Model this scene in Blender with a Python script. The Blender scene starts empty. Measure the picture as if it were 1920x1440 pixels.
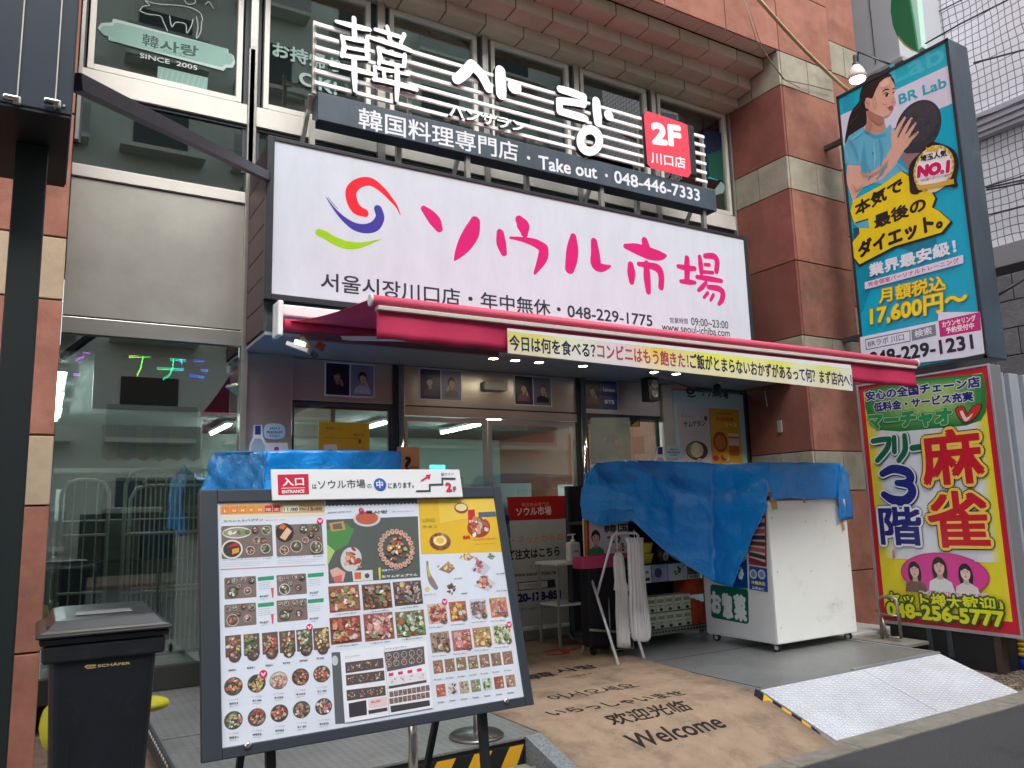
import bpy, math, random
from mathutils import Vector, Matrix
random.seed(7)
scn = bpy.context.scene
C = scn.collection
# ---------------------------------------------------------------- camera
F = 1476.157
YAW, PIT, ROL = 0.53987774, 0.15737075, -0.02805948
EYE = Vector((0, 0, 1.6))
cy, sy, cp, sp, cr, sr = math.cos(YAW), math.sin(YAW), math.cos(PIT), math.sin(PIT), math.cos(ROL), math.sin(ROL)
fw = Vector((sy*cp, cy*cp, sp)); rt0 = Vector((cy, -sy, 0)); up0 = rt0.cross(fw)
rt = cr*rt0 + sr*up0; up = -sr*rt0 + cr*up0
cam = bpy.data.cameras.new('camera'); cam.sensor_width = 36; cam.lens = F/1920*36; cam.clip_end = 500; cam.clip_start = .05
co = bpy.data.objects.new('camera', cam); C.objects.link(co); scn.camera = co
co.matrix_world = Matrix((( rt.x, up.x, -fw.x, EYE.x), (rt.y, up.y, -fw.y, EYE.y), (rt.z, up.z, -fw.z, EYE.z), (0, 0, 0, 1)))
# ---------------------------------------------------------------- world, sun, exposure
w = bpy.data.worlds.new('World'); scn.world = w; w.use_nodes = True
nt = w.node_tree; bg = nt.nodes['Background']
sky = nt.nodes.new('ShaderNodeTexSky'); sky.sky_type = 'NISHITA'; sky.sun_disc = False
sky.sun_elevation = math.radians(50); sky.sun_rotation = math.radians(186); sky.dust_density = 4; sky.air_density = 1.0; sky.ozone_density = 1
hs = nt.nodes.new('ShaderNodeHueSaturation'); hs.inputs['Saturation'].default_value = .3
nt.links.new(sky.outputs[0], hs.inputs['Color']); nt.links.new(hs.outputs[0], bg.inputs[0]); bg.inputs[1].default_value = 0.15
sl = bpy.data.lights.new('sun', 'SUN'); sl.energy = 1.35; sl.angle = math.radians(50); sl.color = (.985, .99, 1)
so = bpy.data.objects.new('sun', sl); C.objects.link(so)
_el, _az = math.radians(50), math.radians(186)
sd = Vector((math.sin(_az)*math.cos(_el), math.cos(_az)*math.cos(_el), math.sin(_el)))
so.rotation_euler = sd.to_track_quat('Z', 'Y').to_euler(); so.location = (0, -5, 20)
scn.view_settings.view_transform = 'Standard'; scn.view_settings.look = 'None'
scn.view_settings.exposure = 1.38; scn.view_settings.gamma = 1; scn.view_settings.use_curve_mapping = False

# ---------------------------------------------------------------- helpers
def ray(px, py):
    return rt*((px-960)/F) - up*((py-720)/F) + fw
def on(ax, c, px, py):
    d = ray(px, py); return EYE + d*((c-EYE[ax])/d[ax])
def PX(c, x, y): return on(0, c, x, y)
def PY(c, x, y): return on(1, c, x, y)
def PZ(c, x, y): return on(2, c, x, y)
def lin(c):
    r = []
    for v in c:
        v = v/255.0
        r.append(v/12.92 if v <= .04045 else ((v+.055)/1.055)**2.4)
    return tuple(r)
def wl(o):
    v = Vector((0, 0, 0))
    while o: v = v + o.location; o = o.parent
    return v
def tag(o, label=None, cat=None, group=None, kind=None):
    if label: o['label'] = label
    if cat: o['category'] = cat
    if group: o['group'] = group
    if kind: o['kind'] = kind
    return o
def thing(name, label, cat, loc=(0, 0, 0), group=None):
    o = bpy.data.objects.new(name, None); C.objects.link(o); o.location = loc; o.empty_display_size = .1
    return tag(o, label, cat, group)
class MB:
    def __init__(s): s.v = []; s.f = []; s.m = []; s.mats = []; s.cur = 0; s.sm = set()
    def use(s, mat):
        if mat not in s.mats: s.mats.append(mat)
        s.cur = s.mats.index(mat); return s
    def face(s, vs, pts=None):
        s.f.append(tuple(vs)); s.m.append(s.cur)
    def poly(s, pts):
        n = len(s.v); s.v += [tuple(p) for p in pts]; s.face(range(n, n+len(pts))); return s
    def hexa(s, p):      # 8 points: bottom 4 ccw from above, top 4
        n = len(s.v); s.v += [tuple(q) for q in p]
        for f in ((3, 2, 1, 0), (4, 5, 6, 7), (0, 1, 5, 4), (1, 2, 6, 5), (2, 3, 7, 6), (3, 0, 4, 7)): s.face([n+i for i in f])
        return s
    def box(s, x0, x1, y0, y1, z0, z1):
        return s.hexa([(x0, y0, z0), (x1, y0, z0), (x1, y1, z0), (x0, y1, z0), (x0, y0, z1), (x1, y0, z1), (x1, y1, z1), (x0, y1, z1)])
    def bar(s, a, b, w_, h_, upv=(0, 0, 1)):
        a = Vector(a); b = Vector(b); d = (b-a).normalized(); u = Vector(upv)
        if abs(d.dot(u)) > .99: u = Vector((1, 0, 0))
        sx = d.cross(u).normalized()*w_/2; sz = sx.cross(d).normalized()*h_/2
        return s.hexa([a-sx-sz, a+sx-sz, b+sx-sz, b-sx-sz, a-sx+sz, a+sx+sz, b+sx+sz, b-sx+sz])
    def tube(s, pts, r, n=10, cap=True, radii=None):
        pts = [Vector(p) for p in pts]; k0 = len(s.v); prev = None
        for i, p in enumerate(pts):
            d = (pts[min(i+1, len(pts)-1)]-pts[max(i-1, 0)]).normalized()
            if prev is None:
                u = Vector((0, 0, 1)) if abs(d.z) < .9 else Vector((1, 0, 0))
                u = (u - d*u.dot(d)).normalized()
            else: u = (prev - d*prev.dot(d)).normalized()
            prev = u; q = d.cross(u); rr = radii[i] if radii else r
            for j in range(n):
                a = 2*math.pi*j/n; s.v.append(tuple(p + u*math.cos(a)*rr + q*math.sin(a)*rr))
        for i in range(len(pts)-1):
            for j in range(n):
                a = k0+i*n+j; b = k0+i*n+(j+1) % n
                s.sm.add(len(s.f)); s.face((a, b, b+n, a+n))
        if cap:
            s.face([k0+j for j in range(n)][::-1]); e = k0+(len(pts)-1)*n; s.face([e+j for j in range(n)])
        return s
    def lathe(s, c, prof, n=20, axis=(0, 0, 1)):
        ax = Vector(axis).normalized(); u = ax.orthogonal().normalized(); q = ax.cross(u); c = Vector(c); k0 = len(s.v)
        for r, h in prof:
            for j in range(n):
                a = 2*math.pi*j/n; s.v.append(tuple(c+ax*h+u*math.cos(a)*r+q*math.sin(a)*r))
        for i in range(len(prof)-1):
            for j in range(n):
                a = k0+i*n+j; b = k0+i*n+(j+1) % n
                s.sm.add(len(s.f)); s.face((a, b, b+n, a+n))
        s.face([k0+j for j in range(n)][::-1]); e = k0+(len(prof)-1)*n; s.face([e+j for j in range(n)])
        return s
    def prism(s, poly, ext):
        n = len(s.v); k = len(poly); e = Vector(ext)
        s.v += [tuple(Vector(p)) for p in poly] + [tuple(Vector(p)+e) for p in poly]
        s.face(range(n, n+k)); s.face([n+k+i for i in range(k)][::-1])
        for i in range(k): s.face((n+i, n+k+i, n+k+(i+1) % k, n+(i+1) % k))
        return s
    def build(s, name, mat=None, parent=None, bevel=0, label=None, cat=None, group=None, kind=None, smooth=False, loc=None, seg=2):
        me = bpy.data.meshes.new(name); off = wl(parent) if parent else Vector((0, 0, 0))
        if loc is not None: off = off + Vector(loc)
        me.from_pydata([tuple(Vector(v)-off) for v in s.v], [], s.f)
        mats = s.mats if s.mats else [mat]
        for m_ in mats: me.materials.append(m_)
        if s.mats: me.polygons.foreach_set('material_index', s.m)
        if smooth: me.polygons.foreach_set('use_smooth', [True]*len(s.f))
        elif s.sm: me.polygons.foreach_set('use_smooth', [i in s.sm for i in range(len(s.f))])
        me.update()
        o = bpy.data.objects.new(name, me); C.objects.link(o)
        if parent: o.parent = parent
        if loc is not None: o.location = loc
        if bevel:
            b = o.modifiers.new('bevel', 'BEVEL'); b.width = bevel; b.segments = seg; b.limit_method = 'ANGLE'; b.angle_limit = .6
        return tag(o, label, cat, group, kind)
def inst(src, name, parent, loc):
    o = bpy.data.objects.new(name, src.data); C.objects.link(o); o.parent = parent; o.location = loc
    for md in src.modifiers:
        if md.type == 'BEVEL':
            b = o.modifiers.new('bevel', 'BEVEL'); b.width = md.width; b.segments = md.segments; b.limit_method = 'ANGLE'; b.angle_limit = .6
    return o
def bx(name, x0, x1, y0, y1, z0, z1, mat, parent=None, bevel=0, **k):
    return MB().box(x0, x1, y0, y1, z0, z1).build(name, mat, parent, bevel, **k)
def copy_tree(o, loc, label=None):
    c = o.copy(); C.objects.link(c); c.location = loc
    if label: c['label'] = label
    for ch in list(o.children):
        d = ch.copy(); C.objects.link(d); d.parent = c
        for g in list(ch.children):
            e = g.copy(); C.objects.link(e); e.parent = d
    return c
# ---------------------------------------------------------------- materials
MATS = {}
def M(name, rgb, rough=.5, metal=0.0, var=0.0, vs=3.0, bump=0.0, bs=30.0, emit=0.0, coat=0.0, dirt=None, stretch=(1, 1, 1), spec=.5, detail=6, rnd=0.0, alpha=1, trans=0, wave=0):
    if name in MATS: return MATS[name]
    m = bpy.data.materials.new(name); m.use_nodes = True; n = m.node_tree.nodes; l = m.node_tree.links
    b = n['Principled BSDF']; c = lin(rgb)
    b.inputs['Roughness'].default_value = rough; b.inputs['Metallic'].default_value = metal
    b.inputs['Specular IOR Level'].default_value = spec; b.inputs['Coat Weight'].default_value = coat
    b.inputs['Transmission Weight'].default_value = trans; b.inputs['Alpha'].default_value = alpha
    b.inputs['Base Color'].default_value = (*c, 1)
    if var or bump or dirt or rnd or wave:
        g = n.new('ShaderNodeNewGeometry'); mp = n.new('ShaderNodeMapping'); mp.inputs['Scale'].default_value = stretch
        l.new(g.outputs['Position'], mp.inputs['Vector'])
    if var or dirt or rnd:
        t = n.new('ShaderNodeTexNoise'); t.inputs['Scale'].default_value = vs; t.inputs['Detail'].default_value = detail; t.inputs['Roughness'].default_value = .65
        l.new(mp.outputs[0], t.inputs['Vector'])
        r = n.new('ShaderNodeValToRGB'); r.color_ramp.elements[0].position = .28; r.color_ramp.elements[1].position = .72
        d0 = tuple(x*(1-var) for x in c); d1 = tuple(min(1, x*(1+var)) for x in c)
        r.color_ramp.elements[0].color = (*d0, 1); r.color_ramp.elements[1].color = (*d1, 1)
        l.new(t.outputs['Fac'], r.inputs[0]); last = r.outputs[0]
        if rnd:
            oi = n.new('ShaderNodeObjectInfo'); mr = n.new('ShaderNodeMapRange'); mr.inputs['To Min'].default_value = 1-rnd; mr.inputs['To Max'].default_value = 1+rnd
            l.new(oi.outputs['Random'], mr.inputs['Value'])
            hv = n.new('ShaderNodeHueSaturation'); l.new(mr.outputs[0], hv.inputs['Value']); l.new(last, hv.inputs['Color']); last = hv.outputs[0]
        if dirt:
            t2 = n.new('ShaderNodeTexNoise'); t2.inputs['Scale'].default_value = dirt[1]; t2.inputs['Detail'].default_value = 8; t2.inputs['Roughness'].default_value = .7
            l.new(g.outputs['Position'], t2.inputs['Vector'])
            r2 = n.new('ShaderNodeValToRGB'); r2.color_ramp.elements[0].position = dirt[2]; r2.color_ramp.elements[1].position = min(1, dirt[2]+.18)
            l.new(t2.outputs['Fac'], r2.inputs[0]); mx = n.new('ShaderNodeMix'); mx.data_type = 'RGBA'
            sc_ = n.new('ShaderNodeMath'); sc_.operation = 'MULTIPLY'; sc_.inputs[1].default_value = dirt[3] if len(dirt) > 3 else .6
            l.new(r2.outputs[0], sc_.inputs[0]); l.new(sc_.outputs[0], mx.inputs[0]); l.new(last, mx.inputs[6]); mx.inputs[7].default_value = (*lin(dirt[0]), 1); last = mx.outputs[2]
        l.new(last, b.inputs['Base Color'])
    if bump:
        t = n.new('ShaderNodeTexNoise'); t.inputs['Scale'].default_value = bs; t.inputs['Detail'].default_value = 8; t.inputs['Roughness'].default_value = .6
        if wave: t.inputs['Distortion'].default_value = wave
        l.new(mp.outputs[0], t.inputs['Vector'])
        bp = n.new('ShaderNodeBump'); bp.inputs['Strength'].default_value = bump; bp.inputs['Distance'].default_value = .02
        l.new(t.outputs['Fac'], bp.inputs['Height']); l.new(bp.outputs[0], b.inputs['Normal'])
    if emit:
        b.inputs['Emission Color'].default_value = (*c, 1); b.inputs['Emission Strength'].default_value = emit
    MATS[name] = m; return m
def glassmat(name, tint, fac, rough=.01, refl=(1, 1, 1)):
    m = bpy.data.materials.new(name); m.use_nodes = True; n = m.node_tree.nodes; l = m.node_tree.links; n.clear()
    o = n.new('ShaderNodeOutputMaterial'); mx = n.new('ShaderNodeMixShader'); tr = n.new('ShaderNodeBsdfTransparent'); gl = n.new('ShaderNodeBsdfGlossy')
    gl.inputs['Roughness'].default_value = rough; gl.inputs['Color'].default_value = (*refl, 1); tr.inputs['Color'].default_value = (*tint, 1)
    fr = n.new('ShaderNodeFresnel'); fr.inputs['IOR'].default_value = 1.5; ad = n.new('ShaderNodeMath'); ad.operation = 'ADD'; ad.use_clamp = True; ad.inputs[1].default_value = fac
    l.new(fr.outputs[0], ad.inputs[0]); l.new(ad.outputs[0], mx.inputs[0]); l.new(tr.outputs[0], mx.inputs[1]); l.new(gl.outputs[0], mx.inputs[2]); l.new(mx.outputs[0], o.inputs[0])
    return m
def attrmat(name, rough=.35, spec=.5, bump=0, emit=0):
    m = bpy.data.materials.new(name); m.use_nodes = True; n = m.node_tree.nodes; l = m.node_tree.links; b = n['Principled BSDF']
    a = n.new('ShaderNodeAttribute'); a.attribute_name = 'Col'; g = n.new('ShaderNodeNewGeometry'); mp = n.new('ShaderNodeMapping'); mp.inputs['Scale'].default_value = (1, 1, .35); l.new(g.outputs['Position'], mp.inputs[0])
    t = n.new('ShaderNodeTexNoise'); t.inputs['Scale'].default_value = 5; t.inputs['Detail'].default_value = 9; t.inputs['Roughness'].default_value = .7; l.new(mp.outputs[0], t.inputs[0])
    mr = n.new('ShaderNodeMapRange'); mr.inputs['From Min'].default_value = .3; mr.inputs['From Max'].default_value = .75; mr.inputs['To Min'].default_value = 1.0; mr.inputs['To Max'].default_value = .86; l.new(t.outputs[0], mr.inputs[0])
    vs_ = n.new('ShaderNodeVectorMath'); vs_.operation = 'SCALE'; l.new(a.outputs['Color'], vs_.inputs[0]); l.new(mr.outputs[0], vs_.inputs['Scale']); l.new(vs_.outputs[0], b.inputs['Base Color'])
    b.inputs['Roughness'].default_value = rough; b.inputs['Specular IOR Level'].default_value = spec
    if emit:
        l.new(a.outputs['Color'], b.inputs['Emission Color']); b.inputs['Emission Strength'].default_value = emit
    if bump:
        t = n.new('ShaderNodeTexNoise'); t.inputs['Scale'].default_value = 6; bp = n.new('ShaderNodeBump'); bp.inputs['Strength'].default_value = bump; bp.inputs['Distance'].default_value = .02
        l.new(t.outputs['Fac'], bp.inputs['Height']); l.new(bp.outputs[0], b.inputs['Normal'])
    return m
PRINT = attrmat('print_gloss', .32); PRINTM = attrmat('print_matte', .7, .2); PRINTL = attrmat('print_vinyl', .25, .5, .15)
# red rough split stone, beige stone
def stone(name, a, b_, bumpv, bs, stretch, dirt=None, rnd=.1):
    m = bpy.data.materials.new(name); m.use_nodes = True; n = m.node_tree.nodes; l = m.node_tree.links; b = n['Principled BSDF']
    g = n.new('ShaderNodeNewGeometry'); oi = n.new('ShaderNodeObjectInfo')
    ad = n.new('ShaderNodeVectorMath'); ad.operation = 'ADD'; sc = n.new('ShaderNodeVectorMath'); sc.operation = 'SCALE'; sc.inputs['Scale'].default_value = 37
    cb = n.new('ShaderNodeCombineXYZ'); l.new(oi.outputs['Random'], cb.inputs[0]); l.new(oi.outputs['Random'], cb.inputs[2]); l.new(cb.outputs[0], sc.inputs[0])
    l.new(g.outputs['Position'], ad.inputs[0]); l.new(sc.outputs[0], ad.inputs[1])
    mp = n.new('ShaderNodeMapping'); mp.inputs['Scale'].default_value = stretch; l.new(ad.outputs[0], mp.inputs[0])
    t = n.new('ShaderNodeTexNoise'); t.inputs['Scale'].default_value = 2.2; t.inputs['Detail'].default_value = 9; t.inputs['Roughness'].default_value = .68; l.new(mp.outputs[0], t.inputs[0])
    r = n.new('ShaderNodeValToRGB'); r.color_ramp.elements[0].position = .3; r.color_ramp.elements[1].position = .7
    r.color_ramp.elements[0].color = (*lin(a), 1); r.color_ramp.elements[1].color = (*lin(b_), 1); l.new(t.outputs[0], r.inputs[0]); last = r.outputs[0]
    mr = n.new('ShaderNodeMapRange'); mr.inputs['To Min'].default_value = 1-rnd; mr.inputs['To Max'].default_value = 1+rnd; l.new(oi.outputs['Random'], mr.inputs[0])
    hv = n.new('ShaderNodeHueSaturation'); l.new(mr.outputs[0], hv.inputs['Value']); l.new(last, hv.inputs['Color']); last = hv.outputs[0]
    if dirt:
        t2 = n.new('ShaderNodeTexNoise'); t2.inputs['Scale'].default_value = dirt[1]; t2.inputs['Detail'].default_value = 9; t2.inputs['Roughness'].default_value = .72; l.new(g.outputs['Position'], t2.inputs[0])
        r2 = n.new('ShaderNodeValToRGB'); r2.color_ramp.elements[0].position = dirt[2]; r2.color_ramp.elements[1].position = dirt[2]+.16
        l.new(t2.outputs[0], r2.inputs[0]); mm = n.new('ShaderNodeMath'); mm.operation = 'MULTIPLY'; mm.inputs[1].default_value = dirt[3]; l.new(r2.outputs[0], mm.inputs[0])
        mx = n.new('ShaderNodeMix'); mx.data_type = 'RGBA'; l.new(mm.outputs[0], mx.inputs[0]); l.new(last, mx.inputs[6]); mx.inputs[7].default_value = (*lin(dirt[0]), 1); last = mx.outputs[2]
    vn = n.new('ShaderNodeTexNoise'); vn.noise_type = 'RIDGED_MULTIFRACTAL'; vn.inputs['Scale'].default_value = 1.1; vn.inputs['Detail'].default_value = 8; vn.inputs['Distortion'].default_value = .8; l.new(mp.outputs[0], vn.inputs[0])
    vr = n.new('ShaderNodeMapRange'); vr.inputs['From Min'].default_value = .9; vr.inputs['From Max'].default_value = 1.5; vr.inputs['To Max'].default_value = .4; l.new(vn.outputs[0], vr.inputs[0])
    vm = n.new('ShaderNodeMix'); vm.data_type = 'RGBA'; vm.blend_type = 'MULTIPLY'; vm.inputs[7].default_value = (.5, .45, .42, 1); l.new(vr.outputs[0], vm.inputs[0]); l.new(last, vm.inputs[6]); last = vm.outputs[2]
    l.new(last, b.inputs['Base Color']); b.inputs['Roughness'].default_value = .85; b.inputs['Specular IOR Level'].default_value = .25
    mp2 = n.new('ShaderNodeMapping'); mp2.inputs['Scale'].default_value = (stretch[0]*.8, stretch[1]*.8, stretch[2]*2); mp2.inputs['Rotation'].default_value = (.2, .35, 0); l.new(ad.outputs[0], mp2.inputs[0])
    t3 = n.new('ShaderNodeTexNoise'); t3.noise_type = 'RIDGED_MULTIFRACTAL'; t3.inputs['Scale'].default_value = bs; t3.inputs['Detail'].default_value = 7; t3.inputs['Distortion'].default_value = .5; l.new(mp2.outputs[0], t3.inputs[0])
    bp = n.new('ShaderNodeBump'); bp.inputs['Strength'].default_value = bumpv; bp.inputs['Distance'].default_value = .03; l.new(t3.outputs[0], bp.inputs['Height'])
    t4 = n.new('ShaderNodeTexNoise'); t4.inputs['Scale'].default_value = 60; t4.inputs['Detail'].default_value = 6; l.new(g.outputs['Position'], t4.inputs[0])
    b2 = n.new('ShaderNodeBump'); b2.inputs['Strength'].default_value = .35; b2.inputs['Distance'].default_value = .006; l.new(t4.outputs[0], b2.inputs['Height']); l.new(bp.outputs[0], b2.inputs['Normal'])
    l.new(b2.outputs[0], b.inputs['Normal']); MATS[name] = m; return m
RED = stone('red_split_stone', (122, 80, 68), (164, 112, 94), .6, 1.3, (1, 1, 1), dirt=((84, 76, 60), .9, .54, .65), rnd=.16)
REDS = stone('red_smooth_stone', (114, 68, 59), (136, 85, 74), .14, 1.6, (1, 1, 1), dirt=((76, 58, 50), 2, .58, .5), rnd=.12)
BEI = stone('beige_stone', (126, 121, 107), (164, 157, 139), .45, 1.8, (1, 1, 1), dirt=((112, 104, 84), 1.6, .56, .6))
BEI2 = stone('warm_beige_stone', (160, 140, 116), (186, 166, 140), .25, 1.8, (1, 1, 1), dirt=((160, 96, 74), 1.6, .6, .6))
TILE = stone('brown_glazed_tile', (180, 172, 152), (200, 192, 172), .03, 3, (1, 1, 1), rnd=.07)
JOINT = M('dark_joint', (30, 26, 24), .9)
STEEL = M('brushed_steel', (190, 186, 178), .28, .8, var=.08, vs=2, bump=.06, bs=4, stretch=(1, 1, 6))
def panel_steel():
    m = M('satin_steel_panel', (214, 210, 198), .28, .8, var=.16, vs=1.2, bump=.25, bs=.9, stretch=(1.2, 1, 1.4)); return m
SPANEL = panel_steel()
SBRITE = M('bright_steel_trim', (220, 216, 206), .38, .25, var=.05, vs=5)
CHROME = M('chrome', (225, 222, 218), .1, 1)
BLACK = M('black_painted_metal', (36, 41, 46), .42, 0, var=.12, vs=4)
BLACK2 = M('dark_grey_metal', (58, 64, 68), .5, 0, var=.1, vs=5)
GREYB = M('weathered_dark_grey_box', (62, 74, 84), .45, 0, var=.3, vs=3, dirt=((108, 112, 106), 4, .58, .5), stretch=(1, 1, .4))
WHITE = M('white_paint', (226, 226, 226), .45, 0, var=.03, vs=4)
WPLAS = M('white_acrylic', (232, 232, 240), .25)
LETW = M('white_letter_glow', (235, 238, 236), .3, emit=.12)  # faint emission added to the letter faces, which hold no lamp
ALU = M('anodised_aluminium', (186, 188, 192), .35, .7)
PLUM = M('plum_slat_paint', (70, 46, 50), .5, 0, var=.1, vs=6)
SOFF = M('soffit_grey', (142, 144, 148), .6, 0, var=.04)
REDFAB = M('awning_red_fabric', (192, 40, 84), .75, 0, var=.05, vs=8, bump=.1, bs=300)
PINKBAR = M('pink_bar_cover', (222, 84, 112), .6)
RUBBER = M('black_rubber', (26, 26, 28), .7)
GLASSU = glassmat('upper_glass', (.7, .76, .72), .16, .01, (.86, .95, .9))
GLASSL = glassmat('shop_glass', (.82, .92, .87), .10, .01, (.9, .95, .92))
GLASSV = glassmat('clear_sheet', (.9, .95, .98), .08, .05)
GLASSW = glassmat('left_window_glass', (.8, .86, .83), .2, .01, (.9, .98, .94))
DARKIN = M('dark_interior', (50, 54, 54), .9)

# ---------------------------------------------------------------- flat printing
_fc = bpy.data.curves.new('glyphs', 'FONT'); _fo = bpy.data.objects.new('glyphs', _fc); _cache = {}
def glyph(s, bold=0.0, res=3):
    k = (s, bold, res)
    if k not in _cache:
        _fc.body = s; _fc.offset = bold; _fc.resolution_u = res; _fc.extrude = 0
        me = _fo.to_mesh(); vs = [(v.co.x, v.co.y) for v in me.vertices]; fs = [tuple(p.vertices) for p in me.polygons]
        # make every face look towards +Z
        out = []
        for f in fs:
            a = 0
            for i in range(len(f)):
                x0, y0 = vs[f[i]]; x1, y1 = vs[f[(i+1) % len(f)]]; a += x0*y1-x1*y0
            out.append(f if a > 0 else f[::-1])
        _fo.to_mesh_clear()
        xs = [v[0] for v in vs]; ys = [v[1] for v in vs]
        _cache[k] = (vs, out, min(xs), max(xs), min(ys), max(ys))
    return _cache[k]
def crom(pts, n=6):
    out = []
    k = len(pts)
    for i in range(k-1):
        p0 = pts[max(i-1, 0)]; p1 = pts[i]; p2 = pts[i+1]; p3 = pts[min(i+2, k-1)]
        for j in range(n):
            t = j/n
            out.append(tuple(.5*((2*p1[a])+(-p0[a]+p2[a])*t+(2*p0[a]-5*p1[a]+4*p2[a]-p3[a])*t*t+(-p0[a]+3*p1[a]-3*p2[a]+p3[a])*t**3) for a in range(len(p1))))
    out.append(tuple(pts[-1])); return out
class Sheet:
    STEP = 0.00012
    def __init__(s, O, U=(1, 0, 0), V=(0, 0, 1)):
        s.O = Vector(O); s.U = Vector(U).normalized(); s.V = Vector(V).normalized(); s.N = s.U.cross(s.V); s.v = []; s.f = []; s.c = []; s.L = 1
    def P(s, px, py):
        d = ray(px, py); t = (s.O-EYE).dot(s.N)/d.dot(s.N); q = EYE+d*t-s.O; return (q.dot(s.U), q.dot(s.V))
    def W(s, u, v, L=None): return s.O+s.U*u+s.V*v+s.N*((s.L if L is None else L)*s.STEP)
    def nxt(s): s.L += 1
    def poly(s, uv, col, keep=False):
        a = sum(uv[i][0]*uv[(i+1) % len(uv)][1]-uv[(i+1) % len(uv)][0]*uv[i][1] for i in range(len(uv)))
        if a < 0: uv = uv[::-1]
        n = len(s.v); s.v += [s.W(*p) for p in uv]; s.f.append(tuple(range(n, n+len(uv)))); s.c.append(lin(col))
        if not keep: s.L += 1
    def ppx(s, pts, col, keep=False, smooth=0):
        if smooth: pts = crom(list(pts)+[pts[0]], smooth)[:-1]
        s.poly([s.P(*p) for p in pts], col, keep)
    def rect(s, u0, v0, u1, v1, col, keep=False): s.poly([(u0, v0), (u1, v0), (u1, v1), (u0, v1)], col, keep)
    def ell(s, u, v, ru, rv, col, n=20, rot=0, keep=False, a0=0, a1=6.2832):
        c_, s_ = math.cos(rot), math.sin(rot); pts = []
        for i in range(n):
            a = a0+(a1-a0)*i/(n if a1-a0 > 6.28 else n-1); x = ru*math.cos(a); y = rv*math.sin(a); pts.append((u+x*c_-y*s_, v+x*s_+y*c_))
        s.poly(pts, col, keep)
    def rrect(s, u0, v0, u1, v1, r, col, rot=0):
        pts = []
        for cx, cy_, a0 in ((u1-r, v0+r, -90), (u1-r, v1-r, 0), (u0+r, v1-r, 90), (u0+r, v0+r, 180)):
            for i in range(5):
                a = math.radians(a0+i*22.5); pts.append((cx+r*math.cos(a), cy_+r*math.sin(a)))
        s.poly(pts, col)
    def stroke(s, pts, col, keep=False, n=6, caps=True):    # pts: (u,v,halfwidth)
        p = crom(pts, n) if len(pts) > 2 else list(pts)
        if len(pts) == 2: p = [tuple(pts[0][a]+(pts[1][a]-pts[0][a])*t/4 for a in range(3)) for t in range(5)]
        L = []; R = []
        for i, q in enumerate(p):
            a = p[max(i-1, 0)]; b = p[min(i+1, len(p)-1)]; dx, dy = b[0]-a[0], b[1]-a[1]; m = math.hypot(dx, dy) or 1; nx, ny = -dy/m, dx/m; h = max(q[2], 1e-5)
            L.append((q[0]+nx*h, q[1]+ny*h)); R.append((q[0]-nx*h, q[1]-ny*h))
        def cap(q, d0, h):
            a0 = math.atan2(d0[1], d0[0]); return [(q[0]+h*math.cos(a0+t), q[1]+h*math.sin(a0+t)) for t in (math.pi/2*(1-k/3) for k in range(1, 6))]
        col_ = lin(col); b0 = len(s.v)
        s.v += [s.W(*q) for q in L]+[s.W(*q) for q in R]; k = len(L)
        for i in range(k-1): s.f.append((b0+k+i, b0+k+i+1, b0+i+1, b0+i)); s.c.append(col_)
        if caps:
            for q, q2, inv in ((p[-1], p[-2], 0), (p[0], p[1], 0)):
                d0 = (q[0]-q2[0], q[1]-q2[1]); h = q[2]; a0 = math.atan2(d0[1], d0[0])
                pts2 = [(q[0]+h*math.cos(a0+t), q[1]+h*math.sin(a0+t)) for t in (-math.pi/2+math.pi*k2/8 for k2 in range(9))]
                n0 = len(s.v); s.v += [s.W(*x) for x in pts2]; s.f.append(tuple(range(n0, n0+9))); s.c.append(col_)
        if not keep: s.L += 1
    def spx(s, pts, col, keep=False, n=6, caps=True):       # pixel strokes (x,y,halfwidth px)
        out = []
        for x, y, h in pts:
            a = s.P(x, y); b = s.P(x+h, y); c_ = s.P(x, y+h)
            out.append((a[0], a[1], (math.hypot(b[0]-a[0], b[1]-a[1])+math.hypot(c_[0]-a[0], c_[1]-a[1]))/2))
        s.stroke(out, col, keep, n, caps)
    def text(s, t, A, B, h, col, bold=0.012, ital=0, outl=None, keep=False, res=3, shift=(0, 0)):
        vs, fs, x0, x1, y0, y1 = glyph(t, 0.0, res)
        dx, dy = B[0]-A[0], B[1]-A[1]
        if bold > .004 and not (abs(shift[0])+abs(shift[1])):
            em = h/max(y1-y0, .3)*.9; rr_ = bold*em*1.35; nk = 8 if bold > .03 else 4
            if outl: s._outl(t, A, B, h, bold, ital, outl, res); outl = None
            for k in range(nk):
                a = 6.2832*(k+.5)/nk; s.text(t, (A[0]+rr_, A[1]+rr_), (B[0]-rr_, B[1]+rr_), h-2*rr_, col, 0, ital, None, True, res, (rr_*math.cos(a), rr_*math.sin(a))); s.L += .25
            if not keep: s.L += 1
            return
        if outl: s._outl(t, A, B, h, 0, ital, outl, res)
        n = len(s.v); ww = (x1-x0) or 1; hh = (y1-y0) or 1
        for x, y in vs:
            fx = (x-x0)/ww; fy = (y-y0)/hh; s.v.append(s.W(A[0]+dx*fx+ital*h*fy+shift[0], A[1]+dy*fx+h*fy+shift[1]))
        c_ = lin(col)
        for f in fs: s.f.append(tuple(n+i for i in f)); s.c.append(c_)
        if not keep: s.L += 1
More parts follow.
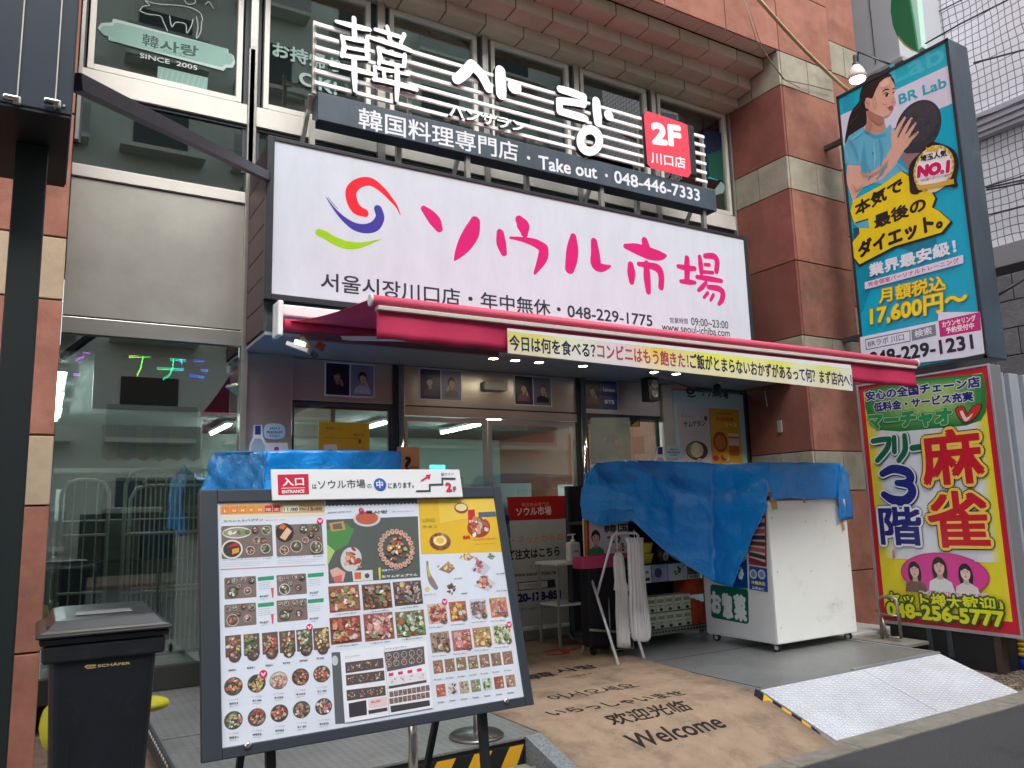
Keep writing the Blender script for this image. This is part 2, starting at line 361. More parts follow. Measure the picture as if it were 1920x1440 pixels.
    def _outl(s, t, A, B, h, bold, ital, outl, res):
        for ow, oc in (outl if isinstance(outl, list) else [outl]):
            x = glyph(t, 0.0, res); r = bold*h/max(x[5]-x[4], .3)*.9*1.35; q = ow+r; nk = 14
            for k in range(nk):
                a = k*6.2832/nk; s.text(t, (A[0]+r, A[1]+r), (B[0]-r, B[1]+r), h-2*r, oc, 0, ital, None, True, res, (q*math.cos(a), q*math.sin(a))); s.L += .25
            s.L += .5
    def tpx(s, t, a, b, hpx, col, **k):
        A = s.P(*a); B = s.P(*b); H = s.P(a[0], a[1]-hpx); s.text(t, A, B, math.hypot(H[0]-A[0], H[1]-A[1]), col, **k)
    def build(s, name, parent=None, mat=None, **k):
        me = bpy.data.meshes.new(name); off = wl(parent) if parent else Vector((0, 0, 0))
        me.from_pydata([tuple(v-off) for v in s.v], [], s.f); me.materials.append(mat or PRINT)
        at = me.color_attributes.new('Col', 'FLOAT_COLOR', 'CORNER'); buf = []
        for f, c_ in zip(s.f, s.c): buf += [c_[0], c_[1], c_[2], 1.0]*len(f)
        at.data.foreach_set('color', buf); me.update()
        o = bpy.data.objects.new(name, me); C.objects.link(o)
        if parent: o.parent = parent
        return tag(o, k.get('label'), k.get('cat'), k.get('group'), k.get('kind'))
# ================================================================ GROUND
ASPH = M('asphalt', (76, 76, 79), .85, var=.45, vs=90, bump=1, bs=160, dirt=((48, 48, 50), 1.1, .5, .7))
CONC = M('kerb_concrete', (128, 124, 114), .85, var=.2, vs=9, bump=.4, bs=50, dirt=((92, 86, 76), 3, .5, .6))
PAV = M('old_paving', (122, 102, 90), .9, var=.3, vs=7, bump=.5, bs=30, dirt=((84, 84, 60), 2.2, .5, .7))
bx('road', -25, 30, -6.5, 3.5, -.3, 0.0, ASPH, kind='structure')
bx('pavement', -25, 30, 3.72, 14, -.3, 0.0, PAV, kind='structure')
kr = thing('kerb', 'low grey concrete kerb strip between the asphalt and the shop front', 'kerb', (0, 3.6, 0))
k0 = None
for i in range(24):
    x = -4+i*.62
    if k0 is None: k0 = MB().box(0, .612, -.1, .12, -.2, .012).build('kerb_stone', CONC, None, .006); k0.parent = kr; k0.location = (x, 0, 0)
    else: inst(k0, 'kerb_stone', kr, (x, 0, 0))
# rough edge pavers right of the ramp
pv = thing('brick_paving', 'worn reddish brick paving right of the metal ramp by the black sign base', 'paving', (7.3, 4, 0))
p0 = None
BRK = M('paving_brick', (122, 98, 86), .9, var=.25, vs=12, bump=.4, bs=60, rnd=.25, dirt=((90, 92, 66), 4, .52, .6))
for i in range(14):
    for j in range(9):
        x = -.3+i*.205+(j % 2)*.1; y = -.2+j*.105
        if x+7.3 < 6.98: continue
        if p0 is None: p0 = MB().box(0, .196, 0, .096, -.02, .012).build('brick', BRK, None, .004); p0.parent = pv; p0.location = (x, y, 0)
        else: inst(p0, 'brick', pv, (x, y, random.uniform(-.004, .004)))
# small stones / litter
g = MB()
for i in range(420):
    x, y = random.uniform(7.05, 8.6), random.uniform(3.75, 4.1); r = random.uniform(.004, .012)
    g.box(x-r, x+r, y-r, y+r, .012, .012+r*1.4)
g.build('gravel', M('grit', (120, 112, 96), .9, var=.4, vs=50), kind='stuff')

# checker plate material
def checker(name, rgb, rough, metal, dirt=None, s=26):
    m = bpy.data.materials.new(name); m.use_nodes = True; n = m.node_tree.nodes; l = m.node_tree.links; b = n['Principled BSDF']
    g = n.new('ShaderNodeNewGeometry')
    t = n.new('ShaderNodeTexNoise'); t.inputs['Scale'].default_value = 2.2; t.inputs['Detail'].default_value = 9; t.inputs['Roughness'].default_value = .7; l.new(g.outputs['Position'], t.inputs[0])
    r = n.new('ShaderNodeValToRGB'); c = lin(rgb); r.color_ramp.elements[0].position = .3; r.color_ramp.elements[1].position = .7
    r.color_ramp.elements[0].color = (*[x*.78 for x in c], 1); r.color_ramp.elements[1].color = (*[min(1, x*1.12) for x in c], 1); l.new(t.outputs[0], r.inputs[0])
    hs_ = []
    for rot, ph in ((.785, 0), (-.785, 1)):
        mp = n.new('ShaderNodeMapping'); mp.inputs['Rotation'].default_value = (0, 0, rot); mp.inputs['Scale'].default_value = (s*.5, s*1.6, 1); l.new(g.outputs['Position'], mp.inputs[0])
        sp_ = n.new('ShaderNodeSeparateXYZ'); l.new(mp.outputs[0], sp_.inputs[0]); out = []
        for ax in (0, 1):
            fr = n.new('ShaderNodeMath'); fr.operation = 'PINGPONG'; fr.inputs[1].default_value = .5; l.new(sp_.outputs[ax], fr.inputs[0])
            gt = n.new('ShaderNodeMapRange'); gt.inputs['From Min'].default_value = .26; gt.inputs['From Max'].default_value = .36; l.new(fr.outputs[0], gt.inputs[0]); out.append(gt.outputs[0])
        mu = n.new('ShaderNodeMath'); mu.operation = 'MULTIPLY'; l.new(out[0], mu.inputs[0]); l.new(out[1], mu.inputs[1]); hs_.append(mu.outputs[0])
    mx = n.new('ShaderNodeMath'); mx.operation = 'MAXIMUM'; l.new(hs_[0], mx.inputs[0]); l.new(hs_[1], mx.inputs[1])
    bp = n.new('ShaderNodeBump'); bp.inputs['Strength'].default_value = 1; bp.inputs['Distance'].default_value = .012; l.new(mx.outputs[0], bp.inputs['Height']); l.new(bp.outputs[0], b.inputs['Normal'])
    hv = n.new('ShaderNodeMix'); hv.data_type = 'RGBA'; hv.blend_type = 'MULTIPLY'; hv.inputs[7].default_value = (1.7, 1.7, 1.7, 1); inv = n.new('ShaderNodeMath'); inv.operation = 'MULTIPLY'; inv.inputs[1].default_value = .8
    l.new(mx.outputs[0], inv.inputs[0]); l.new(inv.outputs[0], hv.inputs[0]); l.new(r.outputs[0], hv.inputs[6]); last = hv.outputs[2]
    if dirt:
        t2 = n.new('ShaderNodeTexNoise'); t2.inputs['Scale'].default_value = 1.3; t2.inputs['Detail'].default_value = 10; t2.inputs['Roughness'].default_value = .75; l.new(g.outputs['Position'], t2.inputs[0])
        r2 = n.new('ShaderNodeValToRGB'); r2.color_ramp.elements[0].position = .5; r2.color_ramp.elements[1].position = .72; l.new(t2.outputs[0], r2.inputs[0])
        m2 = n.new('ShaderNodeMath'); m2.operation = 'MULTIPLY'; m2.inputs[1].default_value = .5; l.new(r2.outputs[0], m2.inputs[0])
        mm = n.new('ShaderNodeMix'); mm.data_type = 'RGBA'; l.new(m2.outputs[0], mm.inputs[0]); l.new(last, mm.inputs[6]); mm.inputs[7].default_value = (*lin(dirt), 1); last = mm.outputs[2]
    l.new(last, b.inputs['Base Color']); b.inputs['Roughness'].default_value = rough; b.inputs['Metallic'].default_value = metal; return m
CPG = checker('checker_plate_grey', (136, 138, 137), .42, .45, (84, 80, 74))
CPW = checker('checker_plate_white', (206, 210, 218), .45, .15, (168, 168, 164))
pl = thing('metal_platform', 'grey checker plate platform in front of the shop doors', 'platform', (3.8, 5.9, 0))
bx('deck', .73, 6.93, 4.34, 7.28, .215, .23, CPG, pl, .002)
bx('frame', .76, 6.90, 4.36, 7.28, .0, .2125, M('platform_frame', (70, 70, 68), .7), pl)
bx('seam_strip', 4.70, 4.712, 4.36, 7.2, .2302, .2325, BLACK2, pl)
bx('seam_strip', .745, 6.92, 5.62, 5.63, .2302, .2318, BLACK2, pl)
for n_, a in enumerate(((5.75, 6.95, 4.335, 4.365), )): bx('edge_angle', a[0], a[1], a[2], a[3], .2302, .244, ALU, pl, .002)
bx('edge_angle', 6.915, 6.945, 4.375, 5.5, .2302, .244, ALU, pl, .002)
bx('edge_angle', .715, .732, 4.34, 7.2, .18, .236, BLACK2, pl, .002)
for i in range(26): bx('bolt', .708, .716, 4.4+i*.08, 4.42+i*.08, .2, .214, SBRITE, pl)
# white ramp (two plates)
rp = thing('white_ramp', 'pale checker plate ramp sloping down from the platform to the road on the right', 'ramp', (5.8, 4, 0))
for x0, x1 in ((4.66, 5.84), (5.845, 6.94)):
    MB().hexa([(x0, 3.70, -.0), (x1, 3.70, -.0), (x1, 4.333, .0), (x0, 4.333, .0), (x0, 3.70, .016), (x1, 3.70, .016), (x1, 4.333, .228), (x0, 4.333, .228)]).build('ramp_plate', CPW, rp)
# centre ramp under the mat
cr_ = thing('centre_ramp', 'rough grey ramp wedge under the left edge of the brown welcome mat', 'ramp', (3.7, 4, 0))
MB().hexa([(2.74, 3.70, 0), (4.655, 3.70, 0), (4.655, 4.333, 0), (2.74, 4.333, 0), (2.74, 3.70, .008), (4.655, 3.70, .008), (4.655, 4.333, .216), (2.74, 4.333, .216)]).build('ramp_body', CONC, cr_)

MB().hexa([(2.62, 3.55, 0), (2.735, 3.55, 0), (2.735, 4.333, 0), (2.62, 4.333, 0), (2.62, 3.55, .02), (2.735, 3.55, .02), (2.735, 4.333, .235), (2.62, 4.333, .235)]).build('side_rail', M('speckled_metal', (128, 134, 138), .6, .3, var=.5, vs=60), cr_)
# step with grating and hazard tape left of the mat
stp = thing('metal_step', 'small grey grating step below the hazard striped platform edge', 'step', (2.2, 4.1, 0))
bx('step_block', .95, 2.61, 3.82, 4.32, 0, .085, CONC, stp, .006)
gm = MB()
for i in range(40): gm.box(.97+i*.04, .985+i*.04, 3.84, 4.18, .086, .1)
gm.box(.96, 2.6, 3.835, 3.845, .086, .103); gm.box(.96, 2.6, 4.18, 4.19, .086, .103)
gm.build('grating', M('grating_grey', (150, 152, 152), .5, .4), stp)
HY = (214, 160, 40); HK = (30, 32, 30)
def hazard(name, O, U, V, L, H, parent, label=None, cat=None, slant=.6, step=.12, rough_edge=0):
    s = Sheet(O, U, V); k = 0; x = -H*slant
    while x < L:
        a = [(x, 0), (x+step, 0), (x+step+H*slant, H), (x+H*slant, H)]
        a = [(min(max(p[0], 0), L), p[1]) for p in a]
        if rough_edge: a = [(p[0], p[1]+random.uniform(-rough_edge, rough_edge)) for p in a]
        s.poly(a, HY if k % 2 else HK, keep=True); x += step; k += 1
    return s.build(name, parent, mat=PRINTM, label=label, cat=cat)
hazard('hazard_tape', (.95, 4.334, .03), (1, 0, 0), (0, 0, 1), 1.66, .16, None, 'yellow and black hazard tape on the platform front edge left of the mat', 'hazard tape')
nrm = Vector((0, .633, .212)).normalized()
hazard('hazard_tape', (4.63, 3.72, .026), nrm, (-1, 0, 0), .67, .085, None, 'worn hazard tape along the right side of the welcome mat on the ramp', 'hazard tape', slant=-.9, step=.085, rough_edge=.01)
hazard('hazard_tape', (4.61, 4.345, .2352), (0, 1, 0), (-1, 0, 0), .42, .06, None, 'faded hazard tape stub on the flat platform beside the welcome mat', 'hazard tape', slant=-.9, step=.085, rough_edge=.01)

# welcome mat: real thin sheet over ramp and platform
MATB = M('mat_brown', (164, 142, 120), .92, var=.14, vs=7, bump=.6, bs=220, dirt=((108, 94, 80), 3.4, .48, .6), spec=.2)
wm = thing('welcome_mat', 'brown entrance mat with welcome printed in four languages, running down from the door', 'mat', (3.7, 5.5, .23))
def matx(y, side):
    return (2.74-.02*(y-4.3)) if side < 0 else (4.60+.10*(y-4.3)*(1 if y > 4.3 else .3))
def matz(y): return .2345 if y > 4.36 else (.0155+(y-3.66)*(.2345-.0155)/.70)
ys = [3.63, 3.66, 3.8, 3.95, 4.1, 4.25, 4.34, 4.38, 4.7, 5.2, 5.8, 6.4, 7.25]; top = MB(); n_ = len(ys)
for y in ys:
    for k in range(9):
        x = matx(y, -1)+(matx(y, 1)-matx(y, -1))*k/8; top.v.append((x, y, matz(y)+.0025))
for i in range(n_-1):
    for k in range(8): a = i*9+k; top.face((a, a+1, a+10, a+9))
mo = top.build('mat_sheet', MATB, wm, smooth=True); sd_ = mo.modifiers.new('solid', 'SOLIDIFY'); sd_.thickness = .005; sd_.offset = -1
# border line
INK = (40, 34, 32)
ms = Sheet((0, 0, .2375), (1, 0, 0), (0, 1, 0)); ms.L = 4
def mt(s, t, x0, y0, x1, y1, h, col=INK, bold=.02): s.text(t, s.P(x0, y0), s.P(x1, y1), h, col, bold=bold)
# texts on the flat part
mt(ms, '韓', 1000, 1275, 1050, 1266, .20); mt(ms, '사랑', 1052, 1263, 1128, 1251, .17, bold=.03); mt(ms, 'ハンサラン', 1062, 1272, 1112, 1263, .035)
ms.spx([(1025, 1222, 2), (1052, 1218, 3), (1060, 1226, 2), (1030, 1228, 2)], (168, 66, 62)); ms.spx([(1070, 1219, 2), (1090, 1214, 2)], (168, 66, 62))
ms.build('lettering', wm, mat=PRINTM); ms = Sheet((0, 0, .2375), (1, 0, 0), (0, 1, 0)); ms.L = 4
mt(ms, '어서오세요', 1043, 1314, 1204, 1288, .17, bold=.012); ms.build('lettering', wm, mat=PRINTM); ms = Sheet((0, 0, .2375), (1, 0, 0), (0, 1, 0)); ms.L = 4
mt(ms, 'いらっしゃいませ', 1040, 1343, 1294, 1302, .15)
ms.build('lettering', wm, mat=PRINTM)
rs = Sheet((0, 3.66, matz(3.66)+.0028), (1, 0, 0), (0, .70, .219)); rs.L = 5
mt(rs, '欢迎光临', 1152, 1362, 1302, 1331, .14, bold=.02); rs.build('lettering', wm, mat=PRINTM); rs = Sheet((0, 3.66, matz(3.66)+.0028), (1, 0, 0), (0, .70, .219)); rs.L = 5; mt(rs, 'Welcome', 1196, 1406, 1366, 1363, .16, bold=.016)
rs.build('lettering', wm, mat=PRINTM)

# ================================================================ PILLARS, LINTEL
COURSES = [(0.0, .75, 'r'), (.75, 1.71, 'r'), (1.71, 2.19, 'b'), (2.19, 3.15, 'r'), (3.15, 3.61, 'b'), (3.61, 4.565, 'r'), (4.565, 5.508, 'r'), (5.508, 5.95, 'b'), (5.95, 6.92, 'r'), (6.92, 7.40, 'b'), (7.40, 8.36, 'r'), (8.36, 9.3, 'r')]
J = .006
def facing(parent, x0, x1, y0, z0, z1, kind, split=2, th=.04):
    n = split if kind == 'b' else 1; m_ = BEI if kind == 'b' else RED
    for i in range(n):
        a = x0+(x1-x0)*i/n; b = x0+(x1-x0)*(i+1)/n; pr = random.uniform(0, .004)
        bx('stone_block', a+J, b-J, y0-pr, y0+th, z0+J, z1-J, m_, parent, .005)
rp_ = thing('stone_pillar', 'tall red sandstone pillar with beige stone bands at the right of the shopfront', 'pillar', (8.5, 6.7, 0))
bx('core', 7.935, 9.63, 6.305, 8.2, -.01, 9.3, JOINT, rp_)
for z0, z1, k in COURSES:
    facing(rp_, 7.958, 9.01, 6.27, z0, z1, k)
    n = 2 if k == 'b' else 1
    for i in range(n):
        a = 6.272+.95*i/n; b = 6.272+.95*(i+1)/n
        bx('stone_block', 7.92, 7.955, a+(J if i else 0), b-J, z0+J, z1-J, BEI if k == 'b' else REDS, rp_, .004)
for z0, z1, k in [(z0+.48, z1+.48, k) for z0, z1, k in COURSES]:
    if z1 > 9.3: continue
    facing(rp_, 9.02, 9.63, 6.285, z0, z1, k)
lp_ = thing('stone_pillar', 'red and beige stone pillar at the left edge of the shopfront behind the black pole', 'pillar', (-.5, 6.7, 0))
bx('core', -1.9, .04, 6.305, 8.2, -.01, 9.3, JOINT, lp_)
for z0, z1, k in COURSES:
    m_ = BEI2 if k == 'b' else RED
    bx('stone_block', -.5+J, .062, 6.27, 6.31, z0+J, z1-J, m_, lp_, .006); bx('stone_block', -1.1+J, -.5-J, 6.27, 6.31, z0+J, z1-J, m_, lp_, .006)
    bx('stone_block', .042, .06, 6.315, 7.15, z0+J, z1-J, m_, lp_, .004)
ln = thing('stone_lintel', 'red sandstone wall above the stepped brown soffit', 'wall', (4, 6.7, 7.4))
bx('core', .05, 7.93, 6.31, 8.2, 7.42, 9.3, JOINT, ln)
for r_, (z0, z1) in enumerate(((7.40, 8.36), (8.36, 9.3))):
    x = -1.0+.5*r_
    while x < 7.95:
        a, b = max(x, .07), min(x+1.0, 7.955)
        if b > a+.02: bx('stone_block', a+J, b-J, 6.27-random.uniform(0, .004), 6.31, z0+J, z1-J, RED, ln, .005)
        x += 1.0
ww_ = thing('stone_wall', 'red stone wall of the upper storeys over the whole shopfront', 'wall', (4, 7, 9.3))
bx('wall_body', -6, 9.63, 6.3, 14, 9.32, 14, M('red_wall_far', (150, 92, 74), .9, var=.1, vs=2), ww_)
bx('wall_body', -6, -1.91, 6.3, 14, 0, 9.3, M('red_wall_far', (150, 92, 74)), ww_)
bx('wall_body', 8.05, 9.62, 8.21, 14, 0, 9.3, M('red_wall_far', (150, 92, 74)), ww_)
# stepped soffit
sf = thing('stepped_soffit', 'brown tiled soffit stepping down in inverted stairs over the upper windows', 'soffit', (4, 6.7, 7))
steps = [(7.20, 6.97, 6.93, 7.07), (6.97, 6.73, 7.07, 7.24), (6.73, 6.50, 7.24, 7.40), (6.50, 6.285, 7.40, 7.41)]
bx('backing', .06, 7.93, 7.0, 7.9, 6.98, 7.41, JOINT, sf); bx('backing', .06, 7.93, 6.76, 7.0, 7.12, 7.41, JOINT, sf); bx('backing', .06, 7.93, 6.53, 6.76, 7.29, 7.41, JOINT, sf)
tw = .4925
for i, (yb, yf, zb, zt) in enumerate(steps):
    x = 7.915; off = (i % 2)*tw/2; x1 = 7.915
    first = True
    while x1 > .1:
        x0 = x1-(tw if not first else (tw-off)); first = False
        x0 = max(x0, .07)
        if i < 3:
            MB().hexa([(x0+.008, yf+.003, zb), (x1-.008, yf+.003, zb), (x1-.008, yb+.012, zb-.012), (x0+.008, yb+.012, zb-.012), (x0+.008, yf+.003, zt-.012), (x1-.008, yf+.003, zt-.012), (x1-.008, yf+.03, zt-.012), (x0+.008, yf+.03, zt-.012)]).build('soffit_tile', TILE, sf, .004)
        else: bx('soffit_tile', x0+.005, x1-.005, yf, yb-.004, zb, zb+.02, TILE, sf, .003)
        x1 = x0

# ================================================================ CURTAIN WALL
cw = thing('curtain_wall', 'steel framed window wall with glass and satin steel panels behind the signs', 'window wall', (4, 7.2, 3))
Y0 = 7.2
ups = [(.19, 1.37), (1.67, 2.65), (2.96, 3.91), (4.19, 5.17), (5.44, 6.39), (6.67, 7.81)]
zt, zb_ = 6.85, 5.49
for (a, b) in ups:
    fr = MB().use(SBRITE)
    for bb in ((a-.05, a, zb_-.05, zt+.05), (b, b+.05, zb_-.05, zt+.05)): fr.box(bb[0], bb[1], Y0-.03, Y0+.05, bb[2], bb[3])
    fr.box(a, b, Y0-.03, Y0+.05, zb_-.055, zb_); fr.box(a, b, Y0-.03, Y0+.05, zt, zt+.055)
    wf = fr.build('window_frame', None, cw, .004)
    bx('pane', a, b, Y0+.01, Y0+.02, zb_, zt, GLASSU, wf)
cols = [(.06, .13), (1.44, 1.60), (2.71, 2.90), (3.97, 4.13), (5.23, 5.39), (6.45, 6.61), (7.87, 7.93)]
for (a, b) in cols:
    w2 = b-a
    MB().use(BLACK2).box(a+.002, b-.002, Y0+.0, Y0+.04, 4.76, 6.92).use(STEEL).box(a+w2*.28, b-w2*.28, Y0-.06, Y0-.002, 4.76, 6.92).build('mullion', None, cw, .003)
bx('head_rail', .06, 7.93, Y0-.02, Y0+.06, 6.905, 6.955, STEEL, cw)
segs = [(.075, 1.475), (1.535, 2.78), (2.83, 4.03), (4.08, 5.29), (5.34, 6.51), (6.56, 7.92)]
for a, b in segs:
    bx('transom', a, b, Y0-.035, Y0+.04, 5.235, 5.43, SBRITE, cw, .003)
    bx('gasket', a, b, Y0-.01, Y0+.04, 5.2, 5.23, BLACK, cw)
    bx('pane', a, b, Y0+.012, Y0+.02, 4.56, 5.2, GLASSU, cw)
    bx('transom', a, b, Y0-.035, Y0+.04, 4.455, 4.56, SBRITE, cw, .003)
for a, b in ((.075, 1.475), ):
    bx('steel_panel', a, b, Y0-.012, Y0+.02, 3.262, 4.445, SPANEL, cw, .004)
    bx('gasket', a, b, Y0+.0, Y0+.03, 3.246, 3.262, BLACK, cw); bx('gasket', a, b, Y0, Y0+.03, 4.445, 4.455, BLACK, cw)
    bx('transom', a, b, Y0-.03, Y0+.04, 3.11, 3.245, STEEL, cw, .003)
bx('steel_post', 1.476, 1.534, Y0-.06, Y0+.04, .235, 6.0, STEEL, cw, .004)
bx('steel_panel', 1.6, 7.92, Y0+.03, Y0+.05, 3.1, 4.45, DARKIN, cw)
# left shop window
lw = thing('shop_window', 'large storefront window left of the shop with a light board and cages behind it', 'window', (.8, 7.2, .3))
bx('pane', .075, 1.475, Y0+.01, Y0+.02, .42, 3.11, GLASSW, lw); bx('sill', .065, 1.475, Y0-.02, Y0+.06, .235, .42, M('dark_sill', (46, 46, 44), .5), lw, .003)
# window stickers on the upper-left pane
st = Sheet((0, Y0+.002, 0)); MINT = (150, 188, 176)
pts = [(183, 52), (190, 43), (210, 42), (212, 35), (222, 37), (428, 92), (429, 101), (438, 104), (441, 118), (436, 127), (424, 127), (419, 133), (412, 131), (204, 75), (203, 66), (192, 63)]
st.ppx(pts, (196, 214, 206)); cxp, cyp = 312, 84
st.ppx([(cxp+(x-cxp)*.975, cyp+(y-cyp)*.86) for x, y in pts], MINT)
st.tpx('韓', (266, 85), (297, 93), 24, (84, 98, 94), bold=.012); st.tpx('사랑', (299, 95), (372, 108), 22, (84, 98, 94), bold=.03); st.tpx('ハンサラン', (306, 98), (350, 108), 7, (110, 126, 120))
st.tpx('SINCE  2005', (262, 108), (370, 132), 9, (206, 216, 210), bold=.015)
st.ppx([(296, 124), (390, 146), (388, 170), (295, 146)], (140, 172, 162))
for k in range(9): st.spx([(300+k*10, 148+k*2.3, .7), (306+k*10, 128+k*2.3, .7)], (160, 190, 180))
LG = (186, 200, 194)
for s_ in ([(262, 20), (275, 26), (300, 30), (306, 40), (314, 58)], [(262, 20), (268, 12), (280, 10), (272, 2), (284, 5), (300, 8), (330, 10), (355, 14), (375, 24), (380, 38)], [(318, 30), (322, 50), (330, 42), (348, 46), (350, 62), (358, 50), (362, 36)], [(368, 32), (371, 50), (368, 72), (376, 60), (378, 40)], [(345, 0), (352, 8), (365, 6), (366, -4)], [(385, 8), (392, 4), (400, 16)]):
    st.spx([(x, y, .9) for x, y in s_], LG)
st.tpx('お持帰り', (510, 106), (640, 140), 30, (160, 184, 176), bold=.03); st.tpx('OK!', (560, 158), (632, 180), 26, (160, 184, 176), bold=.03)
st.build('window_sticker', None, mat=PRINTM, label='mint green emblem with a pig outline on the upper left window pane', cat='window sticker')
s2 = Sheet((0, Y0+.002, 0))
s2.ppx([(1318, 350), (1340, 356), (1352, 340), (1360, 350), (1356, 362), (1340, 366), (1318, 360)], (138, 160, 152)); s2.ppx([(1232, 208), (1268, 216), (1268, 226), (1234, 218)], (140, 160, 176))
for k in range(14): s2.ppx([(1320+random.uniform(0, 30)+a, 270+random.uniform(0, 70)+b) for a, b in ((0, 0), (4, 1), (3, 5))], random.choice([(30, 130, 80), (60, 60, 140), (40, 150, 150)]))
s2.ppx([(1318, 240), (1352, 250), (1356, 340), (1326, 330)], (24, 36, 62)); s2.ppx([(1326, 290), (1354, 280), (1356, 340), (1330, 330)], (24, 78, 62))
s2.build('window_sticker', None, mat=PRINTM, label='dark blue and green poster inside the rightmost upper window', cat='window sticker')

# upper floor interior (dim room)
ui = thing('upper_room', 'dim grey restaurant interior behind the upper windows', 'room', (4, 8, 4.4))
RM = M('dim_room', (140, 146, 142), .9)
bx('back_wall', .0, 8.0, 10.2, 10.3, 4.5, 6.95, RM, ui); bx('side_wall', -.1, .04, 7.3, 10.3, 4.5, 6.95, RM, ui); bx('side_wall', 7.95, 8.05, 7.3, 10.3, 4.5, 6.95, RM, ui)
bx('ceiling', 0, 8, 7.26, 10.3, 6.97, 7.0, RM, ui); bx('floor', 0, 8, 7.26, 10.3, 4.40, 4.45, M('room_floor', (90, 80, 70), .8), ui)
for k in range(6): bx('blind', ups[k][0]+.02, ups[k][0]+.3+.1*(k % 3), 7.36, 7.38, zb_-.2, zt, M('blind_grey', (118, 122, 118), .9), ui)
for k in range(4): bx('table_board', 1+k*1.8, 1.7+k*1.8, 7.6, 8.4, 5.1, 5.16, M('wood_dark', (90, 66, 48), .6), ui)

# opposite side of the street (mirrored in the panes)
OB = M('opposite_render', (196, 204, 196), .8, var=.08, vs=1); OBW = M('opposite_window', (50, 58, 60), .2)
ob = thing('apartment_building', 'grey rendered building across the street, seen only as a reflection in the panes', 'building', (4, -13, 0))
bx('wall', -16, 28, -16, -13, 0, 23, OB, ob)
for fl in range(7):
    for k in range(10):
        x = -12+k*3.5
        wo = bx('window', x, x+1.7, -12.99, -12.95, 1.2+fl*3.2, 2.9+fl*3.2, OBW, ob)
        if (k+fl) % 2: bx('balcony_rail', x-.4, x+2.2, -12.3, -12.25, .9+fl*3.2, 1.9+fl*3.2, M('rail_grey', (150, 156, 152), .6), ob)
        bx('balcony_slab', x-.4, x+2.2, -12.95, -12.25, .75+fl*3.2, .89+fl*3.2, OB, ob)
bx('far_pavement', -25, 30, -18, -6.5, -.3, .1, PAV, kind='structure')
# ================================================================ GROUND FLOOR FRONT
Y1 = 7.3
gf = thing('shopfront', 'steel clad shopfront with header panels, posts and side windows under the main sign', 'shopfront', (4.5, 7.3, .23))
bx('steel_pier', 1.54, 1.96, Y1-.08, Y1+.1, .235, 3.07, STEEL, gf, .01)
for a, b in ((1.965, 2.98), (3.1, 5.22), (5.33, 6.48)): bx('header_panel', a, b, Y1-.01, Y1+.04, 2.665, 3.065, STEEL, gf, .003)
bx('light_leak_fill', 1.96, 6.65, Y1+.045, Y1+.065, 2.6, 3.12, DARKIN, gf)  # added fill, stops shop light leaking through the gap over the header
bx('added_dark_strip', .075, 1.475, 7.26, 7.32, 2.985, 3.12, DARKIN, gf)  # dark strip added behind the glass, hides the lit ceiling edge
bx('header_seam', 1.965, 6.48, Y1, Y1+.04, 2.652, 2.663, BLACK, gf)
for x in (3.045, 5.275): MB().tube([(x, Y1-.06, .232), (x, Y1-.06, 3.06)], .035, 16).build('chrome_post', CHROME, gf)
for x in (2.99, 5.235): bx('post_backing', x-.02, x+.09, Y1-.01, Y1+.05, .235, 3.06, BLACK2, gf)
bx('rail', 3.1, 5.22, Y1-.02, Y1+.04, 2.56, 2.65, STEEL, gf, .004)
bx('steel_pier', 6.49, 6.645, Y1-.05, Y1+.06, .235, 3.06, M('beige_steel', (196, 190, 178), .35, .5, var=.08, vs=2), gf, .004)
def framed(name, a, b, z0, z1, fr=.035, parent=gf, mat=STEEL, gl=GLASSL, y=Y1):
    f = MB(); f.box(a, a+fr, y, y+.04, z0, z1); f.box(b-fr, b, y, y+.04, z0, z1); f.box(a+fr, b-fr, y, y+.04, z1-fr, z1); f.box(a+fr, b-fr, y, y+.04, z0, z0+fr*2)
    o = f.build(name, mat, parent, .003); bx('pane', a+fr, b-fr, y+.015, y+.022, z0+fr*2, z1-fr, gl, o); return o
framed('side_window', 1.97, 2.965, .24, 2.65, .03, mat=BLACK2); framed('side_window', 5.35, 6.45, .24, 2.65, .03, mat=BLACK2)
for a, b, lb in ((3.1, 4.06, 'left sliding glass door leaf at the entrance'), (4.07, 5.21, 'right sliding glass door leaf at the entrance')):
    d = thing('sliding_door', lb, 'door', ((a+b)/2, Y1, .235)); framed('door_frame', a, b, .24, 2.55, .045, d, STEEL, GLASSL, Y1+.01)
bx('threshold', 3.1, 5.2, 7.285, 7.34, .215, .238, STEEL, gf)
bx('soffit_panel', 1.515, 7.93, 6.46, 7.3, 3.07, 3.1, SOFF, gf)
EM = M('lamp_glow', (255, 240, 205), .5, emit=30); TUBE = M('tube_glow', (236, 250, 255), .5, emit=40)
for i, x in enumerate((3.75, 4.0, 4.28, 4.83, 5.80, 6.13)):
    t = thing('downlight', ['first', 'second', 'third', 'fourth', 'fifth', 'sixth'][i]+' round recessed downlight from the left in the soffit over the doors', 'downlight', (x, 6.6, 3.07), 'downlights in the shop soffit')
    MB().lathe((x, 6.6, 3.058), [(.058, .011), (.058, 0), (.046, 0), (.046, .008)], 20).build('ring', WHITE, t); MB().lathe((x, 6.6, 3.0605), [(.044, 0), (.044, .003)], 20).build('lens', EM, t)
bx('sensor', 3.99, 4.28, Y1-.07, Y1-.012, 2.86, 2.95, M('sensor_grey', (168, 166, 164), .4), None, .01, label='small grey door sensor on the steel header above the sliding doors', cat='door sensor')
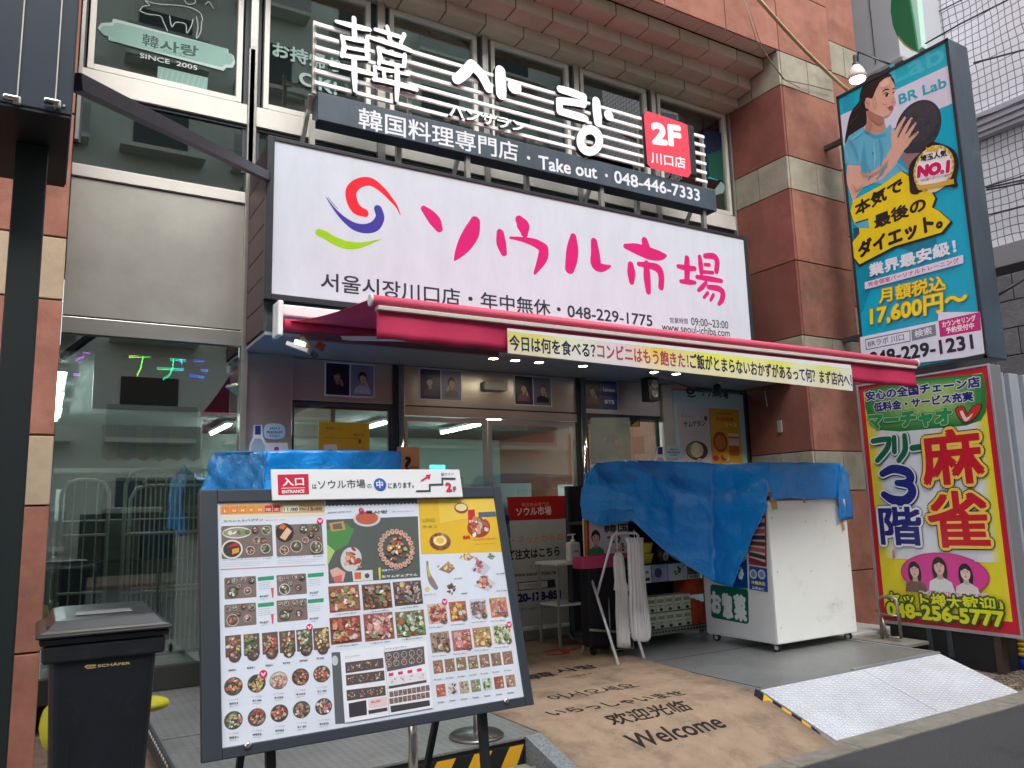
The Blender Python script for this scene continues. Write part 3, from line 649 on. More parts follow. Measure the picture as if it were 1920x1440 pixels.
# light box panel at right
lbx = thing('light_panel', 'pale blue notice panel with the shop name and two posters right of the doors', 'notice panel', (7.3, 7.28, .3))
bx('panel', 6.66, 8.02, Y1-.04, Y1+.02, .3, 3.0, M('pale_cyan', (176, 204, 208), .3), lbx, .004)
bx('edge', 7.885, 7.915, Y1-.06, Y1-.042, .3, 3.0, BLACK2, lbx)
s = Sheet((0, Y1-.041, 0)); DK = (44, 56, 62)
s.spx([(1299, 729, 2), (1291, 728, 2.5), (1289, 735, 2.5), (1296, 738, 2), (1301, 733, 2), (1295, 732, 1.5)], DK)
s.tpx('ヽ', (1307, 731), (1312, 732), 5, DK, bold=.03); s.tpx('ソウル市場', (1314, 744), (1366, 748), 17, DK, bold=.03)
s.spx([(1290, 742, 1.2), (1298, 744, 1.2), (1304, 742, 1)], DK)
s.build('lettering', lbx)
def pos(name, x0, y0, x1, y1, Y, fn, label, cat='poster', border=None, th=.006, mat=None):
    """flat poster on plane Y; corners by pixel of its mid lines"""
    a = PY(Y, x0, (y0+y1)/2); b = PY(Y, x1, (y0+y1)/2); c_ = PY(Y, (x0+x1)/2, y0); d = PY(Y, (x0+x1)/2, y1)
    X0, X1, Z1, Z0 = a.x, b.x, c_.z, d.z
    t = thing(name, label, cat, ((X0+X1)/2, Y, Z0)); bx('backing', X0, X1, Y, Y+th, Z0, Z1, WHITE, t)
    s = Sheet((X0, Y-.0008, Z0)); fn(s, X1-X0, Z1-Z0); s.build('printed_face', t, mat=mat); return t
def face(s, cx, cy_, r, skin, hair, shirt, bgw=None, long=0, side=0, hand=0):
    sh = [(cx-1.9*r, cy_-3.4*r), (cx-1.6*r, cy_-2.1*r), (cx-.5*r, cy_-1.5*r), (cx+.5*r, cy_-1.5*r), (cx+1.6*r, cy_-2.1*r), (cx+1.9*r, cy_-3.4*r)]
    if long: s.ell(cx, cy_-.5*r, 1.12*r, 1.9*r, hair, 16)
    s.poly(sh, shirt); s.poly([(cx-.35*r, cy_-.6*r), (cx+.35*r, cy_-.6*r), (cx+.45*r, cy_-1.75*r), (cx-.45*r, cy_-1.75*r)], tuple(int(k*.86) for k in skin))
    s.ell(cx, cy_+.15*r, 1.0*r, 1.2*r, hair, 18); s.ell(cx+side*.12*r, cy_-.1*r, .74*r, 1.02*r, skin, 20)
    s.poly([(cx-.8*r, cy_+.2*r), (cx-.5*r, cy_+1.05*r), (cx+.5*r, cy_+1.05*r), (cx+.8*r, cy_+.2*r), (cx+.35*r, cy_+.42*r), (cx+.05*r, cy_+.62*r), (cx-.35*r, cy_+.40*r)], hair)
    for q in (-1, 1):
        ex = cx+side*.18*r+q*.3*r; s.ell(ex, cy_+.02*r, .15*r, .06*r, (236, 230, 226), 10); s.ell(ex, cy_+.02*r, .075*r, .065*r, (34, 24, 22), 10, keep=False)
        s.stroke([(ex-.17*r, cy_+.2*r, .025*r), (ex, cy_+.26*r, .035*r), (ex+.17*r, cy_+.2*r, .02*r)], hair)
    s.stroke([(cx+side*.2*r, cy_-.0*r, .02*r), (cx+side*.26*r+.05*r, cy_-.34*r, .05*r), (cx+side*.2*r-.06*r, cy_-.38*r, .03*r)], tuple(int(k*.8) for k in skin))
    s.ell(cx+side*.2*r, cy_-.62*r, .2*r, .075*r, (170, 80, 78), 12)
    if hand:
        hx = cx+hand*1.2*r
        for q in range(4): s.stroke([(hx-hand*.1*r*q, cy_-1.9*r, .16*r), (hx-hand*(.25*r+.1*r*q), cy_-1.0*r+.12*q*r, .11*r)], skin)
def duo(c1, c2, seed):
    def fn(s, W, H):
        s.rect(0, 0, W, H, (206, 204, 214)); b = .012; m = W/2
        s.rect(b, b, m-b/2, H-b, c1[0]); face(s, m*.5, H*.58, W*.088, c1[1], c1[2], c1[3], side=c1[4], hand=c1[5])
        s.rect(m+b/2, b, W-b, H-b, c2[0]); face(s, m*1.5, H*.58, W*.092, c2[1], c2[2], c2[3], side=c2[4], hand=c2[5])
    return fn
SK = (196, 150, 128); SK2 = (150, 104, 92)
pos('portrait_poster', 609, 681, 702, 744, Y1-.017, duo(((20, 18, 48), SK2, (18, 16, 20), (20, 14, 22), -1, 1), ((110, 112, 140), SK, (22, 20, 26), (168, 166, 186), 1, 1), 1), 'twin portrait poster at the far left of the header, one dark and one pale shirt', 'poster')
pos('portrait_poster', 786, 692, 866, 751, Y1-.017, duo(((30, 30, 80), SK, (24, 20, 24), (60, 62, 92), -1, 0), ((120, 122, 150), SK, (26, 22, 26), (110, 90, 112), 1, -1), 2), 'twin portrait poster on the header above the left sliding door', 'poster')
pos('portrait_poster', 964, 705, 1034, 761, Y1-.017, duo(((26, 24, 66), SK, (28, 22, 24), (120, 80, 84), 0, 1), ((100, 104, 128), SK, (90, 92, 112), (30, 28, 34), 1, 1), 3), 'twin portrait poster on the header above the right sliding door', 'poster')
def bts(s, W, H):
    s.rect(0, 0, W, H, (190, 188, 196)); s.rect(.01, .01, W/2, H-.01, (70, 58, 74)); face(s, W*.26, H*.62, W*.09, SK, (40, 28, 30), (120, 70, 76), side=0, hand=1)
    s.rect(W/2, .01, W-.01, H-.01, (30, 48, 116)); s.text('Lemona', (W*.58, H*.62), (W*.92, H*.62), H*.12, (210, 214, 226), bold=.01); s.text('BTS', (W*.6, H*.22), (W*.88, H*.22), H*.13, (220, 222, 232), bold=.03)
pos('portrait_poster', 1094, 712, 1158, 769, Y1-.017, bts, 'poster with one portrait and a plain blue half at the right end of the header', 'poster')
def jowl(s, W, H):
    s.rect(0, 0, W, H, (192, 190, 192)); s.text('オムレツ', (W*.1, H*.83), (W*.5, H*.83), H*.06, (130, 130, 134)); s.text('サムゲタン', (W*.16, H*.66), (W*.84, H*.70), H*.11, (60, 56, 60), bold=.02); s.ell(W*.86, H*.83, W*.06, W*.06, (110, 80, 84), 12)
    s.rect(W*.18, H*.6, W*.82, H*.603, (130, 130, 130)); s.rect(W*.18, H*.55, W*.7, H*.553, (150, 150, 150)); s.ell(W*.52, H*.3, W*.34, H*.155, (62, 50, 48), 22); s.ell(W*.46, H*.31, W*.26, H*.13, (110, 132, 84), 18)
    s.ell(W*.52, H*.31, W*.2, H*.12, (216, 196, 158), 16); s.ell(W*.5, H*.35, W*.1, H*.08, (232, 216, 184), 12)
    for k in range(9): s.ell(W*random.uniform(.05, .95), H*random.uniform(.04, .14), W*.09, H*.04, random.choice([(150, 90, 80), (176, 176, 170), (90, 84, 80), (200, 190, 176)]), 10)
pos('food_poster', 1273, 764, 1334, 880, Y1-.048, jowl, 'grey samgyetang chicken soup poster on the pale blue panel', 'poster')
def gold(s, W, H):
    s.rect(0, 0, W, H, (206, 160, 40)); s.text('大好評発売中', (W*.2, H*.9), (W*.8, H*.9), H*.04, (120, 50, 30)); s.text('全国発送', (W*.2, H*.8), (W*.8, H*.8), H*.07, (190, 60, 30), bold=.03); s.text('ソース', (W*.5, H*.71), (W*.9, H*.71), H*.06, (240, 230, 200), bold=.02)
    s.rect(W*.1, H*.66, W*.8, H*.665, (140, 90, 40)); s.ell(W*.3, H*.46, W*.24, H*.17, (150, 70, 30), 18); s.ell(W*.3, H*.45, W*.18, H*.12, (196, 110, 60), 14)
    s.rrect(W*.58, H*.24, W*.92, H*.58, W*.05, (176, 96, 50)); s.rect(W*.58, H*.4, W*.92, H*.52, (206, 190, 170)); s.rect(W*.58, H*.55, W*.92, H*.6, (214, 200, 180))
    for k in range(7): s.ell(W*random.uniform(.1, .9), H*random.uniform(.05, .25), W*.11, H*.05, random.choice([(224, 220, 214), (190, 60, 40), (230, 180, 60), (120, 60, 30)]), 10)
pos('food_poster', 1333, 767, 1389, 882, Y1-.048, gold, 'orange and yellow sauce poster on the pale blue panel', 'poster')
# bottle shaped stickers
def bottle_sticker(dx, dy, Y, label, sc=1.0):
    s = Sheet((0, Y, 0)); q = lambda x, y: (470+dx+(x-470)*sc, 850+dy+(y-850)*sc)
    s.ppx([q(*p) for p in [(467, 862), (467, 835), (474, 820), (476, 797), (491, 797), (493, 818), (500, 833), (500, 862)]], (222, 226, 230)); s.ppx([q(*p) for p in [(470, 862), (471, 836), (478, 822), (489, 822), (497, 836), (497, 862)]], (158, 176, 196))
    s.ppx([q(*p) for p in [(478, 815), (478, 798), (489, 798), (489, 815)]], (44, 62, 120)); s.ppx([q(*p) for p in [(471, 850), (497, 850), (497, 862), (471, 862)]], (60, 90, 140))
    s.ppx([q(*p) for p in [(496, 820), (494, 806), (500, 796), (515, 794), (530, 797), (535, 806), (533, 818), (522, 823), (505, 823)]], (178, 208, 222), smooth=3)
    for k, t in enumerate(('JEJU', 'PREMIUM', 'SOJU')): a = q(500+(0 if k == 1 else 5), 806+k*7); b = q(529-(0 if k == 1 else 5), 806+k*7); s.tpx(t, a, b, 5*sc, (40, 64, 90), bold=.02)
    s.ppx([q(*p) for p in [(497, 862), (497, 830), (540, 830), (541, 862)]], (214, 214, 218)); s.ppx([q(*p) for p in [(513, 845), (515, 838), (522, 838), (524, 845)]], (196, 60, 70)); s.ppx([q(*p) for p in [(513, 846), (524, 846), (521, 852), (515, 852)]], (50, 70, 140))
    s.build('bottle_sticker', None, mat=PRINTM, label=label, cat='sticker')
bottle_sticker(0, 0, Y1-.083, 'white soju bottle sticker with flag on the steel pier left of the doors')
bottle_sticker(757, 30, Y1-.053, 'white soju bottle sticker with flag on the beige pier right of the doors', .8)
# yellow notice in left side window
def ynote(s, W, H):
    s.rect(0, 0, W, H, (214, 166, 50)); s.text('韓国語レッスン', (W*.14, H*.83), (W*.5, H*.83), H*.06, (150, 96, 40)); s.rect(W*.12, H*.64, W*.8, H*.66, (196, 120, 40)); s.rrect(W*.1, H*.1, W*.36, H*.5, W*.03, (224, 220, 216)); s.text('S', (W*.17, H*.22), (W*.29, H*.22), H*.16, (90, 40, 60), bold=.02)
    s.rect(W*.4, H*.1, W*.85, H*.42, (206, 160, 110)); s.text('受付中', (W*.68, H*.7), (W*.88, H*.7), H*.06, (120, 80, 40)); s.ell(W*.8, H*.58, W*.03, W*.05, (160, 60, 30), 10)
pos('yellow_notice', 597, 792, 693, 876, Y1+.012, ynote, 'yellow notice poster behind the left side window', 'notice', mat=PRINTM)
s = Sheet((0, Y1+.013, 0)); s.ppx([(950, 932), (1078, 929), (1080, 972), (955, 976)], (168, 28, 34)); s.tpx('韓国食品専門店', (978, 950), (1030, 948), 7, (214, 130, 80)); s.tpx('ソウル市場', (968, 968), (1034, 965), 17, (222, 200, 200), bold=.02)
s.ppx([(955, 976.5), (1080, 972.5), (1084, 1165), (972, 1176)], (176, 180, 178))
s.tpx('電話・ネットからの', (925, 1024), (1056, 1014), 17, (206, 140, 70), bold=.02); s.tpx('ご注文はこちら', (952, 1052), (1050, 1042), 20, (40, 40, 48), bold=.03); s.tpx('・・・', (995, 1064), (1014, 1062), 3, (50, 50, 56))
s.tpx('www.seoul-ichiba.net', (964, 1082), (1046, 1076), 8, (44, 44, 60), bold=.02); s.ppx([(970, 1092), (1040, 1086), (1042, 1101), (972, 1108)], (50, 52, 66)); s.ppx([(971.5, 1093.5), (1026, 1089), (1027, 1101), (973, 1106)], (186, 190, 188))
s.tpx('ソウル市場', (984, 1103), (1014, 1100), 8, (60, 60, 70)); s.tpx('0120-178-851', (952, 1132), (1052, 1122), 17, (34, 38, 96), bold=.045); s.tpx('受付 10:00〜18:00 年中無休', (976, 1146), (1050, 1138), 6, (110, 120, 96))
s.build('order_notice', None, mat=PRINTM, label='grey door notice with a red shop name band, web address and phone number', cat='notice')
s = Sheet((0, Y1-.003, 0)); s.ppx([(1108, 783), (1180, 783), (1184, 870), (1108, 868)], (176, 182, 172))
for k in range(16): s.ell(*s.P(random.uniform(1112, 1178), random.uniform(800, 866)), random.uniform(.03, .07), random.uniform(.03, .07), random.choice([(186, 188, 172), (168, 176, 166), (184, 166, 156), (160, 172, 176)]), 10)
s.ppx([(1181, 781), (1199, 783), (1200, 800), (1182, 800)], (60, 70, 96)); s.ppx([(1183, 798), (1197, 788), (1198, 799)], (214, 186, 60))
s.build('window_poster', None, mat=PRINTM, label='pale faded poster with a small yellow sticker in the window right of the doors', cat='poster')
# interior of the shop
ir = thing('shop_interior', 'lit shop interior with pale green walls seen through the doors', 'room', (5, 9, .2))
IW = M('interior_wall', (176, 190, 182), .8, var=.03)
bx('back_wall', -.1, 8.1, 14, 14.1, .2, 3.05, IW, ir); bx('side_wall', 8.06, 8.15, 7.45, 14, .2, 3.05, IW, ir); bx('side_wall', -.05, .0, 7.3, 14, .2, 3.05, IW, ir); bx('floor', 0, 8.1, 7.36, 14, .2, .225, M('shop_floor', (170, 168, 160), .3), ir)
bx('ceiling', 0, 8.1, 7.36, 14, 3.0, 3.04, M('shop_ceiling', (120, 128, 124), .8), ir); bx('partition', 3.02, 3.08, 9.4, 11.0, .22, 3.0, M('partition', (120, 110, 100), .8), ir)
LB = ['long tube light deep in the shop seen through the left door leaf', 'short tube light seen just right of the middle door frame', 'tube light behind the left side window', 'tube light at the back of the shop seen through the left storefront window', 'nearest tube light at the far left edge of the storefront window', 'second tube light at the far left edge of the storefront window', 'third tube light at the far left edge of the storefront window', 'tube light over the aisle nearest the doors']
for i, (x, y, L_) in enumerate(((5.78, 10.65, 1.35), (5.68, 9.8, .4), (4.3, 10.8, 1.1), (2.28, 11.7, 1.4), (.10, 8.0, 1.1), (.11, 9.3, 1.1), (.12, 10.6, 1.1), (6.9, 8.6, 1.2))):
    t = thing('ceiling_light', LB[i], 'tube light', (x, y, 2.9))
    MB().tube([(x, y, 2.9), (x, y+L_, 2.9)], .018, 8).build('tube', TUBE, t); bx('housing', x-.05, x+.05, y, y+L_, 2.922, 2.96, WHITE, t)
GCOL = [(190, 60, 50), (210, 170, 60), (70, 120, 80), (60, 90, 150), (220, 216, 206), (150, 96, 60), (90, 50, 40), (200, 120, 60)]
GM = [M('goods_%d' % i, c_, .5) for i, c_ in enumerate(GCOL)]
for i, (x0, y0, L) in enumerate(((2.1, 9.0, 1.2), (4.7, 9.0, 1.2), (6.1, 8.2, 1.6), (6.9, 9.8, 1.1), (.15, 9.6, 1.5), (3.3, 11.4, 1.5), (5.2, 11.8, 1.6))):
    t = thing('grocery_shelf', ['grocery shelf left of the aisle inside the shop', 'grocery shelf behind the right door leaf', 'grocery shelf right of the doors inside', 'grocery shelf in the far right corner of the shop', 'grocery shelf behind the cartons in the left storefront window', 'grocery shelf at the back seen through the left door leaf', 'grocery shelf at the back seen through the right door leaf'][i], 'shelf', (x0, y0, .22))
    for z in (.3, .75, 1.2, 1.6): bx('shelf_board', x0, x0+L, y0, y0+.4, z, z+.03, WHITE, t)
    bx('back_panel', x0, x0+L, y0+.4, y0+.42, .22, 1.95, WHITE, t)
    for z in (.33, .78, 1.23):
        x = x0+.03
        while x < x0+L-.14: wdt = random.uniform(.07, .13); bx('packet', x, x+wdt-.01, y0+.03, y0+.3, z, z+random.uniform(.16, .34), random.choice(GM), t); x += wdt
# exit sign + door sign
bx('exit_sign', 4.55, 4.68, 10.9, 10.94, 2.3, 2.62, M('exit_green', (60, 220, 150), .5, emit=1.2), None, label='small lit green exit sign inside the shop behind the left door leaf', cat='exit sign')
bx('menu_sign', 5.1, 5.35, 11.0, 11.03, 2.18, 2.3, M('cyan_screen', (80, 200, 230), .5, emit=1.2), None, label='small cyan screen inside the shop behind the right door leaf', cat='screen')
bx('menu_sign', 4.85, 5.1, 11.2, 11.23, 2.0, 2.13, M('green_screen', (70, 210, 150), .5, emit=1.), None, label='small green screen inside the shop lower than the exit sign', cat='screen')
t = thing('question_sign', 'brown wooden sign with a question mark leaning right of the left tarp', 'sign', (2.9, 7.0, 1.6))
bx('board', 2.93, 3.16, 7.06, 7.08, 1.7, 2.22, M('box_brown', (176, 124, 84), .7, var=.1, vs=9), t, .003)
s = Sheet((0, 7.056, 0)); s.text('?', (3.0, 1.98), (3.07, 1.98), .15, (40, 26, 22), bold=.03)
for k in range(4): s.rect(3.05, 1.84+k*.06, 3.14, 1.85+k*.06, (120, 76, 50))
s.build('lettering', t, mat=PRINTM)
# left bay interior: LED board, shelves, cages
led = thing('led_board', 'dark scrolling light board with coloured dot characters inside the left window', 'light board', (.8, 7.35, 2.5))
a = PY(7.32, 178, 636); b = PY(7.32, 432, 730)
bx('board', .33, 1.42, 7.33, 7.38, 2.52, 3.06, M('led_black', (20, 24, 36), .4), led)
LEDM = attrmat('led_dots', .5, .2, 0, 2.4); s = Sheet((0, 7.326, 0))
def led_text(strokes, c0, c1):
    tot = 0
    for st_ in strokes:
        for i in range(len(st_)-1):
            (x0, y0), (x1, y1) = st_[i], st_[i+1]; n = max(1, int(math.hypot(x1-x0, y1-y0)/2.6))
            for k in range(n):
                x = x0+(x1-x0)*k/n; y = y0+(y1-y0)*k/n; f = min(1, max(0, (x-c0[3])/(c1[3]-c0[3]))); cc = tuple(int(c0[i_]+(c1[i_]-c0[i_])*f) for i_ in range(3))
                for dy in (-1.4, 1.4): s.ell(*s.P(x, y+dy), .0035, .0035, cc, 6, keep=True)
led_text([[(243, 669), (284, 668)], [(268, 670), (264, 690), (256, 706)]], (230, 240, 60, 243), (40, 230, 90, 284))
led_text([[(320, 674), (350, 676)], [(296, 691), (346, 693)], [(325, 676), (324, 690), (318, 703), (304, 712)], [(338, 670), (342, 684)]], (40, 230, 80, 296), (60, 200, 255, 350))
led_text([[(364, 676), (385, 677)], [(378, 694), (392, 695)], [(356, 704), (385, 708)]], (50, 60, 250, 356), (60, 120, 255, 392))
led_text([[(157, 660), (170, 661)], [(143, 674), (160, 668)], [(139, 702), (152, 703)]], (190, 60, 240, 139), (200, 80, 250, 170))
s.build('dots', led, mat=LEDM)
def cage(x0, x1, y, z0, z1, label, goods=True):
    t = thing('roll_cage', label, 'roll cage', ((x0+x1)/2, y, z0)); WR = M('cage_rail', (232, 236, 226), .4)
    MB().tube([(x0, y, z0), (x0, y, z1-.12), (x0+.04, y, z1-.03), (x0+.12, y, z1), (x1-.12, y, z1), (x1-.04, y, z1-.03), (x1, y, z1-.12), (x1, y, z0)], .016, 10).build('outer_frame', WR, t)
    for z in (z0+.5, z0+.98): MB().tube([(x0, y, z), (x1, y, z)], .012, 8).build('cross_rail', WR, t)
    n = int((x1-x0)/.075)
    for k in range(1, n): x = x0+(x1-x0)*k/n; MB().tube([(x, y, z0), (x, y, z1)], .0065, 6, False).build('wire', WR, t)
    for k in range(4): MB().lathe((x0+.05+(x1-x0-.1)*(k % 2), y+.5*(k//2), z0-.1), [(.045, -.015), (.045, .015)], 10, (1, 0, 0)).build('wheel', RUBBER, t)
    bx('base', x0, x1, y, y+.55, z0-.03, z0, BLACK2, t)
cage(.62, 1.40, 7.42, .5, 2.02, 'roll cage with grey rails directly behind the left storefront window'); cage(.70, 1.44, 7.85, .5, 1.90, 'second wide roll cage parked behind the first in the left storefront window'); cage(.16, .52, 7.75, .5, 1.95, 'narrow roll cage at the far left behind the window')
cb = None
BOXC = [M('carton_a', (130, 146, 132), .8), M('carton_b', (70, 92, 112), .8), M('carton_c', (110, 118, 110), .8)]
rr_ = random.Random(3)
for r_ in range(4):
    for k in range(4):
        x = .2+k*.32; z = .5+r_*.37
        o = bx('carton', x, x+.3, 8.15, 8.5, z, z+.355, BOXC[(r_+k) % 3], None, .006, label=['lowest','second','third','top'][r_]+' carton of the '+['leftmost','second','third','rightmost'][k]+' stack behind the left shop window', cat='carton', group='cartons stacked behind the left window')
# printed blue logos
s = Sheet((0, 8.148, 0)); s.rect(.55, 1.66, .72, 1.71, (40, 60, 140)); s.rect(.87, 1.3, 1.04, 1.5, (50, 100, 150)); s.rect(1.2, 1.65, 1.4, 1.72, (200, 200, 196)); s.build('carton_label', None, mat=PRINTM, label='blue printed labels on the cartons behind the left window', cat='label')
bx('storage_shelf', .1, 1.45, 8.6, 9.0, 2.06, 2.1, M('shelf_light', (190, 190, 180), .6), None, label='long pale shelf above the cartons behind the left window', cat='shelf')
tb = thing('striped_valance', 'blue and cream scalloped valance inside the left window', 'valance', (.8, 8.0, 2.2))
for k in range(6):
    x = .45+k*.14; MB().poly([(x, 8.0, 2.46), (x+.138, 8.0, 2.46), (x+.138, 7.93, 2.16), (x+.07, 7.93, 2.12), (x, 7.93, 2.16)]).build('stripe', [M('val_cream', (150, 146, 126), .8), M('val_grey', (120, 130, 126), .8)][k % 2], tb)
bx('dark_wall', .02, 2.2, 13.4, 13.42, .22, 3.0, M('store_dark', (84, 86, 82), .9), ir)
# ================================================================ MAIN SIGN
YS = 6.4
ms_ = thing('main_sign', 'large white shop sign with pink brushed characters and a three colour swirl', 'sign', (4.3, YS, 3.4))
bx('fascia_body', 1.53, 7.20, 6.50, 7.15, 3.105, 4.74, M('fascia_grey', (64, 62, 66), .6), ms_)
bx('fascia_top', 1.515, 7.21, 6.47, 7.15, 4.745, 4.765, BLACK2, ms_, .003)
for i in range(7):
    z = 3.115+i*.233
    bx('slat', 1.505, 1.529, 6.49, 7.12, z, z+.225, PLUM, ms_, .003)
bx('corner_trim', 1.502, 1.53, 6.46, 6.488, 3.10, 4.74, BLACK2, ms_)
bx('fascia_front', 1.532, 7.18, 6.468, 6.488, 3.105, 3.36, BLACK2, ms_)
X0, X1, Z0, Z1 = 1.548, 7.163, 3.408, 4.752
for n_, q in (('left', (X0-.06, X0, Z0-.05, Z1+.035)), ('right', (X1, X1+.05, Z0-.05, Z1+.035))): bx('sign_frame', q[0], q[1], YS-.012, 6.46, q[2], q[3], BLACK, ms_, .004)
bx('sign_frame', X0, X1, YS-.012, 6.46, Z1, Z1+.035, BLACK, ms_, .004); bx('sign_frame', X0, X1, YS-.012, 6.46, Z0-.05, Z0, BLACK, ms_, .004)
bx('sign_box', X0, X1, YS+.003, 6.45, Z0, Z1, WHITE, ms_)
s = Sheet((0, YS, 0)); s.L = 0
s.rect(X0, Z0, X1, Z1, (200, 209, 217)); s.build('sign_face', ms_)
c6 = lambda pts, k=1.0: [(450+x/3.2, 250+y/3.2, h/3.2*k) for x, y, h in pts]
c7 = lambda pts, k=1.0: [(950+x/3.2, 350+y/3.2, h/3.2*k) for x, y, h in pts]
PK = (206, 26, 112)
s = Sheet((0, YS, 0)); s.L = 4
s.spx(c6([(748, 478, 24), (700, 455, 32), (672, 405, 33), (668, 345, 32), (710, 300, 28), (780, 290, 25), (850, 335, 19), (905, 395, 13), (940, 440, 7), (962, 490, 2)]), (226, 30, 50), n=9)
s.build('swirl_mark', ms_)
s = Sheet((0, YS, 0)); s.L = 4
s.spx(c6([(828, 455, 24), (840, 505, 26), (810, 555, 30), (755, 572, 28), (690, 560, 24), (630, 520, 16), (580, 470, 9), (545, 425, 5), (518, 385, 2)]), (62, 56, 150), n=9)
s.spx(c6([(530, 385, 1.5), (560, 425, 2), (590, 455, 1)]), (62, 56, 150)); s.build('swirl_mark', ms_)
s = Sheet((0, YS, 0)); s.L = 4
s.spx(c6([(474, 596, 22), (510, 610, 24), (560, 640, 25), (630, 668, 25), (700, 674, 19), (760, 662, 11), (815, 645, 5), (845, 638, 1.5)]), (150, 200, 20), n=8); s.build('swirl_mark', ms_)
GL = [[c6([(1105, 455, 18), (1140, 490, 29), (1172, 530, 32), (1192, 568, 22)]), c6([(1412, 530, 27), (1392, 590, 40), (1352, 660, 38), (1312, 722, 22), (1288, 760, 5)])],
      [c6([(1562, 598, 20), (1568, 660, 27), (1582, 716, 18)]), c6([(1678, 522, 24), (1698, 555, 36), (1706, 600, 20)]), c6([(1622, 626, 6), (1700, 638, 13), (1770, 658, 21), (1822, 690, 26)]), c6([(1824, 694, 25), (1818, 740, 27), (1796, 790, 19), (1768, 840, 7)])],
      [c7([(400, 302, 18), (396, 370, 32), (388, 440, 33), (378, 492, 26)]), c7([(524, 330, 18), (532, 400, 25), (536, 460, 30), (560, 484, 23), (595, 484, 14), (622, 476, 5)])],
      [c7([(828, 325, 18), (838, 370, 24)]), c7([(712, 358, 12), (780, 374, 26), (860, 402, 29), (920, 414, 22), (952, 414, 9)]), c7([(744, 470, 17), (748, 520, 23), (750, 570, 15)]), c7([(838, 460, 14), (842, 540, 20), (850, 628, 15)]), c7([(792, 464, 11), (860, 474, 15), (910, 494, 20), (928, 540, 17), (926, 602, 16)])],
      [c7([(1082, 430, 14), (1082, 500, 17), (1082, 560, 14)]), c7([(1028, 478, 10), (1080, 488, 14), (1128, 492, 11)]), c7([(1044, 568, 9), (1090, 572, 13), (1130, 576, 9)]), c7([(1158, 422, 11), (1164, 470, 14), (1168, 516, 12)]), c7([(1190, 416, 12), (1240, 418, 15), (1262, 446, 15), (1258, 508, 13)]), c7([(1188, 468, 8), (1216, 470, 9)]), c7([(1180, 512, 9), (1236, 516, 9)]),
       c7([(1142, 542, 10), (1210, 552, 13), (1288, 566, 10)]), c7([(1196, 576, 9), (1172, 604, 12), (1150, 622, 8)]), c7([(1210, 602, 11), (1270, 612, 14), (1296, 636, 15), (1292, 676, 14), (1274, 704, 9)]), c7([(1206, 638, 9), (1184, 664, 8)]), c7([(1240, 650, 9), (1224, 680, 8)])]]
for g_ in GL:
    s = Sheet((0, YS, 0)); s.L = 4
    for q in g_: s.spx([(x, y, h*1.14) for x, y, h in q], PK, n=8)
    s.build('pink_character', ms_)
s = Sheet((0, YS, 0)); s.L = 4; DB = (50, 50, 62)
s.tpx('서울시장川口店・年中無休・048-229-1775', (601, 545), (1224, 615), 36, DB, bold=.016)
s.build('lettering', ms_)
s = Sheet((0, YS, 0)); s.L = 4; s.tpx('営業時間', (1256, 606), (1290, 608), 11, (90, 90, 100)); s.tpx('09:00~23:00', (1296, 610), (1366, 617), 15, (70, 70, 80)); s.build('lettering', ms_); s = Sheet((0, YS, 0)); s.L = 4; s.tpx('www.seoul-ichiba.com', (1241, 620), (1369, 632), 15, DB, bold=.01)
s.build('lettering', ms_)
# support posts on top of the box up to the letter sign + cables
# ================================================================ LETTER SIGN
YB = 6.65
ls = thing('letter_sign', 'raised white letter sign on horizontal bars above a dark grey band with phone number', 'sign', (4.4, YB, 5.0))
bx('band_box', 1.985, 6.985, YB-.03, YB+.16, 5.155, 5.43, GREYB, ls, .006)
# band front slopes: text on it
s = Sheet((0, YB-.031, 0)); WT = (222, 226, 230); s.L = 6
s.tpx('韓国料理専門店', (672, 240), (972, 304), 40, WT, bold=.014); s.build('lettering', ls); s = Sheet((0, YB-.031, 0)); s.L = 6
s.ell(*s.P(991, 296), .02, .02, WT)
s.tpx('Take out', (1010, 317), (1120, 336), 26, WT, bold=.02); s.build('lettering', ls); s = Sheet((0, YB-.031, 0)); s.L = 6
s.ell(*s.P(1137, 329), .02, .02, WT); s.tpx('048-446-7333', (1152, 343), (1313, 378), 24, WT, bold=.02)
s.build('lettering', ls)
nb = 6
barz = [5.50+i*.118 for i in range(nb)]
BW = M('bar_white', (240, 242, 240), .35)
for z in barz: MB().box(1.955, 5.86, YB-.02, YB+.005, z, z+.038).build('louvre_bar', BW, ls, .003)
for z in barz: bx('louvre_bar', 6.68, 6.87, YB-.02, YB+.005, z, z+.038, BW, ls, .003)
for z in barz[:3]: pass
for x in (1.945, 2.9, 3.9, 4.9, 5.84, 6.86): bx('upright', x, x+.035, YB+.022, YB+.06, 5.43, 6.16, STEEL, ls)
for x in (1.95, 3.55, 5.25, 6.82):
    MB().bar((x, YB+.04, 5.16), (x, YB+.04, 4.77), .05, .05).build('leg', STEEL, ls)
    MB().bar((x, YB+.08, 5.44), (x+.0, 7.15, 4.9), .04, .04, (1, 0, 0)).build('strut', STEEL, ls)
for x in (2.85, 4.35, 5.9): bx('leg', x, x+.05, YB+.2, YB+.25, 4.77, 5.2, SBRITE, ls)
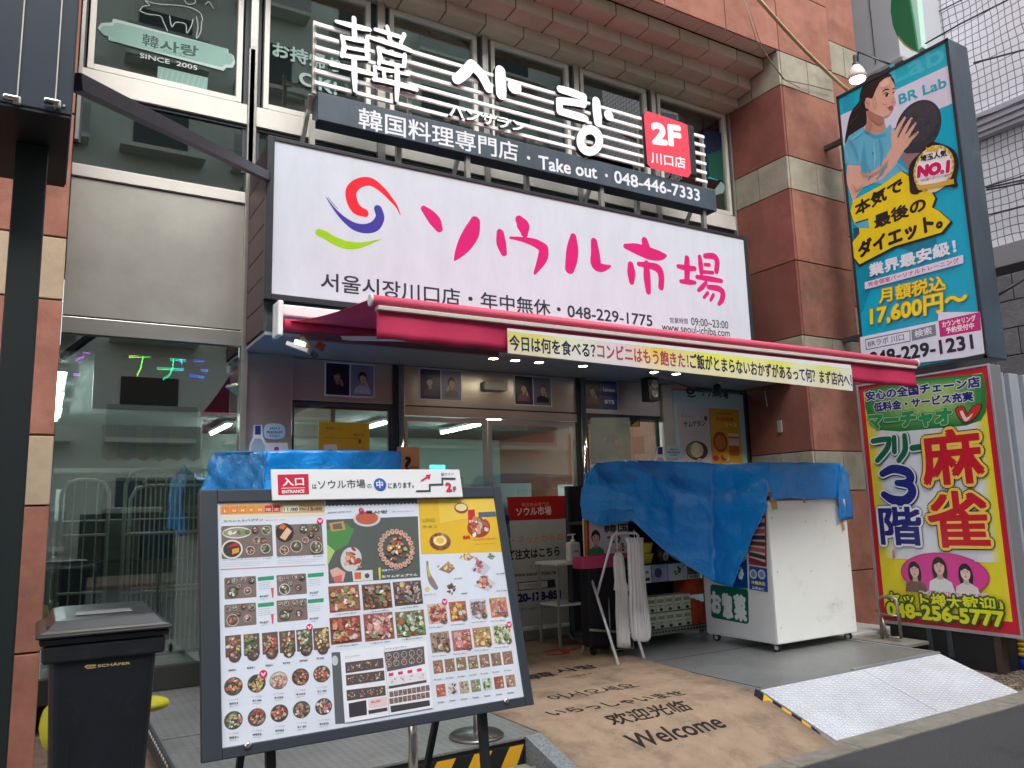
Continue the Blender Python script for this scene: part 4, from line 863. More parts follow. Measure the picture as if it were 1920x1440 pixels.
# 3D letters: strokes/fonts extruded
def solid(name, sheetfn, parent, depth, matf, mats_):
    s = Sheet((0, YB-.06, 0)); s.STEP = 0.0004; sheetfn(s)
    me = bpy.data.meshes.new(name); off = wl(parent); me.from_pydata([tuple(v-off) for v in s.v], [], s.f); me.materials.append(matf); me.materials.append(mats_)
    o = bpy.data.objects.new(name, me); C.objects.link(o); o.parent = parent
    md = o.modifiers.new('solid', 'SOLIDIFY'); md.thickness = depth; md.offset = -1; md.material_offset = 0; md.material_offset_rim = 1; md.use_quality_normals = False
    return o
EDGE = M('letter_edge', (40, 42, 44), .5)
c2 = lambda pts: [(500+x/3.2, y/3.2, h/3.2*1.15) for x, y, h in pts]
c3 = lambda pts: [(1000+x/3.2, y/3.2, h/3.2) for x, y, h in pts]
HAN = [[(418, 128, 9), (480, 145, 13), (560, 165, 14), (618, 178, 10)], [(524, 108, 11), (528, 230, 14)], [(450, 215, 9), (465, 280, 13), (452, 335, 11)], [(455, 222, 9), (530, 238, 12), (600, 250, 10)], [(604, 225, 10), (600, 300, 12), (606, 355, 9)], [(466, 282, 9), (590, 305, 10)], [(458, 332, 10), (530, 345, 12), (600, 352, 9)], [(384, 388, 8), (460, 400, 13), (560, 425, 14), (632, 445, 10)], [(524, 345, 13), (526, 440, 15), (530, 545, 10)],
       [(652, 178, 9), (720, 198, 12), (800, 222, 10)], [(722, 160, 9), (736, 222, 12), (742, 258, 9)], [(824, 208, 11), (802, 262, 9)], [(610, 222, 9), (700, 250, 13), (800, 280, 14), (868, 308, 10)], [(668, 290, 9), (680, 345, 12), (672, 385, 9)], [(672, 300, 9), (760, 325, 12), (826, 342, 9)], [(828, 328, 9), (824, 380, 11), (826, 402, 8)], [(676, 368, 9), (760, 388, 11), (822, 400, 8)],
       [(645, 402, 8), (710, 420, 11), (770, 430, 9)], [(645, 410, 8), (652, 455, 10), (642, 482, 8)], [(640, 478, 9), (720, 490, 13), (820, 515, 14), (898, 540, 10)], [(700, 425, 9), (706, 484, 10)], [(780, 400, 12), (782, 500, 14), (778, 605, 9)], [(760, 430, 8), (850, 450, 8)]]
solid('letter', lambda s: [s.spx(c2(q), (255, 255, 255)) for q in HAN], ls, .05, LETW, EDGE)
solid('letter', lambda s: [s.spx(c2(q), (255, 255, 255)) for q in ([(1140, 475, 25), (1185, 440, 27), (1232, 388, 26)], [(1232, 388, 26), (1290, 450, 25), (1332, 530, 23)])], ls, .06, LETW, EDGE)
solid('letter', lambda s: [s.spx(c2(q), (255, 255, 255)) for q in ([(1402, 425, 26), (1405, 500, 28), (1408, 565, 27)], [(1484, 520, 34), (1490, 522, 34)])], ls, .06, LETW, EDGE)
solid('letter', lambda s: [s.spx(c3(q), (255, 255, 255)) for q in ([(160, 535, 20), (230, 555, 22), (300, 582, 20)], [(302, 580, 20), (300, 622, 20)], [(300, 625, 20), (230, 612, 20), (158, 606, 20)], [(155, 605, 20), (158, 665, 20)], [(158, 668, 20), (240, 690, 22), (312, 712, 20)])], ls, .06, LETW, EDGE)
solid('letter', lambda s: [s.spx(c3(q), (255, 255, 255)) for q in ([(378, 608, 24), (382, 670, 27), (388, 735, 24)], [(450, 692, 27), (455, 694, 27)])], ls, .06, LETW, EDGE)
def ring(s):
    cx, cy_, n = 339, 843, 28
    for k in range(n):
        a0, a1 = 6.2832*k/n, 6.2832*(k+1)/n
        f = lambda r1, r2, a: s.P(*[(1000+(cx+r1*math.cos(a))/3.2), (cy_+r2*math.sin(a))/3.2])
        s.poly([f(80, 92, a0), f(80, 92, a1), f(34, 38, a1), f(34, 38, a0)], (255, 255, 255), keep=True)
solid('letter', ring, ls, .06, LETW, EDGE)
solid('letter', lambda s: s.tpx('ハンサラン', (842, 218), (984, 249), 22, (255, 255, 255), bold=.03), ls, .04, LETW, EDGE)
# red 2F badge
bd = Sheet((0, YB-.075, 0)); bd.ppx([(1207, 215), (1213, 208), (1280, 230), (1289, 235), (1296, 325), (1290, 333), (1222, 316), (1214, 308)], (232, 70, 88))
bx('badge_box', 5.885, 6.66, YB-.07, YB+.02, 5.52, 6.19, BLACK, ls, .03, seg=4)
bd.tpx('2F', (1222, 270), (1279, 277), 42, (240, 240, 242), bold=.045); bd.tpx('川口店', (1221, 306), (1286, 317), 22, (240, 240, 242), bold=.02)
bd.build('badge_face', ls)

# ================================================================ AWNING
aw = thing('awning', 'crimson fabric awning with pink front bar sloping out under the main sign', 'awning', (4.3, 4.4, 2.8))
AX0, AX1 = 1.655, 6.965
bx('cassette', 1.60, 6.9, 6.28, 6.385, 3.20, 3.30, WHITE, aw, .015)
bx('end_bracket', 1.555, 1.60, 6.2, 6.38, 3.02, 3.31, WHITE, aw, .012); MB().tube([(1.61, 6.25, 3.12), (6.9, 6.25, 3.12)], .05, 16).build('roller', REDFAB, aw)
n = 16; fm = MB()
for i in range(n+1):
    t_ = i/n
    for j in range(9):
        u = j/8; x = AX0+(AX1-AX0)*t_; y = 6.24+(4.33-6.24)*u; z = 3.15+(2.875-3.15)*u-.03*math.sin(math.pi*u)
        fm.v.append((x, y, z))
for i in range(n):
    for j in range(8): a = i*9+j; fm.face((a, a+1, a+10, a+9))
fo = fm.build('fabric', REDFAB, aw, smooth=True); md = fo.modifiers.new('s', 'SOLIDIFY'); md.thickness = .003
MB().tube([(AX0-.03, 4.30, 2.845), (AX1+.03, 4.30, 2.845)], .033, 16).build('front_bar', PINKBAR, aw)
for x in (AX0-.045, AX1+.03): MB().lathe((x, 4.30, 2.845), [(.03, 0), (.039, .003), (.039, .012), (.03, .015)], 20, (1, 0, 0)).build('end_cap', WHITE, aw)
bx('bar_channel', AX0, AX1, 4.27, 4.33, 2.785, 2.812, M('channel_grey', (206, 200, 190), .5), aw, .004)
vm = MB(); n = 120
for i in range(n+1):
    x = AX0+.0+(AX1-AX0)*i/n
    for j in range(5):
        z = 2.805-(2.805-2.612)*j/4+.004*math.sin(i*.9)*(j/4); y = 4.296+.010*math.sin(x*5.1+1)*(j/4)+.006*math.sin(x*13)*(j/4); vm.v.append((x, y, z))
for i in range(n):
    for j in range(4): a = i*5+j; vm.face((a, a+1, a+6, a+5))
vo = vm.build('valance', REDFAB, aw, smooth=True); md = vo.modifiers.new('s', 'SOLIDIFY'); md.thickness = .002
MB().bar((2.1, 6.25, 3.05), (3.0, 5.4, 2.94), .05, .03).build('folding_arm', WHITE, aw); MB().bar((3.0, 5.4, 2.93), (2.3, 4.36, 2.80), .05, .03).build('folding_arm', WHITE, aw)
MB().bar((6.5, 6.25, 3.05), (5.7, 5.4, 2.94), .05, .03).build('folding_arm', WHITE, aw); MB().bar((5.7, 5.4, 2.93), (6.4, 4.36, 2.80), .05, .03).build('folding_arm', WHITE, aw)
MB().bar((1.75, 6.25, 3.03), (3.6, 6.25, 3.03), .05, .04).build('square_tube', M('tube_plum', (110, 84, 92), .5), aw)
# banner on valance
bn = thing('banner', 'yellow and white slogan banner pinned along the awning valance', 'banner', (4.3, 4.27, 2.6))
s = Sheet((0, 4.272, 0)); s.L = 1
P0, P1, P2, P3 = s.P(952, 621), s.P(1597, 691), s.P(1599, 733), s.P(952, 662)
def lerp(a, b, t): return (a[0]+(b[0]-a[0])*t, a[1]+(b[1]-a[1])*t)
N_ = 90
ycol = [(0, (224, 214, 120)), (.07, (226, 216, 118)), (.14, (228, 230, 196)), (.26, (222, 208, 216)), (.32, (236, 206, 170)), (.36, (236, 206, 80)), (.43, (228, 218, 150)), (.5, (238, 232, 90)), (.58, (240, 236, 110)), (.66, (232, 230, 150)), (.74, (232, 226, 110)), (.82, (226, 228, 200)), (.9, (228, 226, 120)), (1, (220, 220, 214))]
for k in range(N_):
    t0, t1 = k/N_, (k+1)/N_; t = (t0+t1)/2
    for q in range(len(ycol)-1):
        if ycol[q][0] <= t <= ycol[q+1][0]: f = (t-ycol[q][0])/(ycol[q+1][0]-ycol[q][0]); c_ = tuple(int(ycol[q][1][i]*(1-f)+ycol[q+1][1][i]*f) for i in range(3)); break
    for v0, v1, mxx in ((0, .3, 0), (.3, .62, .25), (.62, 1, .62)):
        cc = tuple(int(c_[i]*(1-mxx)+(228, 222, 222)[i]*mxx) for i in range(3))
        s.poly([lerp(lerp(P0, P3, v1), lerp(P1, P2, v1), t0), lerp(lerp(P0, P3, v1), lerp(P1, P2, v1), t1), lerp(lerp(P0, P3, v0), lerp(P1, P2, v0), t1), lerp(lerp(P0, P3, v0), lerp(P1, P2, v0), t0)], cc, keep=True)
s.nxt()
s.tpx('今日は何を食べる？', (955, 657), (1117, 672), 30, (40, 42, 78), bold=.022); s.tpx('コンビニはもう飽きた！', (1120, 672), (1292, 691), 30, (170, 70, 84), bold=.022)
s.tpx('ご飯がとまらないおかずがあるって何？まず店内へ！', (1294, 691), (1598, 726), 29, (50, 48, 74), bold=.022)
s.build('printed_face', bn, mat=PRINTM)
bx('cloth', s.P(952, 640)[0], s.P(1598, 712)[0], 4.273, 4.276, 2.617, 2.755, WHITE, bn)
# speaker, floodlight, spots
sp_t = thing('speaker', 'small black two cone speaker hanging from the soffit right of the doors', 'speaker', (6.28, 7.0, 2.6))
a = PY(6.9, 1216, 707); b = PY(6.9, 1238, 752)
bx('cabinet', a.x, b.x, 6.9, 7.05, b.z, a.z, BLACK, sp_t, .015); bx('bracket', (a.x+b.x)/2-.02, (a.x+b.x)/2+.02, 6.98, 7.0, a.z, 3.07, BLACK2, sp_t)
for k in (.3, .7):
    z = b.z+(a.z-b.z)*k; MB().lathe(((a.x+b.x)/2, 6.9, z), [(.052, 0), (.05, .01), (.036, .012), (.03, .002)], 20, (0, -1, 0)).build('cone', M('speaker_ring', (92, 94, 98), .4), sp_t)
t = thing('flood_light', 'tilted halogen flood light at the left end of the awning', 'flood light', (1.65, 6.0, 2.95))
MB().bar((1.62, 6.1, 2.93), (1.76, 6.0, 2.86), .12, .03).build('reflector', SBRITE, t); MB().bar((1.66, 6.06, 2.945), (1.72, 6.02, 2.92), .05, .03).build('lens', M('halogen', (255, 226, 170), .4, emit=3), t)
MB().bar((1.72, 6.1, 2.98), (1.82, 6.05, 2.84), .10, .05).build('housing', BLACK2, t); MB().bar((1.84, 6.1, 2.95), (1.9, 6.1, 2.92), .05, .05).build('orange_knob', M('orange_knob', (150, 70, 36), .5), t)
t = thing('spot_light', 'small black spot light under the right end of the awning above the blue panel', 'spot light', (7.2, 6.9, 3.0))
q = PY(6.9, 1345, 721); MB().lathe(tuple(q), [(.03, 0), (.05, .03), (.055, .12), (.04, .14)], 14, (-.4, -.2, -1)).build('head', BLACK, t); MB().tube([tuple(q), (q.x+.15, 6.9, q.z+.07), (q.x+.5, 6.95, q.z+.07)], .008, 6).build('arm', WHITE, t)
MB().tube([(5.7, 6.6, 3.05), (7.0, 7.1, 2.97)], .006, 6).build('cable', RUBBER, None, label='thin black cable along the soffit by the hanging speaker', cat='cable')
bx('switch_box', 7.900, 7.919, 6.68, 6.75, 2.45, 2.6, M('switch', (150, 146, 140), .5), None, .005, label='small grey switch box on the side of the red stone pillar', cat='switch box')
MB().tube([(7.9, 6.9, 3.0), (7.905, 6.88, 2.8)], .006, 6).build('chain', WHITE, None, label='short white pull chain hanging by the red pillar below the awning', cat='chain')

# ================================================================ BR LAB SIGN (projecting)
XB = 8.5
br = thing('projecting_sign', 'tall dark framed fitness sign in turquoise with a woman holding a black ball', 'sign', (XB, 5.1, 3.0))
y0_, y1_, z0_, z1_ = 4.425, 5.885, 3.035, 6.70
bx('sign_body', XB+.004, XB+.385, y0_, y1_, z0_, z1_, GREYB, br, .012)
for q in ((y0_, y0_+.035, z0_, z1_), (y1_-.03, y1_, z0_, z1_), (y0_, y1_, z1_-.035, z1_), (y0_, y1_, z0_, z0_+.035)): bx('frame_trim', XB-.014, XB+.003, q[0], q[1], q[2], q[3], BLACK, br, .002)
MB().bar((XB+.2, y1_, 6.2), (XB+.2, 6.3, 6.2), .06, .06).build('bracket', BLACK2, br); MB().bar((XB+.2, y1_, 3.6), (XB+.2, 6.3, 3.6), .06, .06).build('bracket', BLACK2, br)
def BR():
    R3 = random.Random(5)
    s = Sheet((XB, 0, 0), (0, -1, 0), (0, 0, 1)); s.L = 1; s.STEP = .00018
    P = s.P; f4 = lambda pts: [(1420+x/3.84, y/3.84) for x, y in pts]; f8 = lambda pts: [(1420+x/3.84, 350+y/3.84) for x, y in pts]
    s.rect(-y1_+.03, z0_+.035, -y0_-.035, z1_-.035, (0, 176, 206)); s.ppx(f4([(575, 690), (1380, 290), (1400, 500), (590, 860)]), (20, 184, 204))
    s.ppx(f4([(590, 835), (1388, 465), (1418, 738), (615, 1080)]), (224, 222, 238))
    s.ppx(f8([(680, 330), (830, 380), (1000, 450), (880, 560), (760, 900), (730, 930)]), (0, 150, 176)); s.ppx(f8([(690, 300), (740, 290), (760, 360), (700, 440)]), (30, 84, 110)); s.ppx(f8([(1020, 440), (1180, 330), (1290, 360), (1290, 420), (1150, 480)]), (0, 132, 160))
    s.ppx(f4([(660, 690), (690, 690), (700, 720), (670, 740), (700, 740), (710, 790), (620, 800), (612, 690)]), (30, 166, 196))
    s.tpx('Lab', (1672, 160), (1772, 116), 38, (70, 196, 214), bold=.02); s.tpx('BR Lab', (1686, 197), (1776, 163), 20, (30, 176, 196), bold=.025)
    # ball
    cx, cy_ = P(1420+1155/3.84, 916/3.84); ru = abs(P(1420+985/3.84, 930/3.84)[0]-P(1420+1328/3.84, 880/3.84)[0])/2; rv = abs(P(1720, 725/3.84)[1]-P(1720, 1108/3.84)[1])/2
    s.ell(cx, cy_, ru, rv, (56, 58, 66), 36); s.ell(cx+ru*.05, cy_+rv*.15, ru*.8, rv*.75, (66, 68, 76), 30)
    SKN = (226, 178, 154); SKD = (206, 154, 130); HR = (44, 34, 36)
    s.ppx(f4([(1030, 1110), (1180, 1100), (1130, 1170), (1110, 1240), (1060, 1190)]), (150, 122, 120))
    # ponytail, body, neck
    s.ppx(f4([(760, 640), (740, 720), (680, 800), (650, 900), (632, 1035), (690, 960), (760, 920), (800, 860), (800, 740)]), HR, smooth=4)
    s.ppx(f4([(785, 800), (900, 820), (915, 880), (940, 960), (850, 985), (770, 940), (790, 880)]), SKD)
    s.ppx(f4([(632, 1180), (625, 1060), (660, 980), (760, 915), (800, 950), (860, 968), (905, 950), (960, 895), (985, 960), (990, 1100), (1010, 1170), (1090, 1235), (1060, 1260), (920, 1330), (760, 1300), (742, 1190)]), (104, 186, 214))
    s.ppx(f4([(742, 1190), (770, 1010), (790, 1180), (800, 1300), (760, 1310)]), (84, 164, 196)); s.ppx(f4([(770, 935), (850, 975), (930, 960), (925, 985), (850, 1000), (765, 955)]), (84, 164, 196))
    s.ppx(f4([(650, 1185), (745, 1192), (752, 1262), (850, 1225), (930, 1130), (960, 1070), (1040, 1030), (1075, 1020), (1060, 1080), (1000, 1180), (900, 1290), (760, 1350), (690, 1450), (640, 1300)]), SKN)
    s.ppx(f4([(1015, 995), (985, 940), (970, 1000), (975, 1080), (1030, 1110), (1090, 1050), (1110, 1010), (1060, 960)]), SKN)
    for q in ([(990, 985, 18), (1020, 920, 15), (1062, 850, 9)], [(1030, 1000, 17), (1065, 930, 15), (1110, 855, 9)], [(1055, 1020, 17), (1095, 955, 14), (1140, 890, 9)], [(1070, 1050, 16), (1110, 1000, 14), (1155, 955, 9)], [(985, 1060, 16), (980, 1000, 15), (975, 935, 10)]):
        s.spx([(1420+x/3.84, y/3.84, h/3.84) for x, y, h in q], SKN)
    for q in ([(1010, 985, 1.5), (1045, 915, 1.5)], [(1048, 1000, 1.5), (1085, 925, 1.5)], [(1070, 1030, 1.5), (1110, 970, 1.5)]): s.spx([(1420+x/3.84, y/3.84, h/3.84) for x, y, h in q], SKD)
    # head: three quarter face to the right
    s.ppx(f4([(900, 520), (960, 545), (985, 600), (995, 650), (985, 690), (1000, 735), (985, 760), (975, 790), (950, 830), (905, 842), (850, 820), (800, 780), (780, 700), (790, 600), (830, 540)]), SKN, smooth=4)
    s.ppx(f4([(985, 690), (1000, 735), (985, 760), (965, 745), (975, 700)]), (216, 166, 142), smooth=3); s.ppx(f4([(850, 820), (905, 842), (950, 830), (930, 845), (880, 850)]), SKD)
    s.ppx(f4([(770, 600), (800, 555), (860, 525), (930, 520), (968, 540), (960, 552), (930, 560), (890, 590), (855, 650), (835, 700), (820, 712), (805, 705), (780, 712), (765, 760), (740, 740), (742, 670)]), HR, smooth=4)
    s.ppx(f4([(960, 545), (985, 570), (997, 625), (985, 600), (965, 570)]), HR)
    s.ppx(f4([(775, 735), (790, 712), (812, 722), (815, 760), (800, 785), (782, 775)]), (214, 160, 138), smooth=3); s.spx([(1420+x/3.84, y/3.84, h/3.84) for x, y, h in [(790, 735, 3), (800, 755, 3), (798, 772, 2)]], (180, 120, 104))
    pxs = lambda l: [(1420+x/3.84, y/3.84, h/3.84) for x, y, h in l]
    s.spx(pxs([(905, 660, 4), (925, 645, 5), (950, 645, 3)]), HR); s.spx(pxs([(975, 640, 3), (992, 640, 3)]), HR)
    s.ppx(f4([(910, 690), (925, 672), (948, 676), (952, 690), (930, 698)]), (236, 226, 224)); s.ell(*P(1420+934/3.84, 685/3.84), .022, .022, (50, 34, 34), 12); s.spx(pxs([(906, 686, 2), (926, 669, 3.5), (950, 676, 2)]), HR)
    s.spx(pxs([(978, 668, 4), (985, 665, 4)]), HR); s.spx(pxs([(975, 735, 3), (985, 742, 3)]), (180, 120, 104)); s.ppx(f4([(940, 775), (968, 760), (980, 768), (978, 790), (955, 795)]), (190, 90, 96), smooth=3); s.spx(pxs([(940, 776, 1.5), (968, 774, 1.5)]), (140, 60, 66))
    s.spx(pxs([(832, 1100, 3), (838, 1110, 3)]), (40, 80, 110))
    sh = lambda pts, col: s.ppx(f4(pts), col, smooth=3)
    sh([(800, 790), (850, 822), (905, 845), (915, 880), (880, 900), (830, 870), (795, 830)], (178, 126, 106)); sh([(792, 890), (810, 860), (830, 900), (815, 950), (785, 945)], (188, 134, 112))
    sh([(830, 715), (850, 690), (865, 740), (860, 790), (835, 775)], (214, 162, 138)); sh([(905, 720), (940, 712), (955, 735), (930, 752), (905, 745)], (232, 172, 152))
    sh([(880, 600), (930, 570), (955, 585), (940, 620), (895, 630)], (238, 196, 174))
    for q in ([(660, 1010, 5), (700, 1060, 9), (730, 1150, 4)], [(880, 990, 4), (900, 1100, 10), (890, 1200, 4)], [(940, 1180, 4), (900, 1240, 9), (860, 1290, 3)], [(800, 1200, 3), (820, 1260, 7), (800, 1295, 3)], [(1010, 1190, 3), (1040, 1230, 6), (1000, 1260, 3)]): s.spx(pxs(q), (86, 166, 196))
    for q in ([(680, 1010, 3), (720, 980, 6), (760, 950, 3)], [(840, 1030, 3), (850, 1130, 7), (845, 1200, 2)], [(640, 1080, 3), (650, 1130, 5), (648, 1170, 2)]): s.spx(pxs(q), (134, 208, 230))
    for q in ([(820, 560, 2), (870, 545, 4), (920, 540, 2)], [(700, 800, 2), (735, 760, 4), (755, 720, 2)], [(670, 900, 2), (700, 860, 3), (730, 820, 2)], [(790, 600, 2), (800, 580, 3), (830, 555, 2)]): s.spx(pxs(q), (84, 68, 68))
    for q in ([(745, 1240, 4), (800, 1262, 9), (880, 1230, 7), (950, 1150, 3)], [(690, 1330, 4), (720, 1370, 8), (760, 1330, 3)]): s.spx(pxs(q), (204, 152, 128))
    for k in range(260):
        a = R3.random()*6.283; d = math.sqrt(R3.random())*.92; g_ = R3.randint(50, 92); u_, v_ = P(1420+1155/3.84+d*math.cos(a)*43, 916/3.84+d*math.sin(a)*47)
        if not (1420+1155/3.84+d*math.cos(a)*43 < 1420+1110/3.84 and d > .0): s.ell(u_, v_, .006, .006, (g_, g_+2, g_+8), 6, keep=True)
    # yellow burst
    YE = (240, 214, 20); bl = [(690, 560+0), ]
    brst = [(1420+x/3.84, y/3.84) for x, y in [(700, 1440), (905, 1330), (1040, 1232), (1095, 1270), (1100, 1330), (1135, 1395), (1250, 1370)]]+f8([(1285, 85), (1260, 150), (1310, 175), (1395, 250), (1330, 330), (990, 430), (740, 560), (695, 505), (690, 400), (740, 340), (735, 290), (700, 260), (675, 180), (690, 110)])
    gx = sum(p[0] for p in brst)/len(brst); gy = sum(p[1] for p in brst)/len(brst)
    s.ppx([(gx+(x-gx)*1.03+1.5, gy+(y-gy)*1.03+1.5) for x, y in brst], (34, 32, 30)); s.ppx(brst, YE)
    s.ppx(f8([(690, 262), (800, 230), (812, 300), (735, 300)]), (90, 180, 206)); s.spx([(1420+715/3.84, 350+262/3.84, 1.2), (1420+800/3.84, 350+235/3.84, 1.2)], (34, 32, 30))
    K = (26, 24, 22); i8 = lambda x, y: (1420+x/3.84, 350+y/3.84)
    s.tpx('本気で', i8(712, 222), i8(1058, 30), 27, K, bold=.035); s.tpx('最後の', i8(850, 310), i8(1225, 170), 27, K, bold=.035); s.tpx('ダイエット。', i8(735, 520), i8(1345, 295), 32, K, bold=.04)
    # badge
    cx, cy_ = P(1752, 322); 
    s.ppx(f4([(1180, 1100), (1250, 1030), (1300, 1028), (1420, 1080), (1455, 1180), (1440, 1290), (1445, 1350), (1350, 1345), (1180, 1385), (1165, 1400), (1110, 1395), (1100, 1330), (1095, 1220), (1120, 1160)]), (40, 30, 28), smooth=3)
    s.ell(cx, cy_+.03, .235, .27, (236, 222, 160), 28); s.ell(cx, cy_+.03, .20, .24, (244, 242, 240), 28)
    for k in range(9):
        for q in (-1, 1):
            a = math.radians(-60+k*15); s.ell(cx+q*.225*math.cos(a), cy_+.03+.25*math.sin(a), .028, .012, (200, 164, 40), 8, rot=(a+1.2 if q > 0 else math.pi-a-1.2))
    s.ppx(f4([(1225, 1095), (1220, 1060), (1245, 1075), (1268, 1045), (1290, 1068), (1315, 1050), (1310, 1088)]), (224, 186, 50))
    s.tpx('埼玉人気', (1728, 305), (1778, 293), 13, K, bold=.03); s.tpx('NO.1', (1721, 336), (1783, 324), 24, (206, 20, 96), bold=.06, ital=.18, outl=(.008, (255, 255, 255)))
    s.ppx(f4([(1150, 1340), (1300, 1318), (1420, 1290), (1425, 1325), (1300, 1352), (1170, 1372)]), (214, 176, 60)); s.tpx('※当社調べ ダイエット部門', (1728, 341), (1782, 331), 4, (120, 90, 60))
    s.tpx('業界最安級！', i8(815, 655), i8(1445, 478), 25, (236, 240, 244), bold=.035)
    s.ppx(f8([(780, 690), (1490, 492), (1492, 552), (782, 742)]), (226, 222, 236)); s.tpx('完全個室パーソナルトレーニング', i8(806, 724), i8(1462, 548), 9, (206, 30, 84), bold=.02)
    s.tpx('月額税込', i8(885, 845), i8(1368, 745), 28, (248, 224, 20), bold=.022, ital=.1, outl=(.005, (190, 130, 20))); s.tpx('17,600円〜', i8(820, 1012), i8(1525, 880), 37, (250, 226, 10), bold=.03, ital=.1, outl=(.005, (190, 130, 20)))
    s.ppx(f8([(748, 1085), (1310, 968), (1312, 905), (1612, 905-2), (1645, 1200), (1500, 1230), (765, 1260+60)]), (232, 232, 244))
    s.ppx(f8([(1312, 968), (1612, 903), (1620, 1035), (1325, 1085)]), (206, 24, 118)); s.tpx('カウンセリング', i8(1340, 1018), i8(1585, 968), 12, (248, 240, 244), bold=.03); s.tpx('予約受付中', i8(1368, 1062), i8(1572, 1022), 12, (248, 240, 244), bold=.03)
    s.ppx(f8([(785, 1100), (1110, 1035), (1113, 1115), (792, 1178)]), (70, 72, 80)); s.ppx(f8([(790, 1106), (1105, 1042), (1108, 1110), (797, 1171)]), (232, 232, 244)); s.tpx('BRラボ 川口', i8(808, 1158), i8(1068, 1106), 12, (60, 60, 70), bold=.01)
    s.ppx(f8([(1118, 1033), (1292, 992), (1298, 1072), (1124, 1112)]), (128, 132, 142)); s.tpx('検索', i8(1145, 1090), i8(1268, 1062), 14, (236, 238, 244), bold=.015)
    s.tpx('048-229-1231', i8(820, 1292), i8(1572, 1170), 26, (24, 26, 34), bold=.03)
    s.build('printed_face', br)
BR()
# lamp on the sign top
lt = thing('sign_lamp', 'lit white bulb lamp hanging from a thin black arm above the turquoise sign', 'lamp', (XB, 5.9, 6.6))
q = PX(XB+.1, 1607, 140); p1 = PX(XB+.1, 1609, 97); p2 = PX(XB+.1, 1668, 120)
MB().tube([tuple(p2), tuple(p1), (p1.x, p1.y+.02, p1.z-.12)], .012, 8).build('arm', BLACK, lt)
MB().lathe((q.x, q.y, q.z), [(.045, .16), (.05, .12), (.03, .09), (.03, .26)], 14).build('socket', BLACK, lt)
MB().lathe((q.x, q.y, q.z-.02), [(.05, .14), (.095, .06), (.11, .0), (.10, -.04)], 18).build('reflector', M('lamp_shell', (225, 205, 200), .3), lt)
MB().lathe((q.x, q.y, q.z-.07), [(.098, .025), (.09, -.01), (.05, -.035), (.01, -.04)], 18).build('bulb', M('bulb_glow', (255, 250, 245), .4, emit=4), lt)

# ================================================================ MAHJONG SIGN
XM = 7.5
mj = thing('standing_sign', 'tall red bordered mahjong parlour sign standing on a black base at the right', 'sign', (XM, 4.6, 0))
my0, my1, mz0, mz1 = 3.905, 5.285, .375, 2.79
bx('sign_body', XM+.004, XM+.20, my0, my1, mz0-.03, mz1+.02, ALU, mj, .01)
for q in ((my0-.012, my0+.012, mz0-.03, mz1+.02), (my1-.012, my1+.012, mz0-.03, mz1+.02), (my0+.012, my1-.012, mz1, mz1+.02), (my0+.012, my1-.012, mz0-.03, mz0)): bx('frame_trim', XM-.014, XM+.003, q[0], q[1], q[2], q[3], ALU, mj, .003)
bx('base_box', 7.52, 7.86, 4.13, 5.2, 0, .35, M('base_black', (22, 24, 26), .6), mj, .005)
bx('base_foot', 7.50, 7.60, 4.10, 4.16, 0, .35, M('rusty_leg', (66, 50, 44), .8, var=.3, vs=14), mj)
for y in (4.55, 4.75): bx('base_bracket', 7.505, 7.52, y, y+.05, .1, .34, BLACK2, mj)
